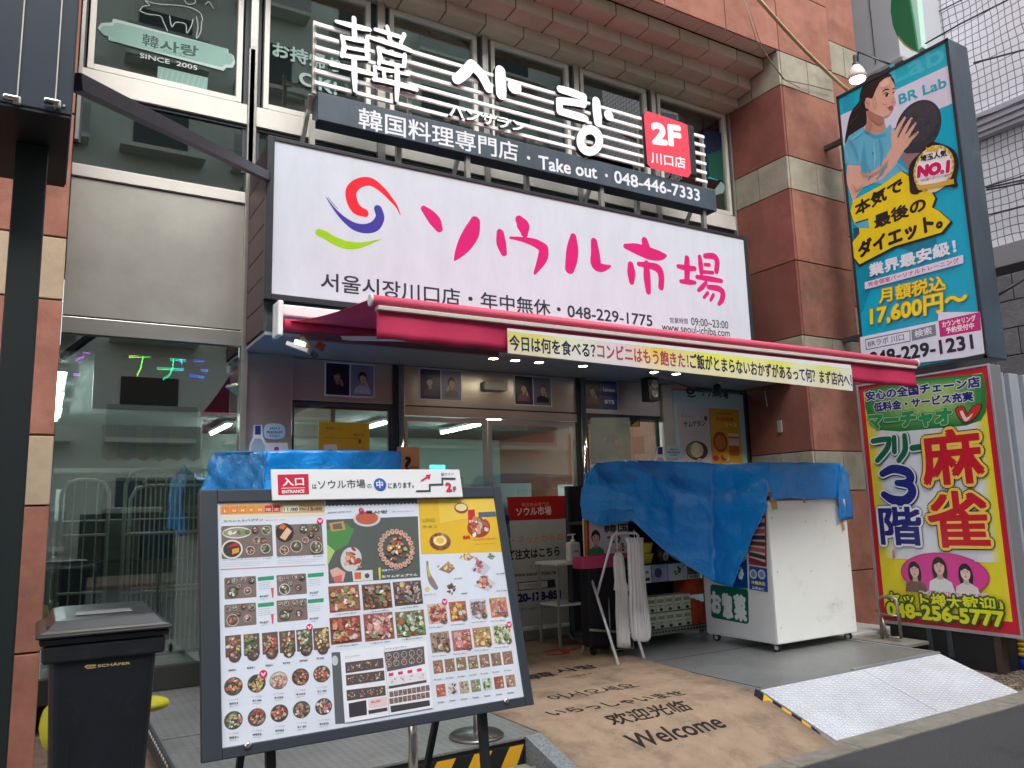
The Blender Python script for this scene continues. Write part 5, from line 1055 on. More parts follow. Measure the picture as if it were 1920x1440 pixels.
def MJ():
    s = Sheet((XM, 0, 0), (0, -1, 0), (0, 0, 1)); s.STEP = .00018; P = s.P
    g6 = lambda x, y: (1520+x/3.6, 680+y/3.6); h6 = lambda x, y: (1600+x/3.129, 730+y/3.129)
    U0, U1 = -my1+.012, -my0-.012; V0, V1 = mz0, mz1; W_, H_ = U1-U0, V1-V0
    s.rect(U0, V0, U1, V1, (206, 26, 50)); b = .052
    s.rect(U0+b, V0+.11, U1-b*1.1, V1-b*1.1, (238, 220, 50)); s.L += 1
    for k in range(14):      # soft yellow to white centre (printed)
        f = k/13; c_ = tuple(int((238, 222, 50)[i]*(1-f)+(232, 234, 238)[i]*f) for i in range(3)); s.rect(U0+b+.03+f*.14, V0+.62-f*.0+.25*f*0, U1-b-.03-f*.10, V0+1.98, c_)
    # green arch
    gp = [(365, 185), (700, 110), (1165, 75), (1190, 190), (1185, 330), (1150, 390), (1050, 425), (600, 465), (470, 455), (400, 400), (370, 300)]
    s.ppx([g6(*p) for p in gp], (70, 150, 70)); 
    for k in range(8):
        f = k/8; s.ppx([g6(780+(x-780)*(1-f*.7), 230+(y-230)*(1-f*.6)) for x, y in gp], tuple(int((40, 130, 60)[i]*(1-f)+(190, 214, 120)[i]*f) for i in range(3)))
    NV = (36, 34, 120); WH = (238, 238, 236)
    s.tpx('安心の全国チェーン店', g6(375, 262), g6(1152, 165), 19, NV, bold=.04, outl=(.007, WH)); s.tpx('低料金・サービス充実', g6(430, 335), g6(1105, 260), 18, NV, bold=.04, outl=(.007, WH))
    GD = (40, 150, 80)
    s.tpx('マーチャオ', g6(392, 458), g6(960, 425), 32, GD, bold=.05, ital=.1, outl=[(.013, (20, 80, 40)), (.008, (180, 220, 170))])
    s.ppx([g6(*p) for p in [(975, 315), (1000, 292), (1040, 296), (1062, 340), (1090, 300), (1130, 278), (1160, 285), (1140, 345), (1090, 395), (1040, 410), (1000, 370)]], (24, 60, 40), smooth=3)
    s.ppx([g6(*p) for p in [(982, 318), (1005, 298), (1036, 302), (1060, 352), (1092, 306), (1130, 284), (1152, 290), (1134, 342), (1086, 390), (1044, 402), (1006, 366)]], (214, 50, 50), smooth=3); s.ppx([g6(*p) for p in [(1010, 330), (1030, 326), (1056, 372), (1100, 340), (1070, 385), (1040, 392)]], (240, 220, 210), smooth=3)
    GN = (0, 104, 72)
    for q in ([(418, 530), (560, 512)], ):
        pass
    def ol(strokes, col, w_, o1, o2=None):
        if o2: [s.spx([(x+5/3.6, y+5/3.6, (h+13)/3.6) for x, y, h in st_], o2) for st_ in strokes]
        [s.spx([(x, y, (h+9)/3.6) for x, y, h in st_], o1) for st_ in strokes]
        [s.spx([(x, y, h/3.6) for x, y, h in st_], col) for st_ in strokes]
    G = lambda pts: [(1520+x/3.6, 680+y/3.6, h) for x, y, h in pts]
    FURI = [G([(425, 530, 17), (480, 520, 18), (535, 515, 17)]), G([(535, 520, 17), (520, 580, 19), (455, 660, 17)]), G([(568, 505, 17), (570, 600, 18)]), G([(638, 492, 17), (642, 590, 20), (600, 660, 17)]), G([(690, 577, 20), (800, 560, 20)])]
    ol(FURI, GN, 0, WH, (70, 90, 110))
    T3 = [G([(490, 750, 22), (560, 718, 28), (650, 735, 30), (680, 775, 28), (655, 810, 26), (590, 812, 20)]), G([(590, 812, 20), (670, 825, 28), (690, 880, 30), (640, 930, 32), (560, 925, 30), (500, 890, 22)])]
    ol(T3, NV, 0, WH, (30, 34, 60))
    s.tpx('階', g6(480, 1232), g6(775, 1240), 72, NV, bold=.03, outl=[(.026, (30, 34, 60)), (.020, WH)])
    RD = (204, 24, 44); YL = (246, 208, 90)
    s.tpx('麻', g6(768, 838), g6(1200, 815), 103, RD, bold=.03, outl=[(.034, (30, 24, 24)), (.024, YL)]); s.tpx('雀', g6(812, 1250), g6(1238, 1256), 105, RD, bold=.022, outl=[(.034, (30, 24, 24)), (.024, YL)])
    # pink oval with three women
    cx, cy_ = P(*h6(533, 1085)); s.ell(cx, cy_, .435, .205, (196, 50, 110), 40); s.ell(cx, cy_, .425, .195, (222, 66, 150), 40)
    face(s, P(*h6(365, 1060))[0], P(*h6(365, 1060))[1], .062, (232, 196, 180), (36, 26, 28), (120, 90, 80), long=1); face(s, P(*h6(665, 1075))[0], P(*h6(665, 1075))[1], .062, (236, 204, 190), (40, 30, 34), (224, 214, 210), long=1); face(s, P(*h6(512, 1040))[0], P(*h6(512, 1040))[1], .068, (228, 188, 170), (48, 30, 28), (220, 224, 220), long=1)
    s.tpx('マーチャオモバイルサイトはこちら！', h6(400, 1205), h6(800, 1225), 8, (196, 60, 110), bold=.02, outl=(.006, (244, 230, 236)))
    s.tpx('石', h6(238, 965), h6(258, 967), 8, (170, 40, 60)); s.tpx('東', h6(240, 990), h6(258, 992), 8, (170, 40, 60)); s.tpx('土', h6(755, 1000), h6(772, 1002), 8, (240, 220, 230)); s.tpx('田', h6(722, 985), h6(740, 987), 8, (240, 220, 230)); s.tpx('里', h6(722, 1010), h6(742, 1012), 8, (240, 220, 230))
    YG = (226, 222, 30); DG = (50, 84, 40)
    s.tpx('セット様大歓迎♪', h6(215, 1262), h6(900, 1315), 26, YG, bold=.025, outl=[(.016, DG)]); s.tpx('048-256-5777', h6(210, 1330), h6(905, 1398), 27, YG, bold=.035, outl=[(.018, DG)])
    s.build('printed_face', mj)
MJ()
# ================================================================ NEIGHBOURS, CABLES
def gridmat(name, a, b_, sy_, sz_, lw=.06):
    m = bpy.data.materials.new(name); m.use_nodes = True; n = m.node_tree.nodes; l = m.node_tree.links; b = n['Principled BSDF']
    g = n.new('ShaderNodeNewGeometry'); sp_ = n.new('ShaderNodeSeparateXYZ'); l.new(g.outputs['Position'], sp_.inputs[0]); outs = []
    for ax, sc in ((1, sy_), (2, sz_)):
        nz = n.new('ShaderNodeTexNoise'); nz.inputs['Scale'].default_value = 1.6; l.new(g.outputs['Position'], nz.inputs[0]); w_ = n.new('ShaderNodeMath'); w_.operation = 'MULTIPLY_ADD'; w_.inputs[1].default_value = .11; l.new(nz.outputs[0], w_.inputs[0]); l.new(sp_.outputs[ax], w_.inputs[2])
        mu = n.new('ShaderNodeMath'); mu.operation = 'DIVIDE'; mu.inputs[1].default_value = sc; l.new(w_.outputs[0], mu.inputs[0]); pp = n.new('ShaderNodeMath'); pp.operation = 'PINGPONG'; pp.inputs[1].default_value = .5; l.new(mu.outputs[0], pp.inputs[0])
        lt_ = n.new('ShaderNodeMath'); lt_.operation = 'LESS_THAN'; lt_.inputs[1].default_value = lw; l.new(pp.outputs[0], lt_.inputs[0]); outs.append(lt_.outputs[0])
    mx = n.new('ShaderNodeMath'); mx.operation = 'MAXIMUM'; l.new(outs[0], mx.inputs[0]); l.new(outs[1], mx.inputs[1])
    # tile columns under the net
    mi = n.new('ShaderNodeMix'); mi.data_type = 'RGBA'; mi.inputs[6].default_value = (*lin(a), 1); mi.inputs[7].default_value = (*lin(b_), 1); l.new(mx.outputs[0], mi.inputs[0]); l.new(mi.outputs[2], b.inputs['Base Color']); b.inputs['Roughness'].default_value = .7
    return m
nb_ = thing('netted_building', 'pale building at the top right covered in a dark square net', 'building', (14, 5, 3))
GR = gridmat('netted_tile', (236, 234, 240), (120, 118, 124), .105, .125, .06)
bx('wall', 12.3, 20, -1, 6.9, 5.3, 16, GR, nb_)
bx('ledge', 12.15, 12.29, -1, 6.9, 7.05, 7.45, M('net_band', (176, 174, 182), .7), nb_, .01)
for k in range(3): bx('ledge_line', 12.13, 12.149, -1, 6.9, 7.12+k*.11, 7.135+k*.11, M('net_line', (108, 106, 114), .7), nb_)
bx('ledge', 12.1, 12.29, -1, 6.9, 4.95, 5.28, M('net_dark', (150, 148, 152), .8), nb_, .01)
for z in (9.5, 6.35, 5.9): 
    MB().tube([(12.24, 6.9, z), (12.22, 5.6, z-.1), (12.24, 4, z+.05), (12.24, 0, z-.1)], .012, 6).build('net_rope', M('rope_dark', (60, 60, 64), .8), nb_)
lwb = thing('block_wall', 'dark grey block wall under the netted building at the right edge', 'wall', (12, 5, 0))
bx('core', 12.0, 13, -1, 6.9, -.01, 4.92, JOINT, lwb)
b0 = None
GB = M('grey_block', (122, 120, 122), .9, var=.2, vs=5, bump=.6, bs=26, rnd=.15)
for r_ in range(12):
    for k in range(10):
        y = 6.9-.75*(k+1)-(r_ % 2)*.37
        if y < 0: continue
        if b0 is None: b0 = MB().box(-.02, .0, 0, .735, 0, .385).build('block', GB, lwb, .006, loc=None); b0.parent = lwb; b0.data.transform(Matrix.Translation(Vector(lwb.location))); b0.location = (0-.001, y-5, r_*.4)
        else: inst(b0, 'block', lwb, (-.001, y-5, r_*.4))
gp = thing('grey_panel_building', 'plain light grey panelled wall between the red stone and the green leaf sign', 'building', (11, 7.5, 8))
bx('wall_panel', 11.0, 12.25, 6.46, 7.9, 8.28, 16, M('panel_grey', (178, 180, 184), .6, var=.03), gp, .004); bx('wall_panel', 11.0, 12.25, 7.91, 12, 8.28, 16, M('panel_grey', (178, 180, 184)), gp, .004)
bx('wall_panel', 10.99, 11.0, 6.86, 6.868, 8.4, 16, BLACK2, gp)
bx('wall_panel', 11.1, 12.25, 6.95, 12, 0, 8.24, M('panel_grey2', (132, 134, 138), .6), gp, .004); bx('ledge', 10.94, 12.2, 6.4, 12, 8.2, 8.27, M('ledge_grey', (150, 150, 152), .6), gp, .004)
lf = thing('leaf_sign', 'green leaf shaped projecting sign with a mint green side at the top right', 'sign', (9.9, 5.5, 7.5))
pts = [PX(9.9, x, y) for x, y in [(1676, -40), (1671, -10), (1670, 22), (1674, 48), (1682, 68), (1695, 84), (1708, 93), (1720, 98), (1716, 70), (1710, 30), (1704, -5), (1698, -40)]]
MB().prism(pts, (.04, 0, 0)).build('leaf', M('leaf_green', (16, 104, 66), .3), lf)
pts2 = [PX(9.95, x, y) for x, y in [(1699, -40), (1706, -2), (1712, 35), (1717, 70), (1720, 97), (1722, -40)]]
y_ = PX(9.9, 1720, 98); MB().prism([PX(9.95, *p) for p in [(1698, -40), (1704, -2), (1711, 36), (1716, 70), (1720, 96), (1720, 98), (1728, 88), (1722, 30), (1716, -40)]], (.12, 0, 0)).build('side', M('leaf_mint', (186, 224, 206), .35), lf)
MB().prism([PX(9.898, x, y) for x, y in [(1720, 98), (1708, 94), (1695, 85), (1682, 69), (1684, 67), (1697, 82), (1709, 91)]], (-.004, 0, 0)).build('edge_line', M('leaf_gold', (150, 140, 90), .4), lf)
bx('post', 9.93, 9.97, y_.y, y_.y+.03, 5.8, y_.z, BLACK, lf)
# cables
TAN = M('tan_cable', (176, 160, 120), .6); WIRE = M('wire_black', (34, 34, 36), .6); WIRE2 = M('wire_tan', (110, 96, 80), .6)
def cable(name, pts, r, mat, label, sag=0):
    P_ = [Vector(p) for p in pts]; return MB().tube(P_, r, 6).build(name, mat, None, label=label, cat='cable')
a, b = PY(5.6, 1415, -10), PY(5.9, 1590, 170)
cable('cable', [a+(b-a)*t+Vector((0, 0, -.06*math.sin(math.pi*t))) for t in [k/8 for k in range(9)]], .022, TAN, 'thick tan cable running down across the red stone to the turquoise sign')
a, b = PY(6.2, 1392, -10), PY(6.22, 1560, 170)
cable('cable', [a, PY(6.2, 1418, 75), PY(6.2, 1445, 115), PY(6.22, 1472, 150), PY(6.22, 1520, 160), b], .006, WIRE2, 'thin brown wire looping over the beige stone band left of the thick cable')
cable('cable', [PY(6.2, 1398, -10), PY(6.2, 1422, 70), PY(6.2, 1440, 108), PY(6.22, 1468, 148), PY(6.22, 1500, 165)], .005, WIRE2, 'second thinner wire beside the looping brown wire')
cable('cable', [PX(10, 1735, 82), PX(10, 1800, 45), PX(10, 1905, -8)], .012, WIRE, 'black overhead wire rising right above the turquoise sign')
cable('cable', [PX(9.2, 1826, 118), PX(10, 1925, 92)], .012, WIRE, 'black overhead wire leaving the upper side of the turquoise sign')
for i, (y1, y2) in enumerate(((352, 336), (356, 342))): cable('cable', [PX(9.4, 1850, y1), PX(10, 1925, y2)], .012, WIRE, ['upper', 'lower'][i]+' of the paired black wires right of the turquoise sign')
cable('cable', [PX(9.6, 1862, 558), PX(10, 1925, 520)], .02, WIRE, 'black wire sloping up in front of the dark block wall')
cable('cable', [PX(9.6, 1832, 222), PX(10, 1880, 205), PX(10.2, 1925, 190)], .008, WIRE, 'thin wire sagging across the netted wall')
# corrugated metal fence
cf = thing('metal_fence', 'pale corrugated steel fence with rusty tops right of the mahjong sign', 'fence', (10.5, 5.2, 0))
FW = M('fence_steel', (176, 182, 190), .5, .2, var=.1, vs=2, dirt=((150, 110, 84), 2.4, .66, .5)); FD = M('fence_steel_shaded', (120, 132, 144), .5, .2, var=.12, vs=3)  # second steel darkens the recessed ribs, their shade put into the colour
x = 9.4; i = 0
while x < 11.6:
    wdt = (.22, .12)[i % 2]; bx('fence_panel', x, x+wdt-.004, 5.2+(.05 if i % 2 else 0), 5.26+(.05 if i % 2 else 0), 0, 3.12-(.03 if i % 2 else 0), (FW, FD)[i % 2], cf, .006)
    if i % 2: bx('rust_streak', x+.02, x+.07, 5.246, 5.249, 2.75, 3.07, M('rust', (132, 84, 60), .9, var=.3, vs=14), cf)
    x += wdt; i += 1

# coil guard
cg = thing('pole_guard', 'yellow ribbed guard with a blue foot at the lower right edge', 'pole guard', (8.0, 4.05, 0))
q = PY(4.1, 1922, 1200); R_ = .07; z = .09
MB().lathe((q.x, 4.1, 0), [(.09, 0), (.09, .11), (.07, .12), (.07, .13)], 18).build('foot', M('guard_blue', (26, 50, 150), .4), cg)
for k in range(6): MB().lathe((q.x, 4.1, .13+k*.045), [(R_, 0), (R_+.022, .012), (R_+.022, .032), (R_, .044)], 18).build('rib', M('guard_yellow', (220, 184, 60), .4), cg)
MB().tube([(q.x, 4.1, 0), (q.x+.02, 4.1, .9)], .03, 10).build('wire_post', BLACK2, cg)

# ================================================================ LEFT FOREGROUND POST SIGN
ps = thing('pole_sign', 'black sign cabinet with latches on a black square post at the left edge', 'pole sign', (-.1, 3.3, 0))
bx('cabinet', -1.6, .022, 3.0, 3.68, 3.01, 5.6, M('cabinet_black', (50, 60, 72), .4, var=.06), ps, .006)
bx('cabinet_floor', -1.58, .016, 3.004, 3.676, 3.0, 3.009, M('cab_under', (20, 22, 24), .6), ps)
a = on(1, 3.0, 20, 100); b = on(1, 3.0, 108, 100)
for X_ in (-.145, -.033): bx('door_seam', X_, X_+.004, 2.993, 2.999, 3.02, 5.6, SBRITE, ps)
for px in (8, 84):
    q = PY(2.99, px+8, 186 if px < 50 else 193); bx('latch', q.x-.016, q.x+.03, 2.965, 2.992, q.z-.007, q.z+.007, CHROME, ps, .004); bx('latch_plate', q.x+.012, q.x+.036, 2.978, 2.993, q.z-.013, q.z+.013, SBRITE, ps, .003)
MB().lathe((-.004, 2.998, 3.04), [(.004, 0), (.004, .004)], 10, (0, -1, 0)).build('screw', SBRITE, ps)
bx('post', -.150, -.045, 3.28, 3.385, 0, 3.0, M('post_black', (26, 34, 34), .5, var=.1), ps, .004)
bx('post_foot', -.22, .02, 3.2, 3.46, 0, .02, BLACK2, ps)
bar_ = MB().bar((.03, 3.62, 3.46), (1.49, 6.40, 4.42), .06, .075).build('stay_bar', M('bar_dark', (44, 48, 58), .45), None, .004, label='long dark diagonal bar from the black cabinet to the main sign corner', cat='stay bar')
# ================================================================ MENU BOARD
BD_Y = 2.6
bl_ = PY(BD_Y, 379, 1435); br_ = PY(BD_Y, 998, 1319)
bup = Vector((0, .2524, .9676)).normalized()
mb = thing('menu_board', 'large dark framed menu board full of dish photos leaning back on black legs', 'menu board', (1.04, 2.75, 0))
bs = Sheet((0, BD_Y, (bl_.z+br_.z)/2), (1, 0, 0), bup); bs.L = 1; bs.STEP = .00006
q0 = bs.P(379, 1435); q1 = bs.P(998, 1319); q2 = bs.P(942, 912); q3 = bs.P(384, 920)
FU0, FU1, FV0, FV1 = q0[0], q1[0]+.004, 0.0, (q2[1]+q3[1])/2
pa = bs.P(411, 1402); pb = bs.P(976, 1308); pc = bs.P(931, 932); pd = bs.P(412, 944)
PU0, PU1, PV0, PV1 = (pa[0]+pd[0])/2, (pb[0]+pc[0])/2, (pa[1]+pb[1])/2, (pc[1]+pd[1])/2
FRM = M('board_frame', (52, 58, 66), .4, var=.04)
def bq(u0, u1, v0, v1, d0, d1):      # box in board coordinates (d = depth behind the face)
    m = MB(); pts = []
    for v in (v0, v1): pts.append(v)
    c = lambda u, v, d: bs.O+bs.U*u+bs.V*v-bs.N*d
    m.hexa([c(u0, v0, d0), c(u1, v0, d0), c(u1, v0, d1), c(u0, v0, d1), c(u0, v1, d0), c(u1, v1, d0), c(u1, v1, d1), c(u0, v1, d1)]); return m
bq(FU0, PU0, FV0, FV1, -.008, .03).build('frame_side', FRM, mb, .003); bq(PU1, FU1, FV0, FV1, -.008, .03).build('frame_side', FRM, mb, .003)
bq(PU0+.0005, PU1-.0005, FV0, PV0, -.007, .03).build('frame_rail', FRM, mb, .003); bq(PU0+.0005, PU1-.0005, PV1, FV1, -.007, .03).build('frame_rail', FRM, mb, .003)
bq(PU0, PU1, PV0, PV1, .002, .03).build('backing', FRM, mb)
for u, v in ((FU0+.13, FV0+.028), (FU1-.115, FV0+.028)): MB().lathe(bs.O+bs.U*u+bs.V*v+bs.N*.006, [(.011, 0), (.011, .006), (.006, .009)], 14, bs.N).build('screw', CHROME, mb)
B = lambda x, y: (370+x/2.4825, 860+y/2.4825)      # crop coordinates -> photo pixels
R_ = random.Random(11)
s = bs
s.rect(PU0, PV0, PU1, PV1, (220, 226, 236))
base_L = s.L
def q2b(x, y): return s.P(*B(x, y))
def tile_uv(x0, y0, x1, y1):
    a = q2b(x0, (y0+y1)/2); b = q2b(x1, (y0+y1)/2); c = q2b((x0+x1)/2, y0); d = q2b((x0+x1)/2, y1)
    w_ = b[0]-a[0]; h_ = c[1]-d[1]; cu, cv = (a[0]+b[0])/2, (c[1]+d[1])/2; return cu-w_/2, cv-h_/2, cu+w_/2, cv+h_/2
FOOD = {'red': [(206, 70, 50), (226, 110, 70), (180, 50, 40), (230, 150, 110), (240, 190, 150)], 'brown': [(150, 96, 76), (120, 72, 58), (176, 126, 100), (200, 156, 130), (96, 60, 50)], 'green': [(90, 140, 70), (130, 170, 90), (60, 100, 60), (210, 214, 180), (230, 226, 206)],
        'mix': [(226, 120, 70), (240, 190, 90), (110, 150, 80), (200, 70, 60), (240, 232, 216), (150, 90, 70)], 'pink': [(220, 130, 120), (230, 160, 150), (200, 90, 90), (240, 200, 190), (170, 70, 76)], 'yellow': [(240, 206, 100), (246, 226, 150), (226, 160, 70), (200, 110, 60)], 'dark': [(110, 84, 84), (84, 60, 60), (140, 110, 104), (180, 150, 140), (210, 190, 180)]}
def soft(c_, k):
    m = sum(c_)/3; return tuple(max(0, min(255, int((x*.66+m*.2+185*.14)*k))) for x in c_)
def blob(u, v, r, pal, k=1.0):
    n = R_.randint(5, 8); a0 = R_.random()*6; st_ = R_.uniform(.35, 1)
    s.poly([(u+r*math.cos(a0)*math.cos(6.28*i/n)*R_.uniform(.7, 1.1)-r*st_*math.sin(a0)*math.sin(6.28*i/n), v+r*math.sin(a0)*math.cos(6.28*i/n)*R_.uniform(.7, 1.1)+r*st_*math.cos(a0)*math.sin(6.28*i/n)) for i in range(n)], soft(R_.choice(FOOD[pal]), R_.uniform(.85, 1.1)))
def bowl(u, v, r, pal, rim=(214, 210, 204), n=12, r2=None):
    s.ell(u, v, r, r2 or r, rim, 20); s.ell(u, v, r*.86, (r2 or r)*.86, (96, 80, 72), 18)
    for i in range(n):
        a = R_.random()*6.28; d = r*.62*math.sqrt(R_.random()); blob(u+d*math.cos(a), v+d*math.sin(a)*((r2 or r)/r), r*R_.uniform(.2, .36), pal)
def round_dish(x, y, rpx, pal, rim=(120, 112, 104)):
    s.L = base_L+2; a = q2b(x, y); b = q2b(x+rpx, y); r = abs(b[0]-a[0]); c = q2b(x, y+rpx); rv = abs(c[1]-a[1])
    s.ell(a[0], a[1], r, rv, rim, 26); s.ell(a[0], a[1], r*.93, rv*.93, R_.choice([(84, 84, 84), (70, 76, 72), (200, 190, 170)]), 24)
    for i in range(46):
        t = R_.random()*6.28; d = .78*math.sqrt(R_.random()); blob(a[0]+r*d*math.cos(t), a[1]+rv*d*math.sin(t), r*R_.uniform(.1, .24), pal if R_.random() < .75 else R_.choice(['green', 'mix']))
def photo(x0, y0, x1, y1, pal, bgc=(120, 100, 92), n=60, plate=None):
    s.L = base_L+2; u0, v0, u1, v1 = tile_uv(x0, y0, x1, y1); s.rect(u0, v0, u1, v1, bgc); m = min(u1-u0, v1-v0)
    if plate: s.ell((u0+u1)/2, (v0+v1)/2, (u1-u0)*.46, (v1-v0)*.44, plate, 24)
    for i in range(n):
        r = m*R_.uniform(.05, .15); ur = .5 if not plate else .36
        u = (u0+u1)/2+(u1-u0-2*r)*R_.uniform(-ur, ur); v = (v0+v1)/2+(v1-v0-2*r)*R_.uniform(-ur, ur); blob(u, v, r, pal if R_.random() < .8 else 'mix')
def tray(x0, y0, x1, y1, col=(128, 112, 106)):
    s.L = base_L+2; u0, v0, u1, v1 = tile_uv(x0, y0, x1, y1); W_, H_ = u1-u0, v1-v0; s.rrect(u0, v0, u1, v1, H_*.05, col); return u0, v0, W_, H_
def trayset(x0, y0, x1, y1, big, col=(128, 112, 106)):
    u0, v0, W_, H_ = tray(x0, y0, x1, y1, col)
    for fx, fy, fr, pal in big: bowl(u0+W_*fx, v0+H_*fy, H_*fr, pal, rim=R_.choice([(220, 216, 210), (190, 184, 176), (80, 76, 74)]), n=9)
def label_(t, x0, y0, x1, y1, h, col=(60, 64, 74), bold=.015, **k):
    s.L = base_L+30; s.text(t, q2b(x0, y0), q2b(x1, y1), h, col, bold=bold, res=2, **k)
def heart(x, y, r=13):
    s.L = base_L+40; a = q2b(x, y); s.ell(a[0], a[1], .011*r/13, .011*r/13, (214, 40, 96), 16); s.stroke([(a[0]-.005, a[1]+.003, .0025), (a[0], a[1]-.004, .0025), (a[0]+.005, a[1]+.003, .0025)], (250, 210, 226))
def rectc(x0, y0, x1, y1, col, L=0):
    s.L = base_L+2+L; u0, v0, u1, v1 = tile_uv(x0, y0, x1, y1); s.rect(u0, v0, u1, v1, col)
def quadc(pts, col, L=0): s.L = base_L+2+L; s.poly([q2b(*p) for p in pts], col)
# left column header
quadc([(106, 212), (592, 196), (592, 250), (106, 262)], (206, 170, 130)); quadc([(106, 262), (592, 250), (594, 268), (106, 280)], (226, 216, 196))
for i, c in enumerate('LUNCH'): quadc([(113+i*40, 224-i*1.3), (149+i*40, 222-i*1.3), (149+i*40, 256-i*1.3), (113+i*40, 258-i*1.3)], (232, 136+4*i, 52), 3); label_(c, 124+i*40, 251-i*1.3, 138+i*40, 250-i*1.3, .0085*1.1, (250, 240, 230), bold=.03)
for i, c in enumerate('限定'): quadc([(314+i*38, 218-i), (348+i*38, 217-i), (348+i*38, 248-i), (314+i*38, 250-i)], (214, 50, 60), 3); label_(c, 319+i*38, 246-i, 343+i*38, 245-i, .0105, (250, 236, 232), bold=.01)
quadc([(398, 218), (472, 216), (472, 246), (398, 248)], (236, 238, 214), 3)
label_('11:00', 402, 245, 468, 243, .0115, (40, 44, 40), .02); label_('～15:00', 476, 243, 580, 240, .0115, (90, 76, 60), .015)
label_('スペシャルバブサン', 120, 298, 306, 290, .0095, (60, 62, 70), .01); label_('special set', 318, 290, 408, 287, .004, (120, 110, 130), 0)
trayset(112, 310, 350, 462, [(.88, .82, .14, 'green'), (.82, .5, .1, 'red'), (.68, .52, .11, 'mix'), (.55, .22, .13, 'pink'), (.85, .25, .15, 'green'), (.66, .85, .1, 'pink')]); u0, v0, u1, v1 = tile_uv(112, 310, 350, 462); H_ = v1-v0
s.L = base_L+16; s.ell(u0+H_*.45, v0+H_*.78, H_*.42, H_*.18, (226, 222, 216), 24); s.ell(u0+H_*.45, v0+H_*.78, H_*.38, H_*.14, (150, 150, 130), 20); [blob(u0+H_*(.12+.13*k), v0+H_*.78, H_*.09, 'green') for k in range(6)]
s.ell(u0+H_*.3, v0+H_*.28, H_*.31, H_*.29, (222, 218, 212), 24); s.ell(u0+H_*.3, v0+H_*.28, H_*.26, H_*.24, (70, 66, 64), 22); s.poly([(u0+H_*.14, v0+H_*.34), (u0+H_*.42, v0+H_*.5), (u0+H_*.48, v0+H_*.38)], (206, 50, 44)); s.poly([(u0+H_*.3, v0+H_*.12), (u0+H_*.5, v0+H_*.18), (u0+H_*.5, v0+H_*.32), (u0+H_*.3, v0+H_*.28)], (226, 160, 60))
trayset(366, 305, 584, 452, [(.42, .3, .19, 'green'), (.16, .2, .14, 'yellow'), (.86, .85, .12, 'green'), (.6, .85, .14, 'green'), (.62, .48, .1, 'pink'), (.75, .66, .11, 'yellow'), (.84, .24, .2, 'green'), (.9, .5, .08, 'red')]); u0, v0, u1, v1 = tile_uv(366, 305, 584, 452); H_ = v1-v0
s.L = base_L+16; s.ell(u0+H_*.28, v0+H_*.75, H_*.28, H_*.3, (64, 58, 54), 20); s.poly([(u0+H_*.12, v0+H_*.6), (u0+H_*.28, v0+H_*.5), (u0+H_*.5, v0+H_*.78), (u0+H_*.36, v0+H_*.92)], (226, 190, 160)); s.poly([(u0+H_*.1, v0+H_*.9), (u0+H_*.2, v0+H_*1.04), (u0+H_*.34, v0+H_*.96), (u0+H_*.24, v0+H_*.84)], (226, 110, 60))
heart(570, 290)
label_('カンジャンセウバブサン  ¥1980', 118, 476, 344, 466, .0045, (90, 90, 96), 0); label_('ポッサムバブサン      ¥1980', 370, 466, 582, 456, .0045, (90, 90, 96), 0)
for k in range(3): quadc([(118, 486+k*8), (330-k*20, 478+k*8), (330-k*20, 479.5+k*8), (118, 487.5+k*8)], (176, 178, 186)); quadc([(372, 474+k*8), (570-k*20, 467+k*8), (570-k*20, 468.5+k*8), (372, 475.5+k*8)], (176, 178, 186))
quadc([(108, 514), (594, 492), (594, 496), (108, 519)], (190, 130, 150))
for (x0, y0, x1, y1), (gx, gy), pr in (((126, 550, 274, 650), (282, 552), '¥1627'), ((370, 538, 508, 634), (514, 536), '¥1527'), ((126, 675, 274, 780), (282, 674), '¥1627'), ((370, 655, 512, 756), (514, 656), '¥1527')):
    trayset(x0, y0, x1, y1, [(.25, .3, .27, R_.choice(['green', 'yellow', 'mix'])), (.72, .32, .17, 'pink'), (.12, .8, .12, 'pink'), (.32, .82, .12, 'green'), (.6, .85, .12, 'pink'), (.85, .8, .14, 'green'), (.44, .56, .09, 'red')])
    quadc([(gx, gy), (gx+74, gy-7), (gx+74, gy+11), (gx, gy+18)], (56, 156, 110), 2)
    for k in range(4): quadc([(gx+2, gy+28+k*9), (gx+58, gy+22+k*9), (gx+58, gy+23.5+k*9), (gx+2, gy+29.5+k*9)], (160, 166, 180), 2)
    label_(pr, gx+8, gy+94, gx+50, gy+90, .0065, (50, 54, 66), .02); label_('(税込)', gx+14, gy+104, gx+44, gy+101, .003, (110, 110, 120), 0)
    if x0 == 126: quadc([(gx+60, gy+50), (gx+74, gy+48), (gx+72, gy+96), (gx+66, gy+96)], (222, 90, 120), 2)
for i, (x, pal, pr) in enumerate(((130, 'mix', '¥891'), (216, 'green', '¥891'), (302, 'red', '¥891'), (382, 'mix', '¥990'), (462, 'green', '¥990'), (540, 'yellow', '¥1320'))):
    dy = -i*7; photo(x, 822+dy, x+74, 926+dy-3, pal, (100, 90, 84), 40); s.L = base_L+30; a = q2b(x+44, 918+dy); bowl(a[0], a[1], .019, ['pink', 'dark', 'red', 'mix', 'dark', 'brown'][i], rim=(70, 60, 56), n=6)
    label_(pr, x+14, 990+dy*1.6, x+50, 987+dy*1.6, .0055, (50, 54, 66), .02)
heart(521, 785)
rows = [((168, 1060, 'mix'), (276, 1046, 'yellow'), (378, 1032, 'pink'), (480, 1016, 'red'), (579, 1002, 'red')), ((168, 1218, 'green'), (277, 1204, 'red'), (382, 1185, 'red'), (485, 1168, 'brown'), (588, 1154, 'pink'))]
prs = [('¥952', '¥1184', '¥1250', '¥1073', '¥1184'), ('¥891', '¥982', '¥982', '¥1184', '¥1073')]
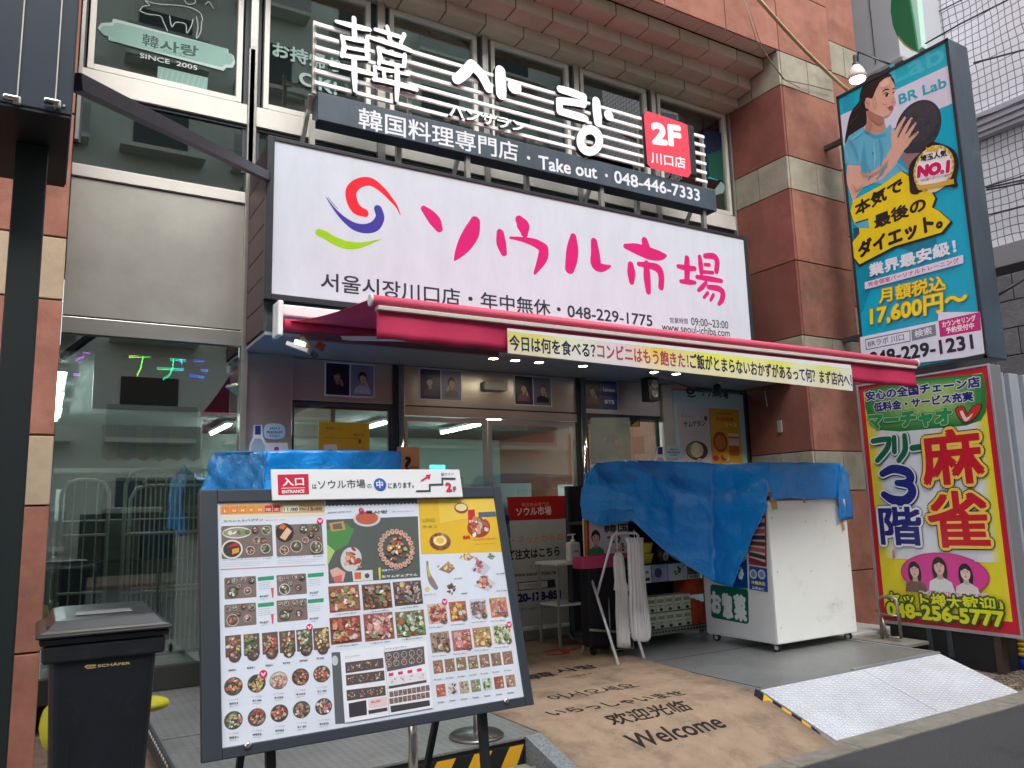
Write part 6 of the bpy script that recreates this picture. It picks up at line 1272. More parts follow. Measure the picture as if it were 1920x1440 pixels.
for r_ in range(2):
    for k in range(5):
        x, y, pal = rows[r_][k]; round_dish(x, y, 44-k, pal); label_(prs[r_][k], x-20, y+86, x+22, y+82, .006, (50, 54, 66), .02); label_('(税込)', x-20, y+97, x+18, y+93, .003, (120, 120, 130), 0); label_('ランチ定食', x-26, y+66, x+24, y+62, .0035, (120, 120, 130), 0)
heart(306, 1003, 15)
# centre column
quadc([(597, 194), (1024, 182), (1024, 210), (597, 222)], (96, 104, 112)); 
for k in range(24): s.L = base_L+5; a = q2b(606+k*17.6, 222-k*.5); s.ell(a[0], a[1], .0045, .004, (226, 230, 240), 8, keep=True)
label_('韓国料理専門店', 606, 256, 716, 250, .006, (110, 112, 120), 0); label_('韓', 786, 258, 814, 257, .0135, (50, 50, 56), .02); label_('사랑', 820, 258, 886, 254, .0125, (50, 50, 56), .02); label_('営業 11:00-24:00 Tel 048-446-7333', 906, 250, 1008, 246, .0045, (90, 90, 100), 0)
s.L = base_L+32
a = q2b(762, 243); s.stroke([(a[0]+.006, a[1]+.006, .002), (a[0]-.004, a[1]+.008, .003), (a[0]-.006, a[1]-.002, .003), (a[0]+.002, a[1]-.002, .002)], (214, 50, 90)); s.stroke([(a[0]+.008, a[1]+.002, .003), (a[0]+.004, a[1]-.008, .003), (a[0]-.008, a[1]-.008, .001)], (160, 40, 120))
quadc([(600, 284), (1026, 268), (1038, 552), (612, 582)], (92, 98, 94)); quadc([(602, 330), (690, 300), (730, 330), (700, 400), (640, 430), (605, 440)], (84, 140, 80), 2); quadc([(612, 300), (680, 290), (690, 330), (625, 340)], (190, 150, 90), 3); quadc([(628, 306), (670, 300), (676, 326), (632, 330)], (110, 104, 100), 4); quadc([(604, 400), (640, 430), (620, 470), (606, 500)], (176, 200, 110), 4)
s.L = base_L+8; a = q2b(790, 284); s.ell(a[0], a[1]+.004, .052, .03, (206, 206, 206), 26); s.ell(a[0], a[1]+.006, .043, .024, (196, 100, 76), 24)
a = q2b(716, 468); s.ell(a[0], a[1], .038, .044, (204, 204, 206), 26, rot=-.4); s.L += 1; [blob(a[0]+R_.gauss(0, .013), a[1]+R_.gauss(0, .014), .012, 'red') for _ in range(18)]
a = q2b(925, 420)
for k in range(22):
    t = k*6.283/22; s.ell(a[0]+.062*math.cos(t), a[1]+.064*math.sin(t), .011, .009, (214+R_.randint(-10, 10), 172, 150), 8, rot=t); s.ell(a[0]+.064*math.cos(t), a[1]+.066*math.sin(t), .005, .003, (170, 104, 84), 7, rot=t)
for _ in range(46): blob(a[0]+R_.gauss(0, .02), a[1]+R_.gauss(0, .02), R_.uniform(.006, .012), R_.choice(['yellow', 'yellow', 'brown', 'red']))
quadc([(720, 522), (815, 518), (818, 566), (726, 572)], (214, 214, 220), 6); quadc([(730, 530), (762, 528), (762, 560), (732, 562)], (206, 110, 60), 7); a = q2b(790, 545); s.L = base_L+12; s.ell(a[0], a[1], .009, .009, (100, 80, 76), 14)
quadc([(616, 520), (650, 505), (690, 530), (680, 572), (640, 578)], (220, 170, 160), 6); quadc([(628, 552), (672, 540), (672, 574), (640, 578)], (206, 110, 100), 7)
quadc([(842, 508), (852, 507), (854, 562), (846, 563)], (226, 214, 60), 16); label_('国産ブランド', 858, 526, 940, 520, .0075, (226, 232, 240), .02); label_('生サムギョプサル', 858, 556, 1024, 546, .0095, (244, 244, 244), .03)
for i, (x0, y0, x1, y1, pal, bgc) in enumerate(((612, 590, 756, 712, 'mix', (150, 100, 80)), (768, 582, 904, 700, 'brown', (110, 86, 76)), (914, 570, 1046, 682, 'dark', (104, 82, 82)), (618, 735, 762, 860, 'red', (130, 80, 66)), (776, 718, 914, 846, 'pink', (150, 96, 86)), (924, 708, 1060, 828, 'green', (130, 120, 90)))):
    photo(x0, y0, x1, y1, pal, bgc, 90); label_('牛プルコギ', x0+14, y1-8, x0+70, y1-13, .0052, (240, 232, 90), .03)
    label_('1人前 ¥1629 (税込)', x0+30, y1+19, x1-16, y1+8, .005, (60, 64, 84), .01)
a = q2b(1012, 762); s.L = base_L+26; s.ell(a[0], a[1], .026, .024, (214, 210, 200), 20); [blob(a[0]+R_.gauss(0, .009), a[1]+R_.gauss(0, .008), .007, 'dark') for _ in range(10)]
# right column
quadc([(1028, 190), (1392, 180), (1420, 434), (1042, 446)], (228, 186, 56)); quadc([(1120, 188), (1392, 181), (1398, 250), (1130, 300)], (236, 200, 84), 1)
s.L = base_L+6; a = q2b(1228, 230); s.ell(a[0], a[1], .03, .022, (150, 76, 56), 22); s.ell(a[0], a[1]+.003, .025, .015, (236, 220, 170), 18)
a = q2b(1310, 320); s.ell(a[0], a[1], .052, .04, (170, 74, 50), 24, rot=.2); [blob(a[0]+R_.gauss(0, .022), a[1]+R_.gauss(0, .015), .012, R_.choice(['red', 'mix'])) for _ in range(34)]
a = q2b(1130, 386); s.L = base_L+6; s.ell(a[0], a[1], .045, .034, (170, 96, 50), 24); s.ell(a[0], a[1]+.004, .028, .02, (244, 230, 160), 20); s.ell(a[0], a[1]+.004, .017, .012, (240, 190, 90), 14)
for k in range(16): blob(a[0]+.037*math.cos(k*.39), a[1]+.027*math.sin(k*.39), .008, 'brown')
label_('UFO', 1048, 296, 1108, 293, .0135, (160, 170, 60), .015); label_('チキン', 1048, 326, 1120, 322, .012, (150, 150, 60), .015); label_('鍋', 1236, 376, 1270, 374, .015, (214, 40, 50), .03); label_('チーズタッカルビ', 1282, 384, 1388, 376, .010, (240, 96, 90), .03); label_('2人前より注文できます', 1290, 402, 1388, 396, .0045, (170, 60, 60), 0)
quadc([(1258, 240), (1290, 236), (1296, 320), (1262, 326)], (196, 50, 56), 20); label_('激辛', 1264, 300, 1286, 297, .012, (240, 220, 214), .02); s.L = base_L+24; quadc([(1306, 250), (1386, 246), (1390, 268), (1310, 274)], (90, 106, 120), 20)
for (x, y, rx, ry, pal, pl_) in ((1318, 500, .034, .028, 'pink', (196, 200, 212)), (1336, 574, .036, .028, 'red', (200, 204, 214)), (1160, 505, .026, .018, 'yellow', (150, 120, 110)), (1254, 456, .026, .012, 'yellow', (170, 150, 140)), (1366, 452, .014, .012, 'green', (130, 134, 140)), (1180, 600, .026, .022, 'brown', (226, 230, 240))):
    s.L = base_L+3; a = q2b(x, y)
    if pl_ != (226, 230, 240): s.poly([(a[0]-rx*1.3, a[1]-ry*.4), (a[0]+rx*.3, a[1]-ry*1.35), (a[0]+rx*1.35, a[1]-ry*.3), (a[0]+rx*.1, a[1]+ry*.9)], pl_)
    for _ in range(22): blob(a[0]+R_.gauss(0, rx*.36), a[1]+R_.gauss(0, ry*.36), rx*.26, pal)
s.L = base_L+4; s.stroke([(*q2b(1070, 480), .004), (*q2b(1075, 530), .006), (*q2b(1090, 570), .012), (*q2b(1110, 600), .009)], (150, 130, 120)); s.stroke([(*q2b(1072, 500), .003), (*q2b(1080, 545), .005)], (206, 180, 110)); a = q2b(1070, 608); s.ell(a[0], a[1], .01, .009, (230, 190, 110), 10)
label_('¥1430', 1195, 562, 1232, 559, .005, (60, 64, 74), .01); label_('¥1628', 1392, 540, 1430, 536, .005, (60, 64, 74), .01); label_('¥1518', 1392, 620, 1436, 616, .005, (60, 64, 74), .01); label_('¥880', 1226, 632, 1256, 629, .005, (60, 64, 74), .01); label_('キャンペーン', 1055, 640, 1108, 634, .007, (60, 120, 160), .01)
for i, (x0, y0, x1, y1, pal, pt) in enumerate(((1072, 674, 1162, 768, 'red', (210, 190, 176)), (1174, 664, 1254, 756, 'mix', (190, 110, 70)), (1270, 652, 1348, 744, 'dark', (206, 206, 216)), (1362, 646, 1444, 738, 'pink', (214, 150, 90)), (1086, 806, 1176, 902, 'brown', (170, 150, 140)), (1186, 796, 1276, 892, 'pink', (190, 120, 110)), (1284, 784, 1368, 876, 'yellow', (180, 140, 110)), (1378, 772, 1462, 862, 'green', (214, 206, 170)))):
    photo(x0, y0, x1, y1, pal, pt, 60); s.L = base_L+28; a = q2b(x1-12, y1-14); bowl(a[0], a[1], .012, pal, rim=(150, 130, 120), n=5)
    label_('¥2518 (税込)', x0+4, y1+22, x0+72, y1+16, .0045, (70, 74, 90), .01)
heart(1150, 666); heart(1450, 772)
for i in range(7):
    x = 1098+i*54; y = 938-i*7; photo(x, y, x+46, y+62, ['red', 'mix', 'green', 'green', 'dark', 'brown', 'pink'][i], (150, 120, 100), 26); label_('¥1250', x+4, y+94, x+38, y+91, .0042, (60, 64, 74), .01)
    x = 1112+i*54; y = 1050-i*7.4; photo(x, y, x+44, y+58, ['red', 'dark', 'mix', 'green', 'green', 'red', 'mix'][i], [(190, 110, 90), (214, 214, 220), (190, 170, 150), (130, 150, 110), (190, 206, 190), (150, 90, 70), (170, 140, 120)][i], 26); label_('¥680', x+6, y+88, x+36, y+85, .0042, (60, 64, 74), .01)
# inserted sheet (booklet) in front of the menu, bottom centre
quadc([(624, 902), (664, 900), (686, 1232), (642, 1236)], (96, 100, 104)); a = q2b(640, 940); s.L = base_L+8; s.ell(a[0], a[1], .011, .016, (200, 202, 206), 18)
quadc([(664, 898), (1064, 846), (1096, 1160), (686, 1230)], (236, 236, 242), 60)
L0 = base_L; base_L = base_L+64
quadc([(866, 872), (868, 872), (893, 1192), (890, 1192)], (190, 190, 198), 2)
label_('ナイトバブサン', 684, 930, 756, 920, .006, (60, 60, 66), 0); label_('スペシャルバブサン', 872, 892, 972, 880, .007, (50, 50, 56), .01)
quadc([(866, 902), (1052, 874), (1058, 956), (882, 992)], (96, 92, 96), 2)
for k in range(10): s.L = base_L+6+k; a = q2b(888+(k % 5)*36, 922+(k//5)*34-(k % 5)*5); bowl(a[0], a[1], .0105, R_.choice(['mix', 'pink', 'green', 'red']), n=5)
for r_, y in enumerate((950, 1008, 1078)):
    quadc([(686+r_*3, y), (862+r_*5, y-22), (866+r_*5, y+24), (689+r_*3, y+50)], (90, 82, 84), 2)
    for k in range(4): photo(692+r_*3+k*43, y+2-k*5, 730+r_*3+k*43, y+38-k*5, R_.choice(['pink', 'red', 'mix', 'yellow']), (226, 220, 214), 16)
quadc([(884, 1018), (1062, 992), (1066, 1036), (888, 1066)], (226, 224, 228), 2); quadc([(888, 1060), (1064, 1030), (1065, 1042), (889, 1072)], (84, 80, 82), 4)
for k in range(4): photo(890+k*44, 1018-k*7, 926+k*44, 1048-k*7, R_.choice(['dark', 'pink']), (130, 116, 112), 12); quadc([(888+k*44, 1000-k*7), (910+k*44, 996-k*7), (911+k*44, 1010-k*7), (889+k*44, 1014-k*7)], (216, 60, 110), 6)
for r_ in range(2):
    for k in range(9): photo(892+k*21, 1084+r_*32-k*3.6, 911+k*21, 1110+r_*32-k*3.6, R_.choice(['pink', 'dark', 'mix', 'red']), (120, 100, 96), 9)
quadc([(702, 1140), (784, 1124), (788, 1192), (706, 1206)], (64, 60, 64), 2); quadc([(794, 1122), (880, 1108), (884, 1150), (796, 1164)], (232, 206, 210), 2); label_('¥2,380', 806, 1140, 850, 1132, .007, (220, 60, 90), .02); quadc([(794, 1172), (882, 1158), (884, 1174), (796, 1190)], (74, 66, 70), 2); quadc([(896, 1152), (1078, 1124), (1081, 1150), (900, 1182)], (70, 68, 72), 2)
base_L = L0
s.build('menu_print', mb)
# legs
for x, y in ((1.42, 2.63), (.665, 2.63)):
    MB().bar((x, y+.02, .90), (x+.03, y-.02, 0), .028, .028).build('leg', BLACK, mb); MB().bar((x, y+.16, 1.3), (x-.01, y+.75, 0), .022, .022).build('rear_leg', BLACK, mb)
MB().bar((.665, 2.8, 1.2), (1.42, 2.8, 1.2), .02, .02).build('brace', BLACK, mb)
# entrance plate on top of the board
ep = thing('entrance_plate', 'white entrance direction plate clipped on top of the menu board', 'sign', (1.0, 2.78, 1.6))
es = Sheet((0, 2.765, 1.6), (1, 0, 0), bup); es.L = 1; es.STEP = .0001
e = [es.P(509, 880), es.P(863, 880), es.P(867, 932), es.P(510, 938)]
u0, u1, v0, v1 = (e[0][0]+e[3][0])/2, (e[1][0]+e[2][0])/2, (e[2][1]+e[3][1])/2, (e[0][1]+e[1][1])/2
c = lambda u, v, d: es.O+es.U*u+es.V*v-es.N*d
MB().hexa([c(u0, v0, 0), c(u1, v0, 0), c(u1, v0, .01), c(u0, v0, .01), c(u0, v1, 0), c(u1, v1, 0), c(u1, v1, .01), c(u0, v1, .01)]).build('plate', WHITE, ep, .002)
g2 = lambda x, y: (360+x/3.84, 640+y/3.84)
es.ppx([g2(615, 960), g2(838, 955), g2(843, 1102), g2(620, 1108)], (206, 34, 66)); es.tpx('入口', g2(652, 1044), g2(808, 1038), 16, (244, 240, 240), bold=.03); es.ppx([g2(642, 1056), g2(812, 1052), g2(812, 1056), g2(642, 1060)], (240, 230, 230)); es.tpx('ENTRANCE', g2(648, 1096), g2(810, 1090), 6.2, (244, 240, 240), bold=.03)
DG_ = (70, 72, 80)
es.tpx('は', g2(866, 1064), g2(898, 1063), 9.5, DG_, bold=.015); es.tpx('ソウル市場', g2(908, 1066), g2(1250, 1058), 17.5, DG_, bold=.01); es.tpx('の', g2(1262, 1060), g2(1294, 1059), 8.5, DG_, bold=.01)
a = es.P(*g2(1353, 1032)); es.ell(a[0], a[1], .0247, .0247, (50, 92, 176), 24); es.tpx('中', g2(1328, 1060), g2(1378, 1058), 15, (226, 234, 246), bold=.03); es.tpx('にあります。', g2(1412, 1062), g2(1597, 1054), 11, DG_, bold=.012)
es.spx([(*g2(1612, 1080), 1.6), (*g2(1714, 1077), 1.6)], DG_, caps=False); es.spx([(*g2(1712, 1084), 1.6), (*g2(1710, 1030), 1.6)], DG_, caps=False); es.spx([(*g2(1706, 1034), 1.6), (*g2(1804, 1030), 1.6)], DG_, caps=False); es.spx([(*g2(1802, 1036), 1.6), (*g2(1800, 984), 1.6)], DG_, caps=False); es.spx([(*g2(1796, 988), 1.6), (*g2(1896, 990), 1.6)], DG_, caps=False)
es.spx([(*g2(1650, 1004), 1.4), (*g2(1700, 974), 1.4)], (214, 40, 84)); es.ppx([g2(1680, 964), g2(1718, 958), g2(1708, 998)], (214, 40, 84)); es.tpx('2', g2(1828, 1084), g2(1874, 1082), 17, (214, 40, 84), bold=.04); es.tpx('F', g2(1882, 1086), g2(1904, 1085), 10, DG_, bold=.02); es.tpx('韓サラン', g2(1792, 968), g2(1884, 964), 5, (110, 110, 120))
es.build('printed_face', ep)

# ================================================================ BIN
bn_ = thing('wheelie_bin', 'dark blue grey wheelie bin with black lid beside the menu board', 'bin', (.27, 4.2, 0))
BN = M('bin_plastic', (28, 32, 38), .42, var=.25, vs=5, bump=.15, bs=40, dirt=((66, 68, 70), 7, .6, .35)); BL = M('bin_lid', (40, 42, 46), .3, var=.2, vs=6, dirt=((88, 88, 88), 6, .6, .35))
bx0, bx1, by0, by1 = .03, .545, 4.0, 4.6
def taper(x0, x1, y0, y1, z0, z1, k, mat, name, bev=.03):
    return MB().hexa([(x0+k, y0+k, z0), (x1-k, y0+k, z0), (x1-k, y1-k, z0), (x0+k, y1-k, z0), (x0, y0, z1), (x1, y0, z1), (x1, y1, z1), (x0, y1, z1)]).build(name, mat, bn_, bev, seg=3)
taper(.075, .50, 4.03, 4.55, .06, 1.05, .045, BN, 'body'); taper(bx0+.012, bx1-.012, 4.012, 4.58, 1.0, 1.075, .004, BL, 'rim', .012); taper(bx0, bx1, by0, 4.59, 1.078, 1.105, .004, BL, 'rim', .008)
# lid: domed
lid = MB(); prof = [(1.108, -.012), (1.118, -.014), (1.128, 0), (1.138, .03), (1.172, .055), (1.178, .10)]
for z, k in prof: lid.v += [(bx0+k, by0+k*1.1, z), (bx1-k, by0+k*1.1, z), (bx1-k, by1-k*.3, z+.01*(z > 1.16)), (bx0+k, by1-k*.3, z+.01*(z > 1.16))]
for i in range(len(prof)-1):
    for j in range(4): a = i*4+j; b = i*4+(j+1) % 4; lid.face((a, b, b+4, a+4))
lid.face((20, 21, 22, 23)); lid.face((3, 2, 1, 0)); lid.build('lid', BL, bn_, .012, seg=3)
bx('lid_pad', .17, .40, 4.14, 4.28, 1.181, 1.185, M('lid_pad', (120, 122, 126), .35), bn_, .004)
MB().tube([(.08, 4.64, 1.1), (.5, 4.64, 1.1)], .016, 10).build('handle', BL, bn_)
for x in (.1, .46): MB().lathe((x, 4.56, .1), [(.1, -.025), (.1, .025)], 18, (1, 0, 0)).build('wheel', RUBBER, bn_)
s = Sheet((0, 4.033, 0)); s.L = 1
bm = lambda x, y: (x/3.2, 1080+y/3.2)
s.ppx([bm(505, 545), bm(520, 534), bm(575, 530), bm(575, 552), bm(525, 558)], (196, 170, 110)); s.tpx('SSI', bm(520, 552), bm(572, 549), 3.5, (60, 60, 66), bold=.03); s.tpx('SCHÄFER', bm(585, 548), bm(782, 530), 6.2, (200, 176, 120), bold=.035)
s.build('lettering', bn_, mat=PRINTM)
for x in (.10, .46): MB().lathe((x, 4.10, 1.128), [(.045, 0), (.042, .022), (.028, .03), (.012, .02)], 16).build('lid_boss', BL, bn_)
for x in (.16, .415): bx('body_rib', x, x+.006, 4.047, 4.06, .12, .98, BN, bn_, .002)
bx('lid_hinge', .12, .2, 4.58, 4.63, 1.09, 1.12, BL, bn_, .006); bx('lid_hinge', .37, .45, 4.58, 4.63, 1.09, 1.12, BL, bn_, .006)
yb = thing('yellow_bag', 'bright yellow plastic bag showing at both sides behind the bin', 'bag', (.4, 4.9, 0))
YM = M('yellow_plastic', (190, 184, 34), .4, bump=.6, bs=14)
def puff(c, r, mat, name, parent, seed=0, n=14):
    rr = random.Random(seed); m = MB(); rows_ = 8
    for i in range(rows_+1):
        t = math.pi*i/rows_
        for j in range(n):
            a = 6.2832*j/n; k = 1+.12*math.sin(3*a+seed)+.1*rr.random(); m.v.append((c[0]+r[0]*math.sin(t)*math.cos(a)*k, c[1]+r[1]*math.sin(t)*math.sin(a)*k, c[2]-r[2]*math.cos(t)*(1+.06*rr.random())))
    for i in range(rows_):
        for j in range(n): a = i*n+j; b = i*n+(j+1) % n; m.face((a, b, b+n, a+n))
    return m.build(name, mat, parent, smooth=True)
q = PY(4.9, 312, 1312); puff((q.x-.07, 4.9, q.z-.01), (.075, .1, .036), YM, 'bag_side', yb, 2); q = PY(4.5, 80, 1348); puff((q.x+.04, 4.5, q.z-.04), (.045, .06, .11), YM, 'bag_side', yb, 5)
bx('bag_base', .15, .45, 4.75, 4.9, .35, .55, YM, yb, .05)

# ================================================================ LEFT CART WITH TARP
PANW = M('cart_white', (240, 242, 238), .5, var=.02, vs=3, dirt=((176, 172, 164), 2.2, .58, .45)); PANG = M('cart_grey', (176, 178, 176), .5, var=.05, vs=3)
TARP = M('blue_tarp', (20, 152, 252), .22, var=.16, vs=2.5, bump=1, bs=6, wave=1.6, coat=.3, spec=.6)
lc = thing('cart', 'grey panelled cart standing behind the menu board under a blue tarp', 'cart', (1.65, 6, .23))
bx('body', 1.29, 2.12, 5.18, 7.0, .33, 1.84, PANG, lc, .004)
for x in (1.26, 2.06):
    for y in (5.25, 6.85): MB().lathe((x, y, .275), [(.04, -.015), (.04, .015)], 14, (1, 0, 0)).build('caster', RUBBER, lc)
for z in (.5, 1.0, 1.5): 
    for y in (5.6, 6.3, 6.9): MB().lathe((1.289, y, z), [(.008, 0), (.006, .004)], 8, (-1, 0, 0)).build('rivet', CHROME, lc)
def grid_sheet(rows_, name, parent, mat, sub=6, amp=.012, seed=1, thick=.004, sharp=1.0, **k):
    """rows_: list of rows, each a list of points; bilinear-resampled, gently wrinkled, given thickness"""
    rr = random.Random(seed); nr = len(rows_); nc = len(rows_[0]); V = [[Vector(p) for p in r] for r in rows_]; m = MB()
    H_ = (nr-1)*sub; W_ = (nc-1)*sub
    dirs = [(rr.uniform(-3, 3), rr.uniform(-3, 3), rr.random()*6) for _ in range(6)]
    for i in range(H_+1):
        a = min(i//sub, nr-2); fa = i/sub-a
        for j in range(W_+1):
            b = min(j//sub, nc-2); fb = j/sub-b
            p = V[a][b]*(1-fa)*(1-fb)+V[a][b+1]*(1-fa)*fb+V[a+1][b]*fa*(1-fb)+V[a+1][b+1]*fa*fb
            n_ = (V[a][b+1]-V[a][b]).cross(V[a+1][b]-V[a][b]); n_ = n_.normalized() if n_.length > 1e-9 else Vector((0, -1, 0))
            if n_.y > 0 and abs(n_.y) > .3: n_ = -n_
            h = 0
            for d in dirs:
                t = abs(((d[0]*p.x+d[1]*p.z+d[0]*.7*p.y)*1.3+d[2]+.15*math.sin(5*p.z+3*p.x)) % 1.0-.5)*2; h += (1-abs(t))**2.5
            m.v.append(tuple(p+n_*(amp*(h-1.2)+amp*.3*rr.uniform(-1, 1))))
    for i in range(H_):
        for j in range(W_): a = i*(W_+1)+j; m.face((a, a+1, a+W_+2, a+W_+1))
    o = m.build(name, mat, parent, smooth=True, **k); md = o.modifiers.new('s', 'SOLIDIFY'); md.thickness = thick; return o
lt_ = thing('tarp', 'blue plastic tarp draped over the cart behind the menu board', 'tarp', (1.65, 6, 1.9))
P_ = lambda Y, x, y: PY(Y, x, y)
fr = 5.08
grid_sheet([[P_(fr, 500, 846), P_(fr, 580, 845), P_(fr, 670, 845), P_(fr, 752, 846)], [P_(fr, 497, 890), P_(fr, 580, 890), P_(fr, 670, 888), P_(fr, 753, 888)], [P_(fr-.02, 494, 960), P_(fr-.01, 580, 965), P_(fr-.02, 670, 960), P_(fr, 754, 950)]], 'front_sheet', lt_, TARP, 8, .008, 3)
Xl_ = lambda x, y, X=1.13: PX(X, x, y)
grid_sheet([[P_(6.5, 400, 848), P_(6.1, 428, 847), P_(5.6, 465, 846), P_(fr, 500, 846)], [P_(6.7, 381, 893), P_(6.1, 425, 893), P_(5.6, 462, 892), P_(fr, 497, 890)], [P_(6.75, 373, 930), P_(6.1, 424, 940), P_(5.6, 460, 945), P_(fr-.02, 494, 960)], [P_(6.8, 378, 1008), P_(6.1, 420, 1015), P_(5.6, 458, 1000), P_(fr-.02, 494, 1000)]], 'side_sheet', lt_, TARP, 8, .012, 8)
grid_sheet([[P_(6.5, 400, 848), P_(fr, 500, 846), P_(fr, 752, 846)], [(1.2, 6.95, 1.93), (1.6, 6.95, 1.93), (2.16, 6.95, 1.93)]], 'roof_sheet', lt_, TARP, 6, .004, 9)
# ================================================================ RIGHT CART
rc = thing('cart', 'white deli cart on casters with a green side dish label under a blue tarp', 'cart', (6.4, 5.6, .23))
cx0, cx1, cyf, cyb = 5.885, 7.02, 5.215, 6.12
bx('front_panel', cx0+.002, cx1, cyf, cyf+.02, .31, 1.605, PANW, rc, .002); bx('side_panel', cx0, cx0+.02, cyf+.022, cyb, .31, 1.605, M('cart_white_shaded', (206, 208, 208), .5, var=.02), rc, .002)  # left side panel in a greyer white, its shade put into the colour
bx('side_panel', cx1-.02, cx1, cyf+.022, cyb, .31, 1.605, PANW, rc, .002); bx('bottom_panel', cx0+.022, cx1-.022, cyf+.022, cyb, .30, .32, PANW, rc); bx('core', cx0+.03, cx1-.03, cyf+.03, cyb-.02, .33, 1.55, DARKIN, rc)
bx('top_board', cx0+.03, cx1-.03, cyf+.03, cyb, 1.62, 1.65, BLACK2, rc)
for x in (cx0+.04, cx1-.06):
    for y in (cyf+.04, cyb-.06): bx('roof_post', x, x+.02, y, y+.02, 1.65, 1.93, ALU, rc)
for x, y in ((5.93, 5.27), (6.95, 5.27), (5.95, 6.05), (6.95, 6.05)):
    w_ = MB().lathe((x, y, .268), [(.037, -.014), (.037, .014)], 16, (1, .3, 0)).build('caster', RUBBER, rc); MB().lathe((x, y, .268), [(.02, -.016), (.02, .016)], 14, (1, .3, 0)).build('hub', M('caster_hub', (190, 190, 190), .4), w_); MB().box(x-.022, x+.022, y-.015, y+.015, .285, .31).build('fork', CHROME, w_)
rr_ = random.Random(4)
for i, (x, z) in enumerate([(5.93, 1.45), (6.4, 1.4), (6.7, 1.4), (5.95, .95), (6.42, .93), (6.7, .6), (5.94, .45), (6.98, .45), (6.98, 1.42), (6.98, .95)]): MB().lathe((x, cyf, z), [(.006, 0), (.004, .003)], 8, (0, -1, 0)).build('screw_head', M('screw_grey', (150, 150, 148), .4, .5), rc)
# orange tape pieces
TP = M('orange_tape', (206, 160, 104), .5, var=.1, vs=30)
for px, py, w_, h_ in ((1452, 945, .07, .10), (1506, 930, .03, .13), (1572, 942, .06, .07), (1581, 985, .03, .1), (1447, 936, .05, .05)):
    q = PY(cyf-.012, px, py); t_ = rr_.uniform(-.2, .2); MB().bar((q.x-.5*h_*math.sin(t_), cyf-.012-.0005*px/1500, q.z-h_/2), (q.x+.5*h_*math.sin(t_), cyf-.012, q.z+h_/2), w_, .002, (0, 1, 0)).build('tape', TP, rc)
# print on side (facing -X)
s = Sheet((cx0-.0006, 0, 0), (0, -1, 0), (0, 0, 1)); s.L = 1
c7_ = lambda x, y: (1300+x/2.8806, 900+y/2.8806)
ppp = [(92, 575), (100, 562), (290, 590), (296, 602), (300, 765), (290, 778), (110, 745), (98, 735)]
s.ppx([c7_(*p) for p in ppp], (0, 96, 76)); 
for i, (ch, x0, y0, x1, y1, h) in enumerate((('お', 98, 715, 156, 730, 46), ('惣', 160, 745, 218, 754, 53), ('菜', 224, 758, 294, 772, 56))): s.tpx(ch, c7_(x0, y0), c7_(x1, y1), h*.9, (216, 224, 224), bold=.045, outl=(.004, (0, 80, 64)))
s.ppx([c7_(*p) for p in [(200, 578), (245, 470), (290, 420), (296, 588)]], (0, 70, 140)); s.tpx('み', c7_(246, 545), c7_(276, 535), 26, (214, 226, 236), bold=.04)
s.ppx([c7_(*p) for p in [(304, 590), (303, 462), (400, 478), (404, 606)]], (34, 70, 150)); 
for x, y in ((325, 508), (370, 510)): a = s.P(*c7_(x, y)); s.ell(a[0], a[1], .045, .045, (190, 206, 220), 16); s.ell(a[0], a[1], .03, .03, (110, 140, 170), 14)
s.tpx('冷蔵商品', c7_(316, 562), c7_(390, 572), 7, (236, 226, 90), bold=.03); s.tpx('お早めに', c7_(320, 590), c7_(386, 600), 6, (226, 230, 240), bold=.02)
s.ppx([c7_(*p) for p in [(300, 455), (302, 300), (350, 200), (394, 190), (398, 470)]], (170, 40, 60)); s.ppx([c7_(*p) for p in [(306, 440), (308, 305), (352, 212), (386, 204), (390, 456)]], (190, 186, 184))
for k in range(7): s.spx([(*c7_(312, 430-k*30), 3.4), (*c7_(386, 455-k*36), 3.4)], [(120, 50, 50), (60, 56, 58), (170, 90, 80)][k % 3])
s.build('side_labels', rc)
# right tarp
rt2 = thing('tarp', 'shiny blue tarp draped from the white deli cart over the shelf rack to the left', 'tarp', (5.8, 5.8, 1.9))
def XS(x, y, X=5.835): return PX(X, x, y)
top = [P_(6.15, 1098, 890), P_(6.12, 1118, 868), P_(6.1, 1180, 863), P_(6.1, 1262, 866), XS(1335, 869), XS(1372, 869), XS(1405, 868), XS(1436, 868)]
m1 = [P_(6.16, 1090, 915), P_(6.08, 1120, 908), P_(6.06, 1180, 905), P_(6.06, 1262, 912), XS(1335, 925), XS(1372, 915), XS(1405, 905), XS(1436, 892)]
m2 = [P_(6.18, 1088, 945), P_(6.12, 1122, 950), P_(6.1, 1184, 950), P_(6.1, 1262, 975), XS(1335, 1005), XS(1372, 985), XS(1405, 955), XS(1437, 922)]
bot = [P_(6.2, 1092, 972), P_(6.2, 1126, 986), P_(6.16, 1186, 977), P_(6.12, 1256, 1042), XS(1340, 1092), XS(1372, 1101), XS(1403, 1026), XS(1437, 952)]
grid_sheet([top, m1, m2, bot], 'front_sheet', rt2, TARP, 12, .016, 5)
fr2 = 5.195
grid_sheet([[P_(fr2, 1436, 867), P_(fr2, 1480, 869), P_(fr2, 1530, 868), P_(fr2, 1574, 868)], [P_(fr2-.01, 1438, 900), P_(fr2-.02, 1480, 902), P_(fr2-.02, 1530, 900), P_(fr2-.01, 1578, 900)], [P_(fr2, 1446, 938), P_(fr2-.01, 1478, 934), P_(fr2-.01, 1524, 936), P_(fr2, 1568, 936)]], 'end_sheet', rt2, TARP, 7, .010, 12)
grid_sheet([[P_(fr2, 1574, 868), P_(5.3, 1592, 890)], [P_(fr2-.01, 1570, 915), P_(5.3, 1594, 918)], [P_(fr2-.02, 1574, 976), P_(5.28, 1599, 973)]], 'corner_flap', rt2, TARP, 7, .008, 14)
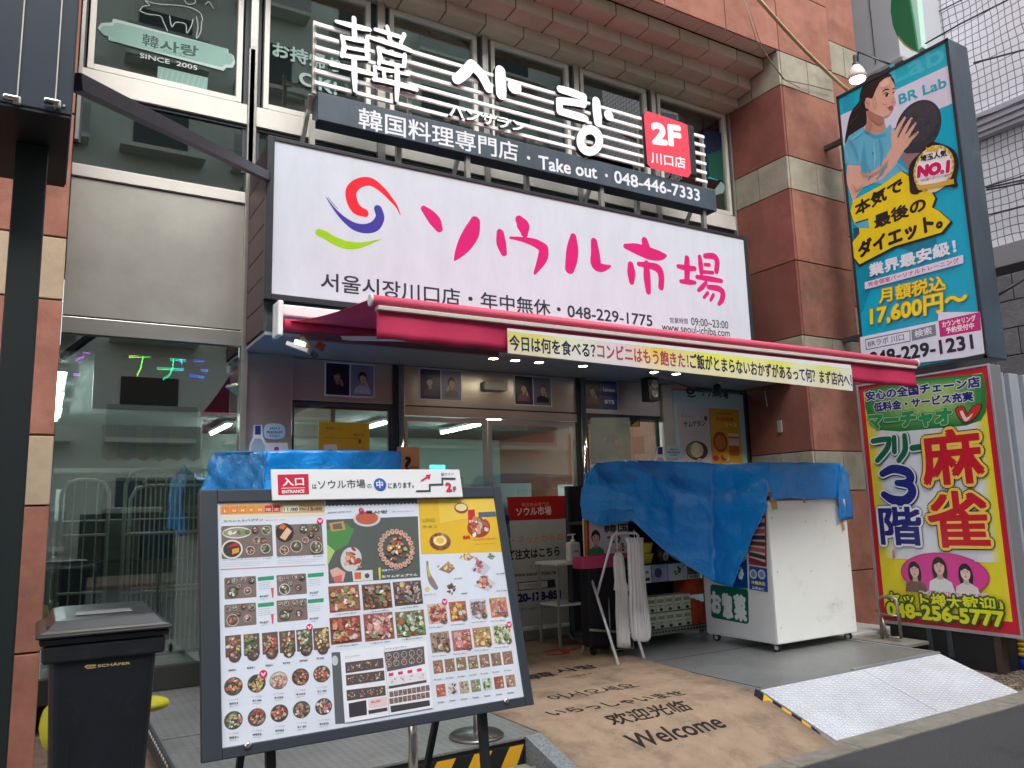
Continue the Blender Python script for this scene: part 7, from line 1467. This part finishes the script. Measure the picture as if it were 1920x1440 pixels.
grid_sheet([[P_(fr2, 1436, 867), P_(fr2, 1574, 868)], [XS(1335, 869)+Vector((0, .1, .0)), (7.08, 6.2, 1.95)], [P_(6.3, 1150, 870), (7.05, 6.6, 1.93)]], 'roof_sheet', rt2, TARP, 8, .004, 15)
grid_sheet([[P_(6.15, 1098, 890), P_(6.1, 1180, 863), P_(6.1, 1262, 866)], [(5.0, 6.9, 1.95), (5.3, 6.95, 1.96), (5.8, 6.95, 1.95)]], 'roof_sheet', rt2, TARP, 6, .006, 16)
# ================================================================ SHELF RACK UNDER THE TARP
rk = thing('shelf_rack', 'wheeled wire rack of packaged foods under the blue tarp', 'rack', (5.4, 6.7, .23))
rx0, rx1, ry0, ry1 = 4.72, 6.12, 6.32, 6.85
for z in (.33, .98, 1.42): bx('shelf', rx0, rx1, ry0, ry1, z, z+.03, BLACK2, rk, .003)
MB().bar((rx0+.4, ry0-.01, .335), (rx1, ry0-.01, .335), .012, .05).build('wire_rail', M('rail_green_grey', (150, 160, 152), .4, .5), rk)
for k in range(22): bx('rail_slot', 5.2+k*.042, 5.225+k*.042, ry0-.019, ry0-.017, .33, .345, BLACK, rk)
for x in (rx0, rx1-.03):
    for y in (ry0, ry1-.03): bx('upright', x, x+.03, y, y+.03, .3, 1.82, BLACK2, rk)
bx('back_panel', rx0, rx1, ry1, ry1+.02, .33, 1.82, M('rack_back', (44, 34, 34), .8), rk)
for x, y in ((5.25, ry0+.02), (6.05, ry0+.02), (5.25, ry1), (6.05, ry1)): MB().lathe((x, y, .275), [(.045, -.015), (.045, .015)], 16, (1, .2, 0)).build('caster', M('caster_grey', (120, 120, 120), .5), rk); MB().box(x-.02, x+.02, y-.02, y+.02, .28, .33).build('caster_fork', CHROME, rk)
PKW = M('packet_white', (206, 212, 190), .5, var=.1, vs=30); PKO = M('packet_orange', (196, 84, 46), .5, var=.3, vs=14); PKY = M('tub_yellow', (206, 196, 70), .4); PKG = M('packet_greyblue', (130, 140, 166), .5, var=.3, vs=20)
rs_ = random.Random(8)
def pk(name, x0, x1, y0, y1, z0, z1, mat, label, group): 
    o = bx(name, x0, x1, y0, y1, z0, z1, mat, None, .006, label=label, cat='food packet', group=group); return o
G1 = 'white food packets stacked on the bottom shelf of the rack'
k = 0
for row in range(2):
    for col in range(6):
        x = 5.20+col*.118; 
        if row == 1 and col == 0: continue
        o = pk('food_packet', x, x+.11, 6.345, 6.5, .362+row*.165, .362+row*.165+.155, PKW, ('upper' if row else 'lower')+' row white packet, '+['first','second','third','fourth','fifth','last'][col]+' from the left on the bottom rack shelf', G1)
        s = Sheet((x, 6.3446, .362+row*.165)); s.rect(.012, .09, .098, .125, (150, 160, 130)); s.rect(.02, .06, .09, .066, (90, 96, 80)); s.rect(.02, .045, .07, .05, (110, 116, 96)); s.ell(.06, .022, .025, .016, (70, 66, 56), 10); s.build('packet_print', o, mat=PRINTM)
for i in range(3):
    pk('food_packet', 5.92+.06*i, 5.975+.06*i, 6.345, 6.6, .362, .62-.02*i, PKO, ['left', 'middle', 'right'][i]+' of the orange red packets at the right end of the bottom shelf', 'orange red packets at the right end of the bottom shelf')
    pk('food_packet', 5.92+.06*i, 5.975+.06*i, 6.345, 6.6, .66, .86-.02*i, PKO, ['left', 'middle', 'right'][i]+' of the upper orange red packets near the white cart', 'upper orange red packets')
o = pk('food_packet', 5.21, 5.33, 6.345, 6.5, .53, .74, M('packet_dark', (70, 72, 70), .4, var=.4, vs=30), 'dark shiny packet lying on top of the white packets behind the hanging bags', None)
for i, (x0, x1, m_, lb) in enumerate(((5.18, 5.34, M('card_white', (200, 200, 204), .6), 'white price card'), (5.35, 5.56, PKG, 'blue grey picture card'), (5.57, 5.82, M('card_pale', (170, 182, 182), .5, var=.1, vs=9), 'pale picture card with a green plant'), (5.83, 6.0, M('card_dark', (110, 84, 80), .6, var=.3, vs=12), 'dark red picture card'))):
    o = bx('shelf_card', x0, x1, ry0-.03, ry0-.025, .83, 1.0, m_, None, label=lb+' on the front edge of the middle shelf', cat='card')
    s = Sheet((x0, ry0-.0305, .83)); W_ = x1-x0
    if i == 0: s.rect(.02, .02, W_-.02, .05, (60, 60, 66)); s.text('¥398', (.03, .09), (W_-.03, .09), .03, (60, 50, 60), bold=.02)
    if i == 1: s.ell(W_*.4, .09, .05, .05, (60, 70, 90), 12); s.rect(W_*.75, .02, W_*.95, .15, (150, 150, 206))
    if i == 2: [s.ell(W_*.5+rs_.gauss(0, .03), .08+rs_.gauss(0, .02), .02, .01, (40, 70, 50), 8) for _ in range(9)]; s.stroke([(W_*.6, .1, .004), (W_*.9, .15, .003)], (60, 90, 60))
    if i == 3: s.rect(.02, .08, W_-.02, .13, (150, 60, 60)); s.rect(.0, 0, W_, .045, (196, 196, 196)); s.text('¥580', (.03, .01), (W_-.03, .01), .025, (40, 40, 40), bold=.02)
    s.build('card_print', o, mat=PRINTM)
for i in range(2): 
    t = bx('plastic_tub', 0, .001, 0, .001, 0, .001, PKY); bpy.data.objects.remove(t)
    MB().lathe((5.38, 6.42, 1.012+i*.105), [(.065, 0), (.085, .085), (.09, .087), (.09, .1)], 20).build('plastic_tub', PKY, None, label=['lower', 'upper'][i]+' of the two stacked yellow tubs on the middle shelf', cat='tub')
for i, x in enumerate((5.6, 5.8)):
    o = MB().lathe((x, 6.42, 1.012), [(.06, 0), (.065, .13), (.05, .135)], 18).build('food_cup', M('cup_dark', (60, 52, 54), .4), None, label=['left', 'right'][i]+' dark round cup on the middle shelf right of the yellow tubs', cat='cup')
    s = Sheet((x, 6.352, 1.07)); s.ell(0, 0, .035, .045, (190, 180, 176), 14); s.ell(0, -.005, .022, .028, (150, 100, 90), 12); s.build('cup_print', o, mat=PRINTM)
# illustrated board left of the rack under the tarp
ib = thing('poster_board', 'illustrated red and white board under the left end of the blue tarp', 'poster board', (4.9, 6.3, 1.2))
a = PY(6.28, 1094, 975); b = PY(6.28, 1182, 1045); bx('board', a.x, b.x, 6.285, 6.3, b.z, a.z+.1, WHITE, ib)
s = Sheet((0, 6.284, 0)); s.rect(a.x, b.z, b.x, a.z+.1, (196, 190, 190)); s.ppx([(1094, 975), (1100, 975), (1102, 1042), (1096, 1044)], (196, 130, 60)); s.ppx([(1100, 975), (1104, 975), (1106, 1040), (1102, 1042)], (180, 40, 50))
face(s, *s.P(1117, 1008), .055, (206, 160, 140), (40, 34, 36), (60, 140, 84)); s.tpx('韓国', (1132, 1000), (1180, 996), 16, (70, 50, 50), bold=.03); s.ppx([(1108, 1040), (1180, 1036), (1182, 1045), (1108, 1048)], (196, 60, 96))
for _ in range(14): s.ell(*s.P(rs_.uniform(1136, 1180), rs_.uniform(1006, 1034)), .02, .014, rs_.choice([(60, 110, 70), (176, 50, 50), (90, 80, 84), (206, 150, 90)]), 8)
s.build('printed_face', ib, mat=PRINTM)
# dark trolley bag
tb_ = thing('trolley', 'dark navy covered trolley with a pink cloth on top behind the bag stand', 'trolley', (4.9, 6.25, .23))
a = PY(6.15, 1102, 1062); b = PY(6.15, 1176, 1220); bx('cover', a.x, b.x, 6.15, 6.3, .31, a.z, M('navy_cloth', (20, 22, 32), .8, var=.2, vs=9, bump=.4, bs=12), tb_, .02)
a2 = PY(6.13, 1092, 1046); b2 = PY(6.13, 1165, 1060); bx('pink_cloth', a2.x, b2.x, 6.13, 6.3, b2.z-.01, a2.z, M('pink_cloth', (196, 60, 110), .6, bump=.5, bs=20), tb_, .012)
MB().tube([(b.x-.23, 6.1, .75), (b.x-.23, 6.1, .28), (b.x+.02, 6.08, .27), (b.x+.02, 6.08, .36)], .006, 6).build('wire_foot', STEEL, tb_); MB().bar((a.x-.03, 6.12, .48), (b.x+.03, 6.1, .41), .02, .02).build('low_rail', STEEL, tb_)
for x in (a.x+.06, b.x-.05): MB().lathe((x, 6.2, .272), [(.04, -.012), (.04, .012)], 14, (1, 0, 0)).build('caster', RUBBER, tb_)
# small white table with sanitiser bottle
tt = thing('side_table', 'small white two tier table holding the sanitiser bottle', 'table', (4.7, 6.9, .23))
T0 = PY(6.75, 1040, 1056); T1 = PY(6.75, 1106, 1062); zt_ = T0.z
bx('table_top', T0.x, T1.x, 6.72, 7.12, zt_-.025, zt_, WHITE, tt, .004); q = PY(6.75, 1050, 1162); bx('lower_shelf', T0.x+.02, T1.x-.02, 6.74, 7.1, .62, .64, WHITE, tt, .004)
for x in (T0.x+.02, T1.x-.04):
    for y in (6.74, 7.08): bx('leg', x, x+.022, y, y+.022, .232, zt_-.025, M('table_leg', (150, 150, 150), .5), tt)
sb = thing('sanitiser_bottle', 'clear pump sanitiser bottle standing on the white side table', 'bottle', (4.7, 6.8, zt_))
q = PY(6.8, 1076, 1052); MB().box(q.x-.075, q.x+.075, 6.76, 6.85, zt_+.001, zt_+.20).build('body', M('sanitiser_clear', (214, 210, 206), .15, spec=.8), sb, .03, seg=4)
MB().lathe((q.x, 6.805, zt_+.2), [(.03, -.01), (.025, .02), (.012, .025), (.012, .07)], 12).build('pump', WHITE, sb); MB().bar((q.x-.06, 6.805, zt_+.27), (q.x+.03, 6.805, zt_+.275), .02, .014).build('nozzle', WHITE, sb)
s = Sheet((q.x, 6.759, zt_)); s.rect(-.05, .04, .05, .15, (226, 224, 222)); s.text('消毒', (-.03, .09), (.03, .09), .03, (130, 60, 70)); s.build('bottle_label', sb)
# folding bag stand
STAND = M('bright_chrome_tube', (226, 228, 230), .3, .35)
fs_ = thing('bag_stand', 'chrome folding X stand with two hanging rolls of plastic bags', 'stand', (4.6, 5.9, .23))
f1 = PZ(.235, 1160, 1248); f2 = PZ(.235, 1208, 1235); f3 = PZ(.235, 1090, 1226); f4_ = Vector((f3.x+.38, f3.y+.05, .235))
tl = PY(6.0, 1149, 1005); tr = PY(6.0, 1196, 1003); tl2 = PY(6.05, 1160, 999); tr2 = PY(6.05, 1190, 998)
MB().tube([f3, (f3+(tl-f3)*.5), tl, tl+Vector((.03, 0, .02)), tr-Vector((.03, 0, -.02)), tr, tr+Vector((.0, .02, -.35)), f4_], .013, 10).build('frame', STAND, fs_)
u1_ = PY(6.25, 1102, 1062); MB().tube([u1_, f1], .013, 10).build('frame', STAND, fs_); MB().tube([u1_+Vector((.36, .05, 0)), f2], .013, 10).build('frame', STAND, fs_)
MB().tube([u1_, u1_+Vector((.36, .05, 0))], .008, 8).build('cross_bar', CHROME, fs_); MB().tube([tl+Vector((.05, 0, -.12)), tr+Vector((0, 0, -.1))], .006, 8).build('cross_bar', CHROME, fs_)
PBAG = M('thin_white_plastic', (232, 232, 234), .35, bump=.5, bs=22, stretch=(1, 1, .25), spec=.5)
def hang(cols, name, label, Y, amp, seed, th=.03):
    rr = random.Random(seed); m = MB(); n = 22
    for y, xl, xr in cols:
        a = PY(Y, xl, y); b = PY(Y, xr, y)
        for j in range(n+1):
            t = j/n; p = a+(b-a)*t; m.v.append((p.x, Y-th*math.sin(math.pi*t)-amp*math.sin(j*1.9+y*.01)*.6-amp*.25*rr.random(), p.z))
        for j in range(n, -1, -1):
            t = j/n; p = a+(b-a)*t; m.v.append((p.x, Y+th*math.sin(math.pi*t)+.004, p.z))
    k = 2*(n+1)
    for i in range(len(cols)-1):
        for j in range(k): a = i*k+j; b = i*k+(j+1) % k; m.face((a, a+k, b+k, b))
    m.face(list(range(k))); m.face(list(range((len(cols)-1)*k, len(cols)*k))[::-1])
    return m.build(name, PBAG, None, smooth=True, label=label, cat='bag roll')
hang([(1036, 1155, 1163), (1045, 1151, 1168), (1060, 1151, 1170), (1090, 1153, 1173), (1106, 1152, 1180), (1108, 1155, 1176), (1150, 1155, 1178), (1200, 1157, 1180), (1214, 1158, 1182)], 'bag_roll', 'narrow hanging roll of white carrier bags, left of the two on the stand', 5.93, .022, 3)
hang([(1008, 1172, 1204), (1020, 1177, 1204), (1060, 1178, 1206), (1110, 1180, 1211), (1150, 1180, 1217), (1180, 1182, 1219), (1196, 1185, 1218), (1202, 1190, 1212)], 'bag_roll', 'wide hanging roll of thin clear bags, right of the two on the stand', 5.9, .026, 5, .045)
for x in (1157, 1190): q = PY(5.93, x, 1018); MB().tube([q+Vector((0, 0, .12)), q+Vector((0, 0, -.08))], .004, 6).build('hook', WHITE, fs_)
# ================================================================ STANCHIONS
def stanchion(px_, label, x, y, z0, r, base=True):
    t = thing('stanchion', label, 'stanchion', (x, y, z0))
    MB().tube([(x, y, z0+.02), (x, y, z0+.85)], r, 16).build('post', CHROME, t)
    MB().lathe((x, y, z0), [(.17, 0), (.17, .008), (.155, .02), (.04, .03)], 32).build('base', M('stanchion_base', (120, 116, 112), .25, .8), t)
q = PZ(.24, 772, 1470); stanchion(0, 'chrome post with round base under the middle of the menu board', q.x, q.y-.02, .0, .024)
q = PZ(.24, 915, 1388); stanchion(0, 'chrome post with round base standing at the left edge of the welcome mat', q.x, 4.52, .232, .018)
# light grey box under the board (low step stool)
# ================================================================ BIKE RACK + BOARD AT PILLAR
bk = thing('cycle_stand', 'weathered bent tube cycle stand in front of the mahjong sign', 'cycle stand', (7.2, 5.0, .23))
TB = M('tarnished_tube', (150, 140, 130), .35, .7, var=.2, vs=12)
def pt(x, y, X=7.22): return PX(X, x, y)
bot_ = .23
MB().tube([pt(1655, 1200), pt(1650, 1150), pt(1645, 1128), pt(1652, 1120), pt(1668, 1118), pt(1680, 1124), pt(1684, 1150), pt(1690, 1195)], .016, 12).build('hoop', TB, bk)
MB().tube([pt(1642, 1145, 7.35), pt(1655, 1152, 7.2), pt(1682, 1155, 7.2)], .010, 10).build('cross_bar', TB, bk)
MB().tube([pt(1650, 1150, 7.3), pt(1660, 1180, 7.3), pt(1664, 1198, 7.3)], .014, 10).build('inner_tube', TB, bk); MB().tube([pt(1664, 1190, 7.22), pt(1672, 1195, 7.22), pt(1690, 1196, 7.22)], .012, 10).build('base_loop', TB, bk)
bx('base_plate', 7.05, 7.45, 4.75, 5.3, .2, .232, CONC, bk, .004)
bx('stone_slab', 6.96, 7.9, 5.35, 6.2, 0, .25, M('slab_pale', (190, 188, 182), .8, var=.1), None, .01, label='pale stone slab on the ground between the white cart and the cycle stand', cat='slab')
# ================================================================ PERSON INSIDE
def person():
    me = bpy.data.meshes.new('person'); J = {}
    bx_, by_ = 4.05, 9.2; P = [(0, 0, .98), (0, 0, 1.2), (0, 0, 1.42), (0, 0, 1.52), (0, 0, 1.66), (.17, 0, 1.42), (.24, .02, 1.15), (.22, -.16, .98), (-.17, 0, 1.42), (-.24, .02, 1.15), (-.22, -.16, .98), (.1, 0, .9), (.11, 0, .5), (.11, .02, .08), (.11, -.1, .04), (-.1, 0, .9), (-.11, 0, .5), (-.11, .02, .08), (-.11, -.1, .04)]
    E_ = [(0, 1), (1, 2), (2, 3), (3, 4), (2, 5), (5, 6), (6, 7), (2, 8), (8, 9), (9, 10), (0, 11), (11, 12), (12, 13), (13, 14), (0, 15), (15, 16), (16, 17), (17, 18)]
    Rr = [.15, .14, .15, .055, .095, .07, .05, .035, .07, .05, .035, .1, .07, .045, .04, .1, .07, .045, .04]
    me.from_pydata([(bx_+x, by_+y, z+.225) for x, y, z in P], E_, []); o = bpy.data.objects.new('person', me); C.objects.link(o); me.materials.append(M('clothes_dark', (50, 48, 54), .8))
    sk = o.modifiers.new('skin', 'SKIN'); 
    if not me.skin_vertices: me.skin_vertices.new()
    for i, r in enumerate(Rr): me.skin_vertices[0].data[i].radius = (r, r*.8); me.skin_vertices[0].data[i].use_root = (i == 0)
    o.modifiers.new('sub', 'SUBSURF').levels = 2; o.modifiers['sub'].render_levels = 2
    tag(o, 'person in dark clothes with black hair standing inside the shop behind the door', 'person')
    h = MB().lathe((bx_, by_, 1.86), [(.02, -.06), (.09, -.05), (.115, .0), (.105, .06), (.06, .11), (.01, .125)], 18).build('hair', M('hair_black', (20, 18, 20), .6), None, smooth=True); h.parent = o
person()
for c_ in list(bpy.data.curves): bpy.data.curves.remove(c_)
import OpenImageIO as oiio,sys,numpy as np
b=oiio.ImageBuf('/workdir/render_main.png');a=b.get_pixels(oiio.UINT8)[:,:,:3].astype(float)
s=a.shape[1]/1920
for n,x,y in (('sign',1100,420),('redfront',1540,430),('redside',1440,430),('ramp',1650,1290),('cart',1520,1100),('mat',1450,1380),('asphalt',1750,1400),('plat',1300,1250),('steelL',300,480),('glassUL',220,60),('glassL2',250,260),('soffit',1150,100),('frame',300,200),('awn',850,620),('header',740,720),('mj white',1740,960),('bin',200,1250),('boardfr',395,1200),('boardwhite',600,1370*.85),('nb',1850,150),('tarp',1250,1000),('tarp2',1510,900),('beige',1520,250),('glow',1290,800),('leftpil',120,1100)):
    xx,yy=int(x*s),int(y*s);print(n,a[yy-3:yy+4,xx-3:xx+4].mean((0,1)).round())
